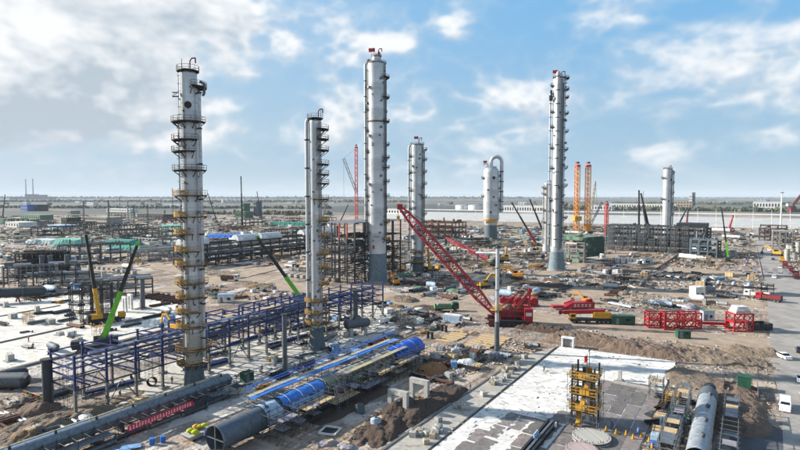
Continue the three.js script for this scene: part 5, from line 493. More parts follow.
// ---------------------------------------------------------------- structures further off
function steelFrame(t, L, nL, W, nW, lv, m, c, b = c * .8, mu = m, split = 1) {      // local x 0..L, z 0..-W
  for (let i = 0; i <= nL; i++) for (let k = 0; k <= nW; k++) { if (nW > 2 && nL > 2 && i && i < nL && k && k < nW) continue; const H = lv[lv.length - 1]; S3().box(L * i / nL, 0, -W * k / nW, c, H * split, c).build('column', m, t); if (split < 1) S3().box(L * i / nL, H * split, -W * k / nW, c, H * (1 - split), c).build('column', mu, t); }
  for (const y of lv) { for (let k = 0; k <= nW; k++) S3().bar([0, y, -W * k / nW], [L, y, -W * k / nW], b, b * 1.3).build('beam', m, t); for (let i = 0; i <= nL; i++) S3().bar([L * i / nL, y, 0], [L * i / nL, y, -W], b, b * 1.3).build('beam', m, t); }
}
function clutterFrame(t, L, W, lv, q, n, mats) { for (let k = 0; k < n; k++) { const y = lv[Math.floor(q() * lv.length)] + .4, x = q() * L * .8, z = -q() * W * .85, m = mats[Math.floor(q() * mats.length)]; if (q() < .55) S3().tube([x, y + .5, z], [Math.min(L, x + 3 + q() * 14), y + .5, z], .25 + q() * .5, undefined, 8).build('pipe', m, t); else if (q() < .6) S3().box(x, y, z, 1.5 + q() * 3, 1 + q() * 1.6, 1.5 + q() * 2).build('equipment', m, t); else S3().tube([x, y, z], [x, y + 2 + q() * 3, z], .5 + q() * .6, undefined, 10).build('vessel', m, t); } }
{ const t = put('pipe_rack', 'open steel rack with red upper columns and white deck beside the tallest wide column', 'steel frame', 200, -155.5), lv = [5, 9.5, 14, 18, 22], q = rng(61); steelFrame(t, 40, 5, 19, 4, lv, MT.steelDark, .6, .4); for (let i = 0; i < 6; i++) for (let k = 0; k < 5; k++) if (i === 0 || k === 0 || i === 5 || k === 4) S3().box(8 * i, 22, -19 * k / 4, .55, 7, .55).build('upper_column', (i === 0 && (k === 1 || k === 2)) || (k === 0 && i === 2) ? MT.redPale : MT.steel, t); S3().box(20, 29, -9.5, 41, .5, 20).build('deck', MT.galv, t); scaffold(S3(), -.8, 40.8, .8, 2.4, 18, 2.6, 2.2, .09).build('scaffold_tubes', MT.steelDark, t); scaffold(S3(), -2.4, -.8, -19, 0, 18, 2.6, 2.2, .09).build('scaffold_tubes', MT.steelDark, t); clutterFrame(t, 40, 19, lv, q, 34, [MT.pipe, MT.pipeDark, MT.pipeLight, MT.steel]); for (let i = 0; i < 5; i++) S3().bar([8 * i, .2, .02], [8 * i + 8, 9.5, .02], .3).bar([8 * i, 9.7, .02], [8 * i + 8, 18, .02], .3).build('brace', MT.steelDark, t); }
{ const t = put('pipe_rack', 'long dark steel rack packed with piping and scaffolding under the far silver column', 'steel frame', 440, -24), lv = [4.5, 8.5, 12.5, 16, 19], q = rng(62); steelFrame(t, 22, 3, 68, 11, lv, MT.steelMid, .7, .5); scaffold(S3(), -2.6, -.6, -68, 0, 18, 2.2, 1.9, .1).build('scaffold_tubes', MT.galv, t); for (let k = 0; k < 9; k++) scaffold(S3(), -5, -2.6, -66 + k * 7.4, -62.5 + k * 7.4, 9 + q() * 11, 1.2, 1.9, .09).build('stair_scaffold', MT.galv, t); scaffold(S3(), -2, 22, .6, 2.6, 18, 2.8, 2.2, .1).build('scaffold_tubes', MT.steelMid, t); clutterFrame(t, 22, 66, lv, q, 60, [MT.pipe, MT.pipeDark, MT.steelMid, MT.pipeLight]); for (const y of lv) for (let k = 0; k < 11; k++) if (q() < .5) S3().box(11, y + .3, -68 * (k + .5) / 11, 21, .15, 5.6).build('grating', MT.steel, t); S3().box(11, 19.3, -9, 21, 2.6, 20).build('top_casing', MT.steelDark, t); for (let k = 0; k < 11; k += 2) S3().bar([-.02, .2, -68 * k / 11], [-.02, 8.5, -68 * (k + 1) / 11], .3).bar([-.02, 8.7, -68 * (k + 1) / 11], [-.02, 16, -68 * k / 11], .3).build('brace', MT.steelMid, t); }
{ const t = put('pipe_rack', 'short grey rack at the road end of the long dark steel rack', 'steel frame', 418, -16), lv = [4, 8, 12], q = rng(63); steelFrame(t, 14, 2, 16, 3, lv, MT.skirtb, .7, .5); clutterFrame(t, 14, 16, lv, q, 16, [MT.bluePale, MT.pipe, MT.galv]); scaffold(S3(), -2, 14, .6, 2.2, 11, 2.6, 2.2, .1).build('scaffold_tubes', MT.steel, t); }
{ // building under green netting
  const p = gp(584, 263), t = thing('netted_building', 'building shell wrapped in scaffolding and green safety netting', 'building', p, TH - .35), lv = [4.2, 8.4, 12.6]; steelFrame(t, 18, 3, 22, 4, [4.2, 8.4, 12.6, 15.5], MT.conc, .8, .6); for (const y of lv) S3().box(9, y, -11, 18.5, .35, 22.5).build('floor_slab', MT.conc, t); scaffold(S3(), -1.8, -.6, -22, 0, 16, 2, 1.8, .08).build('scaffold_tubes', MT.galv, t); scaffold(S3(), -1, 19, .6, 1.8, 16, 2, 1.8, .08).build('scaffold_tubes', MT.galv, t); const q = rng(64); for (let i = 0; i < 8; i++) for (let j = 0; j < 7; j++) S3().box(i * 2.4 + 1.2, j * 2.3 + .2, 2, 2.36, 2.26, .06).build('net_panel', q() < .85 ? MT.netDark : MT.net, t); for (let i = 0; i < 9; i++) for (let j = 0; j < 7; j++) if (q() < (j > 4 ? .7 : .1)) S3().box(-2, j * 2.3 + .2, -i * 2.4 - 1.2, .06, 2.26, 2.36).build('net_panel', q() < .6 ? MT.tarpGreen : MT.net, t); S3().box(9, 15.8, -11, 20, .3, 24).build('roof_sheet', MT.tarpGreen, t); S3().box(-2.1, 11.5, -8, .1, 1, 8).build('notice_board', MT.pink, t); for (let i = 0; i < 3; i++) S3().box(6 * i + 3, 16.1, -6 - 4 * i, 4, .8, 3).build('roof_stack', i % 2 ? MT.wood : MT.netDark, t); }
{ const t = thing('pipe_rack', 'dark brown steel rack behind the medium silver column', 'steel frame', gp(452, 240), TH), lv = [6, 11, 16], q = rng(65); steelFrame(t, 30, 4, 46, 6, lv, MT.rustBrown, .8, .7); clutterFrame(t, 30, 44, lv, q, 24, [MT.brown, MT.pipeDark, MT.rustBrown]); scaffold(S3(), -2, -.6, -46, 0, 14, 3, 2.4, .12).build('scaffold_tubes', MT.rustBrown, t); }
for (const [u, v, L, lab, cov] of [[196, -283, 150, 'long dark pipe rack with rounded white covers on top', 1], [190, -268, 118, 'lower dark pipe rack in front of the white covered one', 0]]) { const t = put('pipe_rack', lab, 'pipe rack', u, v), lv = cov ? [4.5, 8, 11.5] : [3.5, 6.5], q = rng(66 + cov), n = Math.round(L / 9); steelFrame(t, L, n, 9, 1, lv, MT.steelDark, .6, .6); for (let k = 0; k < 7; k++) S3().tube([q() * 30, lv[k % lv.length] + .8, -1.4 - q() * 6], [L - q() * 30, lv[k % lv.length] + .8, -1.4 - q() * 6], .4 + .3 * q(), undefined, 8).build('pipe', [MT.pipeDark, MT.pipe, MT.steelDark][k % 3], t); if (cov) for (let k = 0; k < 7; k++) { if (k === 1 || k === 4) continue; S3().tube([k * 21 + 1, 12.3, -4.5], [k * 21 + 20, 12.3, -4.5], 3.6, 3.6, 14, true, Math.PI, Math.PI * 2).tube([k * 21 + 1, 12.3, -4.5], [k * 21 + 20, 12.3, -4.5], 3.6, 3.6, 14, true, 0, Math.PI).build('cover', MT.whiteRoof, t); } else for (let k = 0; k < 9; k++) S3().box(6 + k * 13, 7, -4.5, 9, .5, 8).build('tray', k % 3 ? MT.steelDark : MT.pipe, t); }
for (const [x, y, L, h, lab] of [[128, 262, 60, 7, 'pale grey low rack with pipes left of the ringed column'], [140, 257, 70, 7, 'second pale grey low rack beyond the first, left of the ringed column'], [150, 252, 66, 6, 'third pale grey low rack, farthest of the row left of the ringed column'], [4, 288, 34, 9, 'grey open rack behind the long dark raised vessel'], [58, 264, 40, 11, 'grey scaffolded rack right of the steel frame building'], [82, 300, 26, 7, 'low dark rack behind the lattice scaffold frame']]) { const p = gp(x, y), t = thing('pipe_rack', lab, 'pipe rack', p, TH - .55), lv = [h * .5, h], q = rng(x); steelFrame(t, L, Math.round(L / 6), 8, 1, lv, x > 120 ? MT.concPale : MT.steel, .5, .4); clutterFrame(t, L, 8, [0, ...lv], q, 22, [MT.galv, MT.concPale, MT.pipe, MT.pipeLight]); scaffold(S3(), 0, L * .6, .8, 2.4, h * 1.1, 2.4, 2, .08).build('scaffold_tubes', MT.galv, t); }
for (const [x, y, w, d, h, lab] of [[404, 262, 10, 8, 14, 'scaffold tower between the two silver columns'], [446, 262, 14, 10, 7, 'grey scaffold stage beyond the red boom'], [600, 268, 16, 10, 5, 'low dark scaffold stage before the netted building'], [525, 262, 18, 10, 6, 'scaffold stage beside the very tall column'], [470, 248, 24, 14, 8, 'grey scaffold stage behind the propped red jib'], [610, 284, 14, 8, 4, 'dark low shed frame on the cleared ground'], [296, 276, 22, 8, 4, 'row of pale boxes on a low stage left of the second column'], [640, 270, 14, 8, 3, 'low grey stage on the cleared ground by the brown pipe']]) { const t = thing('scaffold_stage', lab, 'scaffolding', gp(x, y), TH - .4), q = rng(x * 3); scaffold(S3(), 0, w, -d, 0, h, 1.9, 1.8, .08).build('tubes', q() < .5 ? MT.steel : MT.galv, t); for (let i = 0; i < w - 2; i += 2) S3().box(i + 1, h + .1, -d / 2, 1.9, .12, d).build('deck_board', [MT.woodPale, MT.greyTarp, MT.concPale][Math.floor(q() * 3)], t); for (let i = 0; i < 6; i++) S3().box(1 + q() * (w - 2), h + .2, -1 - q() * (d - 2), 1.4 + q(), 1 + q(), 1.4).build('stored_box', [MT.white, MT.concPale, MT.steelDark][i % 3], t); }
{ const p = gp(6, 303), t = thing('horizontal_drum', 'long dark pipe vessel raised on rust red trestles at the left edge', 'drum', p, -.02 + TH * .35); S3().tube([-16, 4, 0], [13, 4, 0], 1.9, 1.9, 24, false).build('shell', MT.pipeDark, t); S3().tube([13, 4, 0], [13.9, 4, 0], 1.9, .7, 24).build('dished_end', MT.pipeDark, t); for (const x of [-12, -4, 4, 11]) S3().bar([x - 1, 0, -1], [x, 2.5, 0], .4).bar([x + 1, 0, 1], [x, 2.5, 0], .4).box(x, 2.1, 0, 1, .5, 3.4).build('trestle', MT.rustBrown, t); for (const x of [-9, -2, 6]) S3().tube([x, 4, 0], [x + .4, 4, 0], 2, 2, 24).build('band', MT.pipe, t); }
{ const t = thing('steel_structure', 'open lattice scaffold frame on the pale yard beside the yellow crane', 'steel frame', gp(70, 324), TH - .6), lv = [3.2, 6.4, 9.6, 12.5]; steelFrame(t, 12, 4, 6, 2, lv, MT.steelDark, .28, .2); for (let i = 0; i < 4; i++) for (let j = 0; j < 4; j++) S3().bar([3 * i, j * 3.2, 0], [3 * i + 3, j * 3.2 + 3, 0], .12).build('brace', MT.steelDark, t); scaffold(S3(), 6, 12, -6, -.5, 12, 1.5, 1.6, .06).build('scaffold_tubes', MT.steel, t); }
{ const t = thing('steel_structure', 'dark steel frame building under construction behind the twin columns', 'steel frame', gp(16, 277), TH - .7), lv = [4, 8, 12], q = rng(68); steelFrame(t, 22, 4, 10, 2, lv, MT.steelDark, .5, .4); for (const y of lv) S3().box(11, y, -5, 21, .3, 9.6).build('floor_deck', MT.rustBrown, t); clutterFrame(t, 22, 10, lv, q, 12, [MT.brown, MT.steelDark, MT.pipe]); scaffold(S3(), -1, 23, .6, 2, 13, 2.2, 2, .08).build('scaffold_tubes', MT.steel, t); for (let i = 0; i < 5; i++) S3().box(2.2 + i * 4.4, .2, -9.9, 4.2, 11.4, .1).build('wall_panel', MT.steelDark, t); }
for (const [x, y, l] of [[130.5, 309, 'white portal frame next to the short grey column'], [125, 312, 'white portal frame away from the short grey column']]) { const t = thing('concrete_portal', l, 'portal frame', gp(x, y), TH + 1.4); for (const e of [-1.3, 1.3]) S3().box(e, 0, 0, .6, 5, .8).build('pillar', MT.white, t); S3().box(0, 5, 0, 3.3, .6, .86).build('lintel', MT.white, t); }
{ const t = thing('shelter', 'open shelter with flat white roof in the middle of the site', 'shelter', gp(489, 262), TH + .4); S3().box(0, 5.4, 0, 9, .7, 17).build('roof', MT.whiteRoof, t); for (const x of [-3.6, 0, 3.6]) for (const z of [-7, 0, 7]) S3().box(x, 0, z, .6, 5.4, .6).build('post', MT.steelDark, t); S3().box(1, 0, 2, 4, 2.4, 6).build('stored_goods', MT.greyTarp, t); }
{ const q = rng(640); for (let i = 0; i < 22; i++) { const x = 4 + q() * 316, y = 216 + q() * 26; if (x > 186 && x < 205) continue; const t = thing('steel_structure', ['dark open steel frame among the clutter of the left plain', 'brown open steel frame among the clutter of the left plain', 'grey open steel frame among the clutter of the left plain'][i % 3], 'steel frame', gp(x, y), TH - .4 + (q() - .5) * .5, 'small steel frames on the left plain'), L = 18 + q() * 30, h = 5 + q() * 7, W = 8 + q() * 8; steelFrame(t, L, Math.round(L / 6), W, 1, [h * .5, h], [MT.steelDark, MT.rustBrown, MT.steelMid][i % 3], .7, .6); S3().box(L / 2, h * .5, -W / 2, L, .3, W).build('floor_deck', MT.steelDark, t); clutterFrame(t, L, W, [0, h * .5], q, 5, [MT.pipeDark, MT.brown, MT.pipe]); } }
// tall lattice cranes
function latticeTower(label, x, y, top, w, m, head, cat = 'crane') { const p = gp(x, y), t = thing('lattice_tower', label, cat, p, .3), H = topAt(p, top), n = 6; for (let i = 0; i < n; i++) { const s = S3(); lattice(s, [0, 2 + (H - 2) * i / n, 0], [0, 2 + (H - 2) * (i + 1) / n, 0], w, 5, w * .1); s.build('mast_section', m, t); } S3().box(0, 0, 0, w * 1.6, 2, w * 1.6).build('base', MT.steel, t); if (head) { S3().box(0, H, 0, w * 1.15, w * .6, w * 1.15).build('head', head, t); S3().box(0, H + w * .9, 0, w * .7, w * .5, w * .7).build('sheave_block', MT.redDark, t); } return [t, H]; }
{ const [a] = latticeTower('orange lattice lifting tower of a pair, its foot beside the netted building', 576.3, 233, 167, 4.2, MT.orange, MT.redPale); S3().box(0, 14, 0, 9, 5, 7).build('climbing_frame', MT.yellow, a); const [b] = latticeTower('orange lattice lifting tower of a pair, the one next to the pale lattice crane', 587, 233, 167, 4.2, MT.orange, MT.redPale); S3().box(0, 2, 0, 6, 8, 6).build('winch_frame', MT.orange, b); const [c, H] = latticeTower('tall thin red lattice crane mast behind the steel rack', 356.5, 224, 148, 3.6, MT.redPale, MT.red); const J = S3(); lattice(J, [0, H * .42, 0], [-19, H * .86, 0], 3, 14, .25); J.build('luffing_jib', MT.galv, c); S3().tube([-19, H * .86, 0], [-19, H * .3, 0], .15, .15, 4).tube([-19, H * .86, 0], [0, H, 0], .12, .12, 4).build('hoist_rope', MT.steelDark, c);
  latticeTower('red lattice crane mast beside the netted building', 606, 239, 205, 2.6, MT.redPale, MT.red); const d = thing('lattice_crane', 'pale lattice crane boom leaning by the orange lifting towers', 'crane', gp(589, 229)), q = S3(), p = d.position; lattice(q, [0, 3, 0], [7, topAt(p, 181), 0], 2.6, 22, .26, 2.2, .1); q.build('boom', MT.cream, d); S3().box(0, 0, 0, 10, 4, 5).build('superstructure', MT.yellow, d); S3().tube([7, topAt(p, 181), 0], [11, 20, 0], .15, .15, 4).build('hoist_rope', MT.steelDark, d); const e = thing('lattice_crane', 'thin dark lattice boom rising behind the orange lifting towers', 'crane', gp(588, 232)), f = S3(); lattice(f, [0, 3, 0], [16, topAt(e.position, 202), 0], 1.8, 12, .2); f.build('boom', MT.steelDark, e); S3().box(0, 0, 0, 6, 3.4, 4).build('superstructure', MT.steel, e);
  const k = thing('lattice_crane', 'red harbour crane on the far right horizon', 'crane', gp(792, 212)), s = S3(), h = topAt(k.position, 206); lattice(s, [0, h, 0], [22, topAt(k.position, 195), 0], 4, 6, .8); s.build('boom', MT.redDark, k); S3().box(0, 0, 0, 14, h, 10).build('portal', MT.redDark, k); S3().box(-8, h, 0, 12, 6, 8).build('machine_house', MT.white, k); }
// buildings and tanks by base point, width and height in the picture
function block(name, label, cat, x, y, wpx, top, depth, m, o = {}) { const p = gp(x, y), t = thing(name, label, cat, p, o.turn ?? TH, o.group), H = topAt(p, top), w = Math.max(4, (wpx / ppm(p) - depth * .54) / .84), W = o.wide || w; S3().box(depth / 2, 0, 0, depth, H, W).build('wall', m, t); S3().box(depth / 2, H, 0, depth + 1.2, Math.max(.5, H * .05), W + 1.2).build('roof', o.roof || m, t); const n = o.n ?? Math.max(3, Math.round(W / 8)), fl = o.fl || Math.max(1, Math.round(H / 7)); if (o.win !== false) for (let i = 0; i < n; i++) for (let j = 0; j < fl; j++) { const wn = S3().box(-.08, H * (j + .3) / fl, W * ((i + .5) / n - .5), .16, H / fl * .45, W / n * .5).build('window', MT.glass, t); S3().box(-.12, H * (j + .3) / fl - .3, W * ((i + .5) / n - .5), .3, .3, W / n * .56).build('sill', MT.concPale, wn); } S3().box(-.1, 0, W * .42, .2, Math.min(4, H * .5), Math.min(4, W * .1)).build('door', MT.steelDark, t); return t; }
block('warehouse', 'long white building with dark window bays beyond the pale yard', 'building', 524, 212.5, 46, 205.8, 30, MT.white, { n: 18, fl: 1 }); block('warehouse', 'white flat warehouse on the right horizon', 'building', 766.5, 208.5, 25, 202, 40, MT.white, { fl: 1 }); block('office_block', 'tan low building right of the far silver column', 'building', 680, 207, 22, 201.5, 30, mat('#a3947e', .8, 0, 'grime', 14), { fl: 2, n: 8 }); block('silo', 'pale slim tower block beside the tan low building', 'building', 690.5, 206, 4, 195.5, 14, MT.white, { fl: 4, n: 2 }); block('silo', 'dark slim tower block beside the tan low building', 'building', 693.3, 206, 4, 193, 14, MT.skirt, { fl: 4, n: 2 }); block('warehouse', 'wide low white shed behind the slab of the pale yard', 'building', 640, 208.5, 60, 204, 40, MT.white, { fl: 1 }); block('warehouse', 'white shed beside the orange lifting towers', 'building', 600, 210.5, 26, 205.5, 40, MT.whiteRoof, { fl: 1 });
block('warehouse', 'blue walled shed far on the left plain', 'building', 24, 211, 20, 204.8, 40, MT.blueRoof, { roof: MT.blueRoof, n: 6 }); block('warehouse', 'dark walled shed joined to the blue shed', 'building', 36, 211, 8, 205, 30, MT.steelDark, { n: 3 }); block('concrete_structure', 'pale concrete frame building with dark open bays on the left', 'building', 96, 224.5, 42, 217.4, 24, MT.conc, { n: 14, fl: 2 }); block('netted_building', 'dark green netted block beside the concrete frame building', 'building', 64, 224.5, 17, 218, 20, MT.netDark, { n: 4 }); block('netted_building', 'green netted tower block with a crane behind the ringed column', 'building', 243, 216, 7, 204, 16, MT.net, { n: 3, fl: 3 }); block('concrete_block_tower', 'dark grey half built tower block right of the green one', 'building', 255, 216, 7.5, 202, 16, MT.skirt, { n: 4, fl: 4 }); block('concrete_block_tower', 'low green netted base between the two half built blocks', 'building', 240, 218, 18, 212, 20, MT.net, { n: 5, fl: 1 });
for (let i = 0; i < 6; i++) block('apartment_block', 'white apartment block in the far row behind the half built towers', 'building', 222 + i * 4.2, 203, 3.4, 199.5 - (i % 2) * .3, 14, MT.white, { group: 'far white apartment row', n: 3, fl: 3 }); 
for (const [x, y, w, tp, m, l] of [[30, 219.5, 42, 215, MT.tarpGreen, 'pale green roofed shed on the left plain'], [12, 227, 34, 222.5, MT.white, 'white roofed low shed at the left edge'], [54, 229, 30, 225.5, MT.bluePale, 'pale blue roofed low shed behind the teal sheeting'], [150, 219, 44, 214.5, MT.steelDark, 'dark low workshop behind the ringed column'], [118, 212, 40, 208.8, MT.white, 'long white roofed shed on the left plain'], [60, 213.5, 40, 210.6, MT.conc, 'grey long shed near the blue shed'], [290, 214, 60, 210, MT.conc, 'grey low sheds beyond the second column'], [180, 207, 50, 204.6, MT.bluePale, 'pale far shed behind the ringed column'], [310, 206, 34, 203.5, MT.conc, 'far grey shed right of the second column'], [90, 205, 14, 202.5, MT.white, 'small white far shed on the left plain'], [395, 214, 30, 209.4, MT.white, 'white shed between the two silver columns']]) block('shed', l, 'building', x, y, w, tp, 22, m, { fl: 1, roof: m });
{ // teal tarpaulin roofs: low gabled sheds
  const gable = (x, y, w, tp, m, l) => { const p = gp(x, y), t = thing('covered_stockpile', l, 'covered stockpile', p, 1.42), H = topAt(p, tp), W = w / ppm(p); S3().hexa([[0, 0, -W / 2], [24, 0, -W / 2], [22, 0, W / 2], [0, 0, W / 2]].map(v3), [[4, H, -W / 2 + 2], [19, H * .9, -W / 2 + 4], [17, H * .85, W / 2 - 5], [5, H * .8, W / 2 - 2]].map(v3)).build('cover', m, t); const f = S3(); for (let k = 0; k <= 8; k++) f.bar([0, .1, W * (k / 8 - .5)], [4.4, H * .92, (W - 4) * (k / 8 - .5)], .3); f.build('battens', MT.tealPale, t); };
  gable(62, 247, 26, 239, MT.tealPale, 'pale teal covered stockpile behind the steel frame building'); gable(36, 244, 30, 239.5, MT.whiteRoof, 'whitish covered stockpile next to the pale teal one'); gable(115, 246, 30, 240, MT.teal, 'deep teal covered stockpile beyond the crane booms'); gable(120, 250, 40, 247.5, MT.teal, 'low teal sheeted bank in front of the deep teal stockpile'); gable(174, 229, 34, 225, MT.tealPale, 'teal sheeted bank behind the ringed column'); gable(288, 226, 40, 222, MT.teal, 'teal sheeted bank left of the second column'); gable(14, 224, 40, 218.5, MT.tarpGreen, 'green sheeted bank at the left edge of the plain'); gable(228, 239, 48, 235, MT.blueBright, 'bright blue sheeted stockpile with white bundles');
  const q = rng(71); for (let i = 0; i < 14; i++) { const p = gp(206 + q() * 48, 235 + q() * 2.5), t = thing('white_bundle', 'white wrapped bundle on the bright blue sheeted stockpile', 'bundle', p.setY(q() * 2), q() * 3, 'white bundles on the blue stockpile'); S3().box(0, 0, 0, 3.5 + q() * 3, 2.5 + q() * 2, 3).build('bundle', MT.white, t); S3().box(0, -.02, 0, 1, 3.8, 3.1).build('strap', MT.bluePale, t); } }
for (const [x, y, l] of [[462, 209.5, 'white storage tank beyond the pale yard, the one left of its twin'], [475, 209.8, 'white storage tank beyond the pale yard, the one right of its twin']]) { const p = gp(x, y), t = thing('storage_tank', l, 'tank', p), H = topAt(p, 205.2), r = 6.6 / ppm(p); shellOf(t, [[r, 0], [r, H], [r * .5, H * 1.12], [.1, H * 1.16]], MT.white, 'shell'); S3().tube([0, H, 0], [0, H + .8, 0], r + .4, r + .4, 28).build('rim', MT.galv, t); ladder(t, 90, r + .5, 0, H, 4); }
{ // power station on the horizon
  const t = thing('power_station', 'distant power station block with two tall chimneys on the left horizon', 'power station', gp(34, 199.4)), k = 1 / ppm(t.position); S3().box(-2 * k, 0, 0, 9 * k, 5.2 * k, 90).build('boiler_house', MT.skirt, t); S3().box(8 * k, 0, 0, 7 * k, 4.6 * k, 90).build('turbine_hall', MT.skirt, t); S3().box(4 * k, 0, 80, 40 * k, 2.6 * k, 120).build('coal_store', MT.skirt, t); for (const [x, h] of [[-6, 20], [1, 20.5]]) { const c = S3().tube([x * k, 0, 30], [x * k, h * k, 30], .55 * k, .38 * k, 14).build('chimney', MT.concDark, t); S3().tube([x * k, h * k * .93, 30], [x * k, h * k, 30], .5 * k, .5 * k, 14).build('crown', MT.redPale, c); } }
{ // light masts along the pale yard, and the big mast by the road
  const mk = () => { const t = thing('light_mast', 'thin white lamp post standing along the pale yard', 'lamp post', new THREE.Vector3(), TH, 'lamp posts along the pale yard'); S3().tube([0, 0, 0], [0, 16, 0], .3, .2, 6).build('pole', MT.white, t); S3().bar([0, 15.8, 0], [3, 16.3, 0], .25).box(3, 16, 0, 1.4, .3, .6).build('lamp_arm', MT.white, t); return t; }, a = mk(); let n = 0; for (const row of [0, 1]) for (let i = 0; i < 22; i++) { const p = gp(420 + i * 18.5, (row ? 211.6 : 219.4) + (i * 18.5 + 5) * (row ? .0184 : .0283)), o = n ? a.clone() : a; if (n) { o.name = nm('light_mast'); scene.add(o); } o.position.copy(p); n++; }
  const p = gp(780.5, 230), t = thing('flood_mast', 'tall white floodlight mast beside the road', 'light mast', p), H = topAt(p, 193); S3().tube([0, 0, 0], [0, H, 0], 1.1, .6, 10).build('pole', MT.white, t); S3().tube([0, H, 0], [0, H + 1, 0], 2, 2, 12).build('lamp_ring', MT.galv, t); for (const [x, y, tp] of [[165, 226, 210], [148, 226, 204], [134, 226, 205], [109, 226, 200], [84, 222, 201], [173, 217, 188], [643, 206, 191], [190, 214, 195], [120, 212, 197], [405, 222, 205]]) { const q = gp(x, y), m = thing('lattice_mast', 'thin dark pylon mast on the far plain', 'mast', q, .4, 'thin dark masts on the plain'), h = topAt(q, tp), s = S3(); lattice(s, [0, 0, 0], [0, h, 0], 2.4, 14, .24, 1); s.build('lattice', MT.steelDark, m); S3().bar([-2, h * .9, 0], [2, h * .9, 0], .4).build('cross_arm', MT.steelDark, m); } for (const [x, y, tp] of [[109, 224, 201.5], [128, 222, 202]]) { const q = gp(x, y), m = thing('chimney', 'slim pale chimney stack beyond the concrete frame building', 'chimney', q, 0, 'slim pale stacks'), h = topAt(q, tp); S3().tube([0, 0, 0], [0, h, 0], 1.6, 1.1, 12).build('stack', MT.concPale, m); S3().tube([0, h * .8, 0], [0, h * .82, 0], 2, 2, 12).build('gallery', MT.steelDark, m); } }
{ // concrete structures right of the road
  const q = rng(90); for (const [x, y, w, tp, l] of [[776, 241, 14, 229, 'rust brown half built block with open bays right of the road'], [792, 250, 16, 232, 'grey concrete frame right of the road behind the lorries'], [787, 235, 22, 226, 'brown grey frame building right of the road near the pale yard']]) { const p = gp(x, y), t = thing('concrete_structure', l, 'concrete frame', p, TH), H = topAt(p, tp), W = w / ppm(p); steelFrame(t, 16, 2, W, 3, [H * .33, H * .66, H], y === 250 ? MT.conc : MT.rustBrown, .9, .8); for (const y2 of [.33, .66, 1]) S3().box(8, H * y2, -W / 2, 15.6, .4, W - .4).build('floor_slab', MT.conc, t); clutterFrame(t, 16, W, [0, H * .33, H * .66], q, 10, [MT.conc, MT.brown, MT.galv]); scaffold(S3(), -1.6, -.5, -W, 0, H, 2.6, 2.2, .1).build('scaffold_tubes', MT.galv, t); }
  for (let i = 0; i < 9; i++) { const p = gp(786 + q() * 16, 246 + q() * 16), t = thing('concrete_cylinder', 'pale upright concrete pier among the blocks right of the road', 'pier', p, 0, 'concrete piers right of the road'), r = 1 + q() * .8, h = 4 + q() * 4; S3().tube([0, 0, 0], [0, h, 0], r, r, 14).build('pier', MT.concPale, t); S3().tube([0, h, 0], [0, h + .4, 0], r * 1.15, r * 1.15, 14).build('cap', MT.conc, t); } }
{ const pl = (a, b, h, r, m, l) => { const p = gp(...a), q = gp(...b).sub(p), t = thing('pipeline', l, 'pipe', p); S3().tube([0, h, 0], [q.x, h, q.z], r, r, 12).build('pipe_run', m, t); for (const e of [.1, .5, .9]) S3().box(q.x * e, 0, q.z * e, .6, h, 1.2).build('support', MT.concDark, t); }; pl([657, 270], [678, 256], .8, .6, MT.brown, 'long brown pipe laid across the cleared ground'); pl([680, 260], [707, 263], 3, 1.5, MT.white, 'white pipe vessel raised on supports before the steel rack'); pl([690, 254], [706, 255.5], 3.5, 1.5, MT.white, 'shorter white pipe vessel close to the steel rack'); pl([648, 305], [672, 308], 1.4, .8, MT.bluePale, 'pale grey pipe bundle on racks behind the red lattice sections'); pl([702, 232], [730, 233], 3, 2.2, MT.whiteRoof, 'long white roofed pipe housing near the pale yard'); pl([722, 239], [740, 240], 3, 1.2, MT.white, 'white pipe vessel beside the green and black boomed crane'); }
// ---------------------------------------------------------------- cabins, boxes and people of the near site
function cabin(label, pos, turn, m, o = {}) { const t = thing(o.name || 'site_cabin', label, o.cat || 'cabin', pos, turn, o.group), [L, H, W] = o.size || [6, 2.6, 2.4]; S3().box(0, .15, 0, L, H, W).build('body', m, t); S3().box(0, H + .15, 0, L + .15, .14, W + .15).build('roof', o.roof || MT.white, t); for (const z of [-W / 2 - .03, W / 2 + .03]) { const w = S3().box(L * .2, 1.1, z, L * .22, .9, .05).build('window', MT.glass, t); S3().box(L * .2, 1.0, z, L * .26, .08, .1).build('sill', MT.galv, w); S3().box(-L * .25, .2, z, .95, 2, .06).build('door', MT.galv, t); } S3().box(-L * .4, 0, 0, .3, .15, W).box(L * .4, 0, 0, .3, .15, W).build('skid', MT.steelDark, t); return t; }
cabin('dark green site cabin on a concrete pad beside the soil heap', gp(744, 389), TH, MT.green, { size: [2.2, 2.7, 2.4], roof: MT.green }); cabin('bright green generator box at the kerb of the site road', gp(683, 338), -.1, MT.green, { size: [3.6, 2, 2], roof: MT.green }); cabin('dark green container on white blocks beside the truck crane', gp(622, 324), -.06, MT.green, { size: [7.5, 2.6, 2.6], roof: MT.green }); cabin('small grey green cabin behind the red lattice sections', gp(707, 320), -.1, MT.bluePale, { size: [3.6, 3, 2.6], roof: MT.tarpGreen }); cabin('white cabin in the middle of the dark clutter behind the red sections', gp(697, 297), .3, MT.white, { size: [5, 4.2, 3.4] }); cabin('white and pale blue cabin right of the ringed column', gp(226, 302), .2, MT.white, { size: [6, 3, 3], roof: MT.blueSheet }); cabin('small green skip box by the grey steel column', gp(247, 381), TH, MT.green, { size: [2.4, 1.8, 2], roof: MT.netDark });
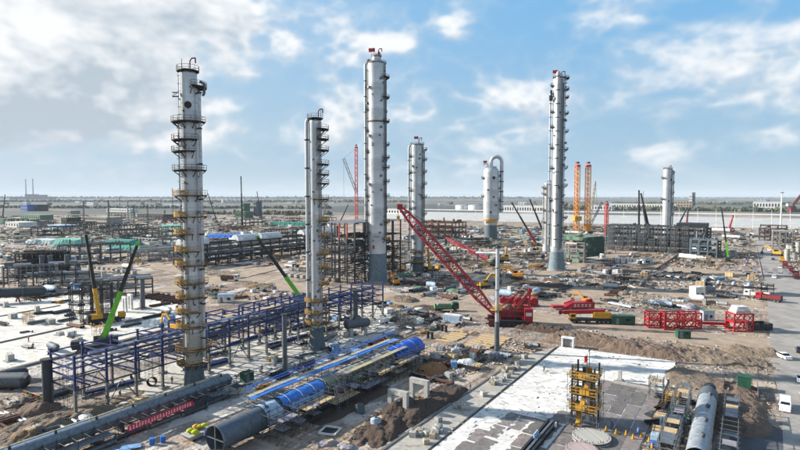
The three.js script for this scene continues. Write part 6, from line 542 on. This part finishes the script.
{ const t = thing('fence_panel_ring', 'grey panel fence around the dark green cabin', 'fence', gp(741, 391), TH); for (let i = 0; i < 5; i++) { S3().box(-4 + i * 2, 0, 3, 1.9, 1.4, .06).build('panel', MT.galv, t); S3().box(-4 + i * 2, 0, -3.2, 1.9, 1.4, .06).build('panel', MT.galv, t); } const s = sheet('sand_pad', px([752, 379], [774, 382], [777, 389], [755, 389]), .09, grd(roadTex, 20, '#fff2de'), 'structure', .1); }
{ const q = rng(101), cone = () => { const t = thing('traffic_cone', 'small yellow marker cone on the grey sheets', 'cone', new THREE.Vector3(), 0, 'yellow marker cones'); S3().tube([0, .05, 0], [0, .9, 0], .26, .06, 10).build('cone', MT.yellow, t); S3().box(0, 0, 0, .6, .06, .6).build('foot', MT.yellow, t); return t; }, a = cone(); [[606, 432], [616, 435], [626, 436], [633, 440], [641, 438], [649, 443], [652, 449], [600, 447]].forEach(([x, y], i) => { const o = i ? a.clone() : a; if (i) { o.name = nm('traffic_cone'); scene.add(o); } o.position.copy(gp(x, y)).setY(.22); });
  const b = thing('pump_set', 'blue pump set with white hood on the grey sheets by the slab edge', 'pump', gp(655, 447).setY(.2), TH); S3().box(0, .2, 0, 2, 1.1, 1.4).build('engine_box', MT.blueTarp, b); S3().box(0, 1.3, 0, 1.8, .9, 1.3).build('hood', MT.bluePale, b); S3().box(0, 0, 0, 2.4, .2, 1.6).build('skid', MT.blue, b); S3().tube([1.2, .6, 0], [1.9, .6, 0], .35, .35, 12).build('pump', MT.pipeDark, b); const g = thing('gas_bottle_rack', 'blue gas bottle rack beside the pump set', 'gas bottles', gp(659, 438).setY(.2), TH); for (let i = 0; i < 4; i++) S3().tube([i * .5 - .75, 0, 0], [i * .5 - .75, 1.4, 0], .2, .2, 10).tube([i * .5 - .75, 1.4, 0], [i * .5 - .75, 1.6, 0], .2, .06, 10).build('bottle', MT.blueTarp, g); S3().bar([-1, .9, .25], [1, .9, .25], .08).bar([-1, .4, .25], [1, .4, .25], .08).build('rack_bar', MT.galv, g); const c = thing('gas_bottle_rack', 'pale blue bottle rack at the foot of the rail beams', 'gas bottles', gp(536, 441).setY(.2), TH); for (let i = 0; i < 4; i++) S3().tube([i * .55 - .8, 0, 0], [i * .55 - .8, 1.3, 0], .22, .22, 10).tube([i * .55 - .8, 1.3, 0], [i * .55 - .8, 1.5, 0], .22, .06, 10).build('bottle', i % 2 ? MT.bluePale : MT.blueSheet, c); S3().box(0, 0, 0, 2.4, .1, .8).build('tray', MT.blue, c);
  for (const [x, y, r, l, m] of [[376, 426, 1, 'blue grey round tank in the trench below the scaffolding', MT.bluePale], [360, 412, .95, 'dark blue tank standing in the shade of the scaffolding', MT.skirt]]) { const t = thing('round_tank', l, 'tank', gp(x, y)); S3().tube([0, 0, 0], [0, 1.3, 0], r, r, 20).tube([0, 1.3, 0], [0, 1.6, 0], r, r * .5, 20).build('tank', m, t); S3().tube([0, 1.6, 0], [0, 1.75, 0], .25, .25, 10).build('lid', MT.pipeDark, t); } const fr = thing('steel_tray', 'square white edged steel tray lying in the trench', 'tray', gp(330, 432), TH + .3); for (const [x, z, w, d] of [[-1.5, 0, .2, 3], [1.5, 0, .2, 3], [0, -1.5, 3.2, .2], [0, 1.5, 3.2, .2]]) S3().box(x, .1, z, w, .35, d).build('edge', MT.white, fr); S3().box(0, .05, 0, 3, .08, 3).build('floor', MT.black, fr); for (const [x, y] of [[327, 444], [346, 447], [380, 421], [430, 366], [462, 372]]) { const t = thing('membrane_pile', 'crumpled pale sheet heap on the dark soil', 'sheet heap', gp(x, y), q() * 3, 'pale sheet heaps on dark soil'), gm = new THREE.IcosahedronGeometry(1.2, 3), P = gm.attributes.position; for (let i = 0; i < P.count; i++) { const k = .7 + .6 * fbm(P.getX(i) * 1.5 + x, P.getZ(i) * 1.5 + P.getY(i), 3); P.setXYZ(i, P.getX(i) * k * 1.5, Math.max(0, P.getY(i) * k * .5), P.getZ(i) * k); } gm.computeVertexNormals(); S3().add(gm).build('heap', MT.greyTarp, t); S3().box(.4, .2, .3, 1.4, .5, .5, .4).build('board', MT.woodPale, t); }
  for (const [x, y, l, r] of [[152, 386, 'short rusty pipe ring standing under the blue rack', 1], [134, 379, 'small rusty pipe ring lying by the blue rack', .7]]) { const t = thing('pipe_ring', l, 'pipe', gp(x, y), TH + .6); S3().tube([-.5, r, 0], [.5, r, 0], r, r, 20, false).build('wall', MT.rustBrown, t); S3().tube([-.48, r, 0], [.48, r, 0], r * .9, r * .9, 20, false).build('lining', MT.black, t); S3().box(0, 0, r * .5, .6, .25, .3).build('chock', MT.wood, t); } }
// people: one continuous body, with helmet and vest
function body(seed) { const J = { p: [0, .95, 0], c: [0, 1.35, .02], n: [0, 1.5, .02], h: [0, 1.64, .05] }, s = seed % 2 ? 1 : -1, B = [['p', 'c', .15, .17], ['c', 'n', .15, .06], ['n', 'h', .06, .105]].map(([a, b, r, q]) => [J[a], J[b], r, q]); for (const e of [-1, 1]) { const f = e === s ? .16 : -.12; B.push([[e * .1, .92, 0], [e * .12, .5, f * .6], .095, .07], [[e * .12, .5, f * .6], [e * .13, .07, f], .07, .05], [[e * .13, .06, f], [e * .14, .04, f + .17], .05, .045], [[e * .2, 1.42, .02], [e * .27, 1.13, -f * .5], .065, .05], [[e * .27, 1.13, -f * .5], [e * .25, .88, -f * .2 + .12], .05, .04], [[e * .25, .88, -f * .2 + .12], [e * .245, .78, -f * .2 + .15], .042, .03], [[0, 1.42, .02], [e * .2, 1.42, .02], .09, .075]); }
  const R = 56, mc = new MarchingCubes(R, new THREE.MeshBasicMaterial(), false, false, 60000); mc.isolation = 0; const half = .95; for (let k = 0; k < R; k++) for (let j = 0; j < R; j++) for (let i = 0; i < R; i++) { const x = (i / R * 2 - 1) * half, y = (j / R * 2 - 1) * half + .9, z = (k / R * 2 - 1) * half; let d = 9; for (const [a, b, r0, r1] of B) { const ax = b[0] - a[0], ay = b[1] - a[1], az = b[2] - a[2], t = clamp(((x - a[0]) * ax + (y - a[1]) * ay + (z - a[2]) * az) / (ax * ax + ay * ay + az * az)), dd = Math.hypot(x - a[0] - ax * t, y - a[1] - ay * t, z - a[2] - az * t) - mix(r0, r1, t), h = clamp(.5 + .5 * (d - dd) / .03); d = mix(d, dd, h) - .03 * h * (1 - h); } mc.field[i + j * R + k * R * R] = -d; }
  mc.update(); const g = new THREE.BufferGeometry(), n = mc.count; g.setAttribute('position', new THREE.Float32BufferAttribute(mc.positionArray.slice(0, n * 3), 3)); g.setAttribute('normal', new THREE.Float32BufferAttribute(mc.normalArray.slice(0, n * 3), 3)); g.scale(half, half, half); g.translate(0, .9, 0); return g; }
{ const bodies = [body(1), body(2)], dye = (g, top, leg) => { const q = g.clone(), P = q.attributes.position, c = new Float32Array(P.count * 3), T = C(top), L = C(leg), S = C('#b98d70'), K = C('#222222'); for (let i = 0; i < P.count; i++) { const y = P.getY(i), x = Math.abs(P.getX(i)), k = y < .12 ? K : y < .9 && x < .2 ? L : y > 1.5 || (y < .87 && x > .2) ? S : T; c.set([k.r, k.g, k.b], i * 3); } q.setAttribute('color', new THREE.BufferAttribute(c, 3)); return q; }, vm = new THREE.MeshStandardMaterial({ vertexColors: true, roughness: .85 });
  for (const [x, y, h, turn, top, leg, hat, l] of [[420, 404, .17, .6, '#c24b32', '#39404f', MT.yellow, 'person in an orange red jacket walking on the concrete walkway'], [638, 437, .2, 2.2, '#1f62b8', '#24467d', MT.blueTarp, 'person in blue overalls standing on the grey sheets near the cones'], [33, 349, .09, 1.2, '#55606a', '#3c4046', MT.white, 'person in grey clothes standing on the pale yard'], [28.5, 342, .09, 2.4, '#c14a3a', '#3b3e46', MT.red, 'person in a red top on the pale yard'], [668, 386, .1, .4, '#3c4a5c', '#2d3036', MT.white, 'person in dark clothes on the soil by the silver vessel'], [690, 423, 2.05, 1.8, '#4c5560', '#34383e', MT.white, 'person in grey on the scaffold boards beside the silver vessel'], [205, 441, .1, 2.8, '#2a4f94', '#2a3a5c', MT.blueTarp, 'person in blue walking on the dark gangway by the duct'], [298, 418, 1.85, .9, '#9b8f7d', '#3a3d44', MT.redPale, 'person in a beige jacket on the duct scaffolding'], [317, 411, 1.85, 2.2, '#53606e', '#32363c', MT.yellow, 'person in slate blue on the duct scaffolding'], [544, 372, .17, 1, '#45505c', '#2e3238', MT.white, 'person in dark clothes crossing the white slab'], [470, 391, .17, 2, '#3a5a94', '#2e3a52', MT.redPale, 'person in blue with a red helmet among the concrete blocks'], [612, 429, .2, .5, '#2a63b0', '#23406e', MT.yellow, 'person in blue beside the yellow stair tower'], [556, 432, .2, 2.6, '#40607c', '#2c3440', MT.white, 'person in slate clothes by the rail beams'], [120, 398, .02, 1.1, '#3f5a8c', '#2b3346', MT.yellow, 'person in blue under the blue pipe rack'], [172, 384, .05, 2.9, '#a04a34', '#33363c', MT.yellow, 'person in rust red near the ringed column foot'], [262, 372, .08, .3, '#4a5866', '#30343a', MT.redPale, 'person in grey near the free standing grey column'], [300, 366, .08, 1.9, '#2f55a0', '#283a5e', MT.white, 'person in blue on the pale concrete near the second column'], [457, 350, .05, 2.2, '#50606c', '#31353b', MT.yellow, 'person in grey beside the timber mats'], [519, 335, .05, .8, '#b0472f', '#34373d', MT.white, 'person in an orange top by the crawler tracks'], [728, 396, .1, 1.4, '#39567f', '#2b3140', MT.yellow, 'person in blue by the soil heap near the green cabin'], [232, 444, .1, .7, '#53606e', '#32363c', MT.redPale, 'person in grey near the open duct end'], [585, 402, .2, 2.4, '#3b6ab0', '#26406a', MT.redPale, 'person in bright blue at the foot of the yellow stair tower']]) { const t = thing('person', l, 'person', gp(x, y, h), turn); part('body', dye(bodies[Math.floor(x) % 2], top, leg), vm, t); const d = new THREE.SphereGeometry(.135, 14, 8, 0, 7, 0, 1.65); d.translate(0, 1.66, .05); S3().add(d).tube([0, 1.645, .07], [0, 1.66, .07], .17, .165, 14).build('helmet', hat, t); S3().box(0, 1.05, .16, .3, .4, .02).box(0, 1.05, -.17, .3, .4, .02).build('vest_panel', x === 420 ? MT.hiv : MT.greyTarp, t); } }

// ---------------------------------------------------------------- building materials strewn over the site, each one a thing
const KEEP = [...LANES, ROAD, SLAB, STRIP, CROSS, [[60, 345], [60, 425], [300, 355], [300, 330]], [[195, 460], [195, 420], [410, 340], [430, 365], [340, 440]], [[30, 460], [230, 385], [230, 405], [130, 460]], [[480, 303], [535, 303], [535, 334], [455, 340]]];
const free = (x, y) => !KEEP.some((P) => inPoly(x, y, P));
const kinds = {
  pipe_length: ['pipe', 'loose pipe lengths', (t, q, k) => { const L = (4 + q() * 7) * k, n = 1 + Math.floor(q() * 3), r = (.3 + q() * .35) * k; const m = [MT.pipe, MT.pipeLight, MT.pipeDark, MT.rustBrown][Math.floor(q() * 4)]; for (let i = 0; i < n; i++) S3().tube([-L / 2 + q(), r + .1, (i - n / 2) * r * 2.05], [L / 2, r + .1, (i - n / 2) * r * 2.05], r, r, 10, false).build('pipe', m, t); S3().box(-L * .3, 0, 0, .25, .12, n * r * 2.4).box(L * .3, 0, 0, .25, .12, n * r * 2.4).build('bearer', MT.wood, t); }],
  material_crate: ['crate', 'crates and boxes', (t, q, k) => { const w = (1.6 + q() * 2.4) * k, h = (1 + q() * 1.3) * k, d = (1.4 + q() * 1.4) * k, m = [MT.white, MT.woodPale, MT.concPale, MT.blueSheet, MT.greyTarp][Math.floor(q() * 5)]; S3().box(0, .12, 0, w, h, d).build('box', m, t); S3().box(0, 0, 0, w * .9, .12, d * .9).build('pallet', MT.wood, t); S3().box(w * .25, .14, 0, .12, h, d + .04).box(-w * .25, .14, 0, .12, h, d + .04).build('strap', MT.steelDark, t); }],
  steel_stack: ['steel stack', 'stacks of steel sections', (t, q, k) => { const L = (4 + q() * 6) * k, n = 3 + Math.floor(q() * 3), m = [MT.steel, MT.steelDark, MT.rustBrown, MT.galv][Math.floor(q() * 4)]; for (let i = 0; i < n; i++) S3().box((q() - .5) * .8, .2 + (i % 2) * .4, (i - n / 2) * .5 * k, L, .34, .34 * k).build('section', m, t); S3().box(-L * .3, 0, 0, .3, .2, n * .5 * k).box(L * .3, 0, 0, .3, .2, n * .5 * k).build('bearer', MT.wood, t); }],
  scaffold_stack: ['scaffold frame', 'small scaffold frames', (t, q, k) => { const w = (2.5 + q() * 4) * k, d = (2 + q() * 2) * k, h = (2 + q() * 3.5) * k; scaffold(S3(), 0, w, 0, d, h, 1.6 * k, 1.6 * k, .06 * k).build('tubes', [MT.galv, MT.steel, MT.steelDark, MT.yellowRail][Math.floor(q() * 4)], t); S3().box(w / 2, h * .9, d / 2, w, .1, d).build('boards', MT.woodPale, t); }],
  tarp_heap: ['covered heap', 'sheeted heaps', (t, q, k) => { const gm = new THREE.IcosahedronGeometry(1, 3), P = gm.attributes.position, s = q() * 99, a = (2 + q() * 2.4) * k, b = (1.4 + q() * 1.4) * k, h = (.8 + q() * .9) * k; for (let i = 0; i < P.count; i++) { const f = .65 + .7 * fbm(P.getX(i) * 1.7 + s, P.getZ(i) * 1.7 + P.getY(i) * 2, 3); P.setXYZ(i, P.getX(i) * f * a, Math.max(0, P.getY(i)) * f * h, P.getZ(i) * f * b); } gm.computeVertexNormals(); S3().add(gm).build('cover', [MT.tarpGreen, MT.dirt, MT.greyTarp, MT.netDark, MT.white, MT.dirtPale, MT.steelDark][Math.floor(q() * 7)], t); S3().box(0, h * .55, 0, a * .5, .2, .3, q()).build('weight', MT.wood, t); }],
  pipe_spool: ['pipe spool', 'bent pipe spools', (t, q, k) => { const r = (.25 + q() * .3) * k, a = (1.5 + q() * 2) * k, m = [MT.pipe, MT.pipeLight, MT.pipeDark][Math.floor(q() * 3)]; S3().path([[-a, r + .1, 0], [0, r + .1, 0], [a * .2, r + .1, a * .2], [a * .25, r + .1, a * .8]], r, 10).build('pipe', m, t); for (const p of [[-a, 0], [a * .25, a * .8]]) S3().tube([p[0] - .06, r + .1, p[1]], [p[0] + .1, r + .1, p[1]], r * 1.5, r * 1.5, 12).build('flange', MT.steelDark, t); }],
  concrete_pier: ['concrete pier', 'concrete piers and footings', (t, q, k) => { const w = (1 + q()) * k, h = (.8 + q() * 1.6) * k; S3().box(0, 0, 0, w * 1.7, .35 * k, w * 1.7).build('footing', MT.conc, t); S3().box(0, .35 * k, 0, w, h, w).build('pier', MT.concPale, t); S3().tube([-w * .3, h, 0], [-w * .3, h + 1 * k, 0], .06 * k, .06 * k, 5).tube([w * .3, h, 0], [w * .3, h + 1 * k, 0], .06 * k, .06 * k, 5).build('starter_bars', MT.rustBrown, t); }],
  vessel_drum: ['drum', 'small process drums', (t, q, k) => { const L = (3 + q() * 4) * k, r = (.7 + q() * .6) * k, m = [MT.pipeLight, MT.white, MT.skirt, MT.bluePale][Math.floor(q() * 4)]; S3().tube([-L / 2, r + .5, 0], [L / 2, r + .5, 0], r, r, 18, false).build('shell', m, t); for (const e of [-1, 1]) { S3().tube([e * L / 2, r + .5, 0], [e * (L / 2 + r * .4), r + .5, 0], r, r * .3, 18).build('dished_end', m, t); S3().box(e * L * .3, 0, 0, .4 * k, .8, r * 1.8).build('saddle', MT.rustBrown, t); } }],
  site_container: ['container', 'site containers', (t, q, k) => { const m = [MT.white, MT.bluePale, MT.white, MT.concDark, MT.skirtb][Math.floor(q() * 5)]; S3().box(0, .1, 0, 6, 2.6, 2.4).build('body', m, t); const s = S3(); for (let i = 0; i < 12; i++) s.box(-2.75 + i * .5, .3, 1.22, .2, 2.2, .06).box(-2.75 + i * .5, .3, -1.22, .2, 2.2, .06); s.build('ribs', m, t); S3().box(3.02, .3, 0, .06, 2.2, 2).build('door', MT.galv, t); S3().box(0, 2.7, 0, 6.1, .1, 2.5).build('roof', MT.white, t); }],
};
const HUE = new Map([[MT.pipe, 'mid grey'], [MT.pipeLight, 'silver'], [MT.pipeDark, 'dark grey'], [MT.rustBrown, 'rust brown'], [MT.white, 'white'], [MT.woodPale, 'timber'], [MT.concPale, 'pale grey'], [MT.blueSheet, 'pale blue'], [MT.greyTarp, 'dull grey'], [MT.steel, 'weathered'], [MT.steelDark, 'blackish'], [MT.galv, 'galvanised'], [MT.yellowRail, 'yellowish'], [MT.tarpGreen, 'grey green'], [MT.dirt, 'brown'], [MT.netDark, 'dark green'], [MT.dirtPale, 'tan'], [MT.skirt, 'slate'], [MT.bluePale, 'pale blue'], [MT.concDark, 'grey'], [MT.skirtb, 'blue grey']]);
function strew(kind, n, poly, label, group, seed, near) { const q = rng(seed), xs = poly.map((a) => a[0]), ys = poly.map((a) => a[1]), x0 = Math.min(...xs), x1 = Math.max(...xs), y0 = Math.min(...ys), y1 = Math.max(...ys); const [cat, , make] = kinds[kind]; let done = 0, tries = 0;
  const P = []; while (done < n && tries++ < n * 30) { const x = x0 + q() * (x1 - x0), y = y0 + q() * (y1 - y0); if (!inPoly(x, y, poly) || !free(x, y)) continue; const p = gp(x, y); if (p.z < -1150) continue; const v = done % 6; let t; if (!P[v]) { t = thing(kind, label, cat, p, 0, group); make(t, rng(seed * 7 + v), kind === 'site_container' ? 1 : near ? .85 : 1.15); const hue = HUE.get(t.children[0].material); if (hue) t.userData.label = hue + ' ' + label; P[v] = t; } else { t = P[v].clone(); t.name = nm(kind); scene.add(t); } t.position.copy(p); t.rotation.y = q() < .92 ? TH + (q() < .5 ? 0 : Math.PI / 2) + (q() - .5) * .2 : q() * 6; done++; } }
const zMidL = [[0, 243], [330, 246], [330, 270], [150, 262], [60, 300], [0, 298]], zYard = [[0, 300], [190, 300], [180, 326], [0, 365]], zCen = [[385, 240], [620, 240], [610, 282], [560, 300], [440, 300], [390, 290]], zRight = [[600, 258], [750, 245], [764, 300], [690, 310], [600, 312]], zFarL = [[0, 216], [330, 216], [330, 244], [0, 244]], zFarR = [[430, 226], [640, 226], [640, 244], [430, 246]], zRoadR = [[775, 228], [810, 228], [815, 285], [798, 270]], zRack = [[300, 300], [390, 300], [400, 345], [330, 365], [260, 390], [215, 385]], zSandL = [[205, 284], [480, 312], [470, 328], [400, 332], [380, 306], [300, 300], [205, 300]], zBank = [[440, 345], [520, 340], [540, 350], [440, 385], [420, 380]], zVes = [[660, 400], [690, 400], [672, 450], [645, 450]], zLeftNear = [[0, 395], [70, 395], [200, 372], [215, 385], [60, 440], [0, 445]], zHalfR = [[400, 246], [540, 262], [620, 290], [520, 300], [440, 292]], zSlabC = [[470, 370], [600, 368], [580, 408], [440, 430]];
const S = (kind, zone, n, where, seed, near) => strew(kind, n, zone, { pipe_length: 'loose steel pipes lying ', material_crate: 'strapped crate standing ', steel_stack: 'stack of steel sections lying ', scaffold_stack: 'small scaffold frame standing ', tarp_heap: 'sheeted heap lying ', pipe_spool: 'bent flanged pipe spool lying ', concrete_pier: 'stub concrete pier standing ', vessel_drum: 'small process drum on saddles ', site_container: 'ribbed site container standing ' }[kind] + where, kinds[kind][1] + ' ' + where, seed, near);
let sd = 200;
for (const [zone, where, a] of [[zMidL, 'in the cluttered ground left of the second column', [26, 24, 24, 20, 16, 12, 14, 12, 8]], [zYard, 'on the pale concrete yard', [10, 6, 10, 3, 0, 6, 8, 2, 0]], [zCen, 'in the cluttered ground between the silver columns', [30, 30, 28, 18, 18, 16, 20, 12, 5]], [zRight, 'on the cleared dirt beside the road', [16, 12, 16, 5, 10, 8, 8, 5, 2]], [zFarL, 'on the far left plain', [14, 34, 18, 22, 26, 0, 10, 12, 26]], [zFarR, 'below the pale yard', [16, 24, 18, 20, 20, 0, 12, 10, 14]], [zRoadR, 'beyond the far kerb of the road', [6, 12, 8, 6, 6, 3, 6, 4, 4]], [zRack, 'round the foot of the second column', [10, 9, 10, 3, 2, 8, 5, 1, 0]], [zSandL, 'beside the sandy site road', [8, 12, 8, 3, 8, 8, 8, 2, 1]], [zBank, 'on the ground before the timber mats', [8, 6, 10, 0, 4, 6, 4, 0, 0]], [zVes, 'beside the silver wrapped vessel', [3, 4, 4, 3, 2, 4, 2, 0, 0]], [zLeftNear, 'on the soil before the blue rack', [6, 4, 6, 0, 2, 5, 3, 0, 0]]]) Object.keys(kinds).forEach((k, i) => { if (a[i]) S(k, zone, a[i], where, sd++, gp(zone[0][0], zone[0][1]).z > -230 || zone === zYard || zone === zSandL); });

// lay-down rows: the same goods set out in order
{ const row = (kind, x, y, n, gap, dir, seed, where) => { const p = gp(x, y), [cat, , make] = kinds[kind]; let first = null; const nouns = { pipe_length: 'pipe bundle', material_crate: 'crate', steel_stack: 'steel stack', concrete_pier: 'concrete footing', vessel_drum: 'process drum', site_container: 'container', scaffold_stack: 'scaffold rack' }; for (let i = 0; i < n; i++) { let t; if (!first) { t = first = thing(kind, nouns[kind] + ' in the straight row ' + where, cat, p, 0, nouns[kind] + ' row ' + where); make(t, rng(seed), 1.1); } else { t = first.clone(); t.name = nm(kind); scene.add(t); } t.position.copy(p).addScaledVector(dir, i * gap); t.rotation.y = TH + (dir === U ? Math.PI / 2 : 0); } };
  for (const a of [['pipe_length', 150, 297, 9, 3.6, V, 1, 'left of the ringed column'], ['material_crate', 286, 276, 9, 4.2, V, 2, 'beside the sandy road'], ['concrete_pier', 292, 270, 10, 5, V, 3, 'left of the second column'], ['steel_stack', 30, 300, 8, 5, U, 4, 'by the raised dark vessel'], ['site_container', 445, 252, 8, 3.4, V, 5, 'behind the propped jib'], ['pipe_length', 640, 275, 9, 4, V, 6, 'on the cleared dirt by the brown pipe'], ['vessel_drum', 704, 284, 5, 6, V, 7, 'on the cleared dirt by the white cabin'], ['steel_stack', 560, 292, 8, 4.4, U, 8, 'beside the site track'], ['pipe_length', 612, 296, 7, 3.6, U, 9, 'between the site tracks'], ['material_crate', 726, 270, 7, 4.6, V, 10, 'near the road edge'], ['site_container', 612, 262, 6, 3.6, V, 11, 'beside the netted building'], ['concrete_pier', 500, 276, 10, 4.6, V, 12, 'before the very tall column'], ['scaffold_stack', 180, 272, 6, 8, V, 13, 'behind the ringed column'], ['steel_stack', 395, 282, 7, 4, V, 14, 'before the wide tall column'], ['material_crate', 90, 268, 10, 5, V, 15, 'by the rear dark columns'], ['pipe_length', 20, 262, 10, 5, V, 16, 'by the steel frame building'], ['site_container', 130, 240, 9, 5, V, 17, 'on the left plain'], ['site_container', 40, 229, 9, 5, V, 18, 'on the far left plain']]) row(...a); }
// rubble, offcuts and brushwood: nobody could count them
function scatter(name, label, cat, n, g, m, zones, seed, s0, s1, flat, cols) { const im = new THREE.InstancedMesh(g, m, n), q = rng(seed), M = new THREE.Matrix4(), E = new THREE.Euler(), Q = new THREE.Quaternion(), c = new THREE.Color(); im.name = nm(name); let i = 0, tries = 0; while (i < n && tries++ < n * 20) { const z = zones[Math.floor(q() * zones.length)], xs = z.map((a) => a[0]), ys = z.map((a) => a[1]), x = mix(Math.min(...xs), Math.max(...xs), q()), y = mix(Math.min(...ys), Math.max(...ys), q()); if (!inPoly(x, y, z) || (zones !== onSlab && !free(x, y))) continue; const p = gp(x, y), s = mix(s0, s1, q() ** 2) * clamp(-p.z / 190, .55, 2.2); E.set(flat ? (q() - .5) * .2 : q() * 6, q() * 6, flat ? (q() - .5) * .2 : q() * 6); if (flat) E.y = q() < .7 ? TH + (q() < .5 ? 1.57 : 0) : E.y; M.compose(p.setY(zones === onSlab ? .2 : .02 + s * .1), Q.setFromEuler(E), new THREE.Vector3(s * (flat ? 1 + q() * 3.5 : 1), s * (flat ? .35 + q() * .5 : .7), s * (.6 + q() * .6))); im.setMatrixAt(i, M); c.set(cols[Math.floor(q() * cols.length)]); im.setColorAt(i, c); i++; } im.count = i; im.castShadow = im.receiveShadow = true; scene.add(im); return tag(im, label, cat, null, 'stuff'); }
const rock = new THREE.IcosahedronGeometry(.5, 0), plank = new THREE.BoxGeometry(1, .4, .5), white = new THREE.MeshStandardMaterial({ color: 0xffffff, roughness: .9 });
const onSlab = [SLAB.slice(0, 2).concat([[660, 400], [600, 440], [480, 440], [440, 430]])];
const all = [zMidL, zCen, zRight, zSandL, zHalfR, zRoadR];
scatter('rubble', 'broken stones and lumps of soil scattered over the site', 'rubble', 6500, rock, white, [...all, zRack, zBank, zLeftNear, [[560, 325], [770, 345], [775, 420], [690, 425], [668, 372]], [[340, 440], [400, 400], [470, 385], [400, 435]]], 301, .35, 1.3, false, ['#847766', '#948674', '#6a5d50', '#a39a8c', '#766b5e']);
scatter('offcuts', 'offcuts of timber, steel and sheet scattered over the site', 'debris', 5200, plank, white, [zMidL, zCen, zSandL, zHalfR, zRoadR, zMidL, zCen, zMidL, zCen, zRack, zBank, zVes], 302, .3, 1.25, true, ['#a9a49c', '#3c3e42', '#5a5650', '#4a4642', '#6e6254', '#7a6a58', '#8b6f50', '#55595e', '#d8d6d2', '#6b5140', '#b39a78', '#2f3a4c', '#8f9aa2', '#7d5a4c', '#8a8f88', '#a49c90', '#77706a']);
scatter('offcuts', 'sparse offcuts lying on the cleared dirt beside the road', 'debris', 1500, plank, white, [zRight], 309, .3, 1.3, true, ['#b9b6b0', '#3c3e42', '#6b5140', '#8b7a64', '#55595e', '#a09a90']);
scatter('far_debris', 'specks of material covering the far building ground', 'debris', 4200, plank, white, [zFarL, zFarR, zFarL, [[430, 226], [760, 228], [750, 246], [430, 246]]], 303, 1, 2.6, true, ['#b4b0aa', '#4a4c50', '#6a665e', '#5f5246', '#4e4a46', '#8f9a92', '#3a3f44', '#9a8c7a']);
scatter('slab_litter', 'small offcuts and boards left on the white slab', 'debris', 210, plank, white, onSlab, 304, .3, .8, true, ['#6a6c70', '#8d8f92', '#4e5054', '#a8967c']);
scatter('stone_fill', 'pale broken stone along the foot of the soil heap', 'rubble', 900, rock, white, [[[690, 400], [715, 404], [760, 422], [735, 424], [688, 408]]], 305, .4, 1.1, false, ['#c6c2ba', '#a9a59d', '#8e8a83', '#d3d0ca']);
// far trees: belts of leaf clumps
{ const g = new THREE.IcosahedronGeometry(.5, 1), P = g.attributes.position; for (let i = 0; i < P.count; i++) { const k = .7 + .6 * hash2(Math.round(P.getX(i) * 90), Math.round(P.getY(i) * 90 + P.getZ(i) * 37)); P.setXYZ(i, P.getX(i) * k, P.getY(i) * k, P.getZ(i) * k); } g.computeVertexNormals(); const m = new THREE.MeshStandardMaterial({ color: 0xffffff, roughness: .95 });
  const belt = (x0, y0, x1, y1, n, h, label, seed, spread = 40) => { const im = new THREE.InstancedMesh(g, m, n), q = rng(seed), M = new THREE.Matrix4(), Q = new THREE.Quaternion(), E = new THREE.Euler(), c = new THREE.Color(), a = gp(x0, y0), b = gp(x1, y1); for (let i = 0; i < n; i++) { const p = a.clone().lerp(b, q()); p.z += (q() - .5) * spread; const s = h * (.5 + q() * .8); E.set(q() * 6, q() * 6, q() * 6); M.compose(p.setY(s * .35), Q.setFromEuler(E), new THREE.Vector3(s * (1 + q()), s, s * (1 + q()))); im.setMatrixAt(i, M); im.setColorAt(i, c.set(['#3f4a35', '#4b5338', '#39402f', '#565a40', '#5d5a48'][Math.floor(q() * 5)])); } im.name = nm('tree_belt'); scene.add(im); tag(im, label, 'trees', null, 'stuff'); };
  belt(560, 209.2, 960, 213.5, 900, 9, 'dark hedge belt of trees beyond the pale yard', 401, 60); belt(-60, 198.4, 520, 198.6, 1900, 26, 'hazy line of taller trees along the left horizon', 412, 1800); belt(420, 198.2, 900, 198.4, 900, 16, 'hazy line of trees along the horizon', 402, 1800); belt(-40, 201.5, 420, 202, 1300, 11, 'broken tree belt across the left plain', 403, 700); belt(-40, 207.5, 330, 208.5, 500, 7, 'thin row of trees before the far sheds on the left', 404, 120); belt(180, 213.5, 330, 214.5, 260, 6, 'bushes around the half built blocks', 405, 60); belt(620, 203.8, 900, 204.5, 700, 9, 'far tree belt on the right plain', 406, 300); }
{ const q = rng(500); for (let i = 0; i < 46; i++) { const x = -20 + q() * 860, y = 200.2 + q() * 5.2; if (x > 540 && q() < .5) continue; block('far_building', 'small pale building scattered on the hazy plain', 'building', x, y, 2.5 + q() * 7, y - .8 - q() * 1.6, 18, [MT.white, MT.conc, MT.bluePale, MT.concDark][Math.floor(q() * 4)], { group: 'small buildings on the hazy plain', fl: 1, n: 3 }); } }
renderer.render(scene, camera);
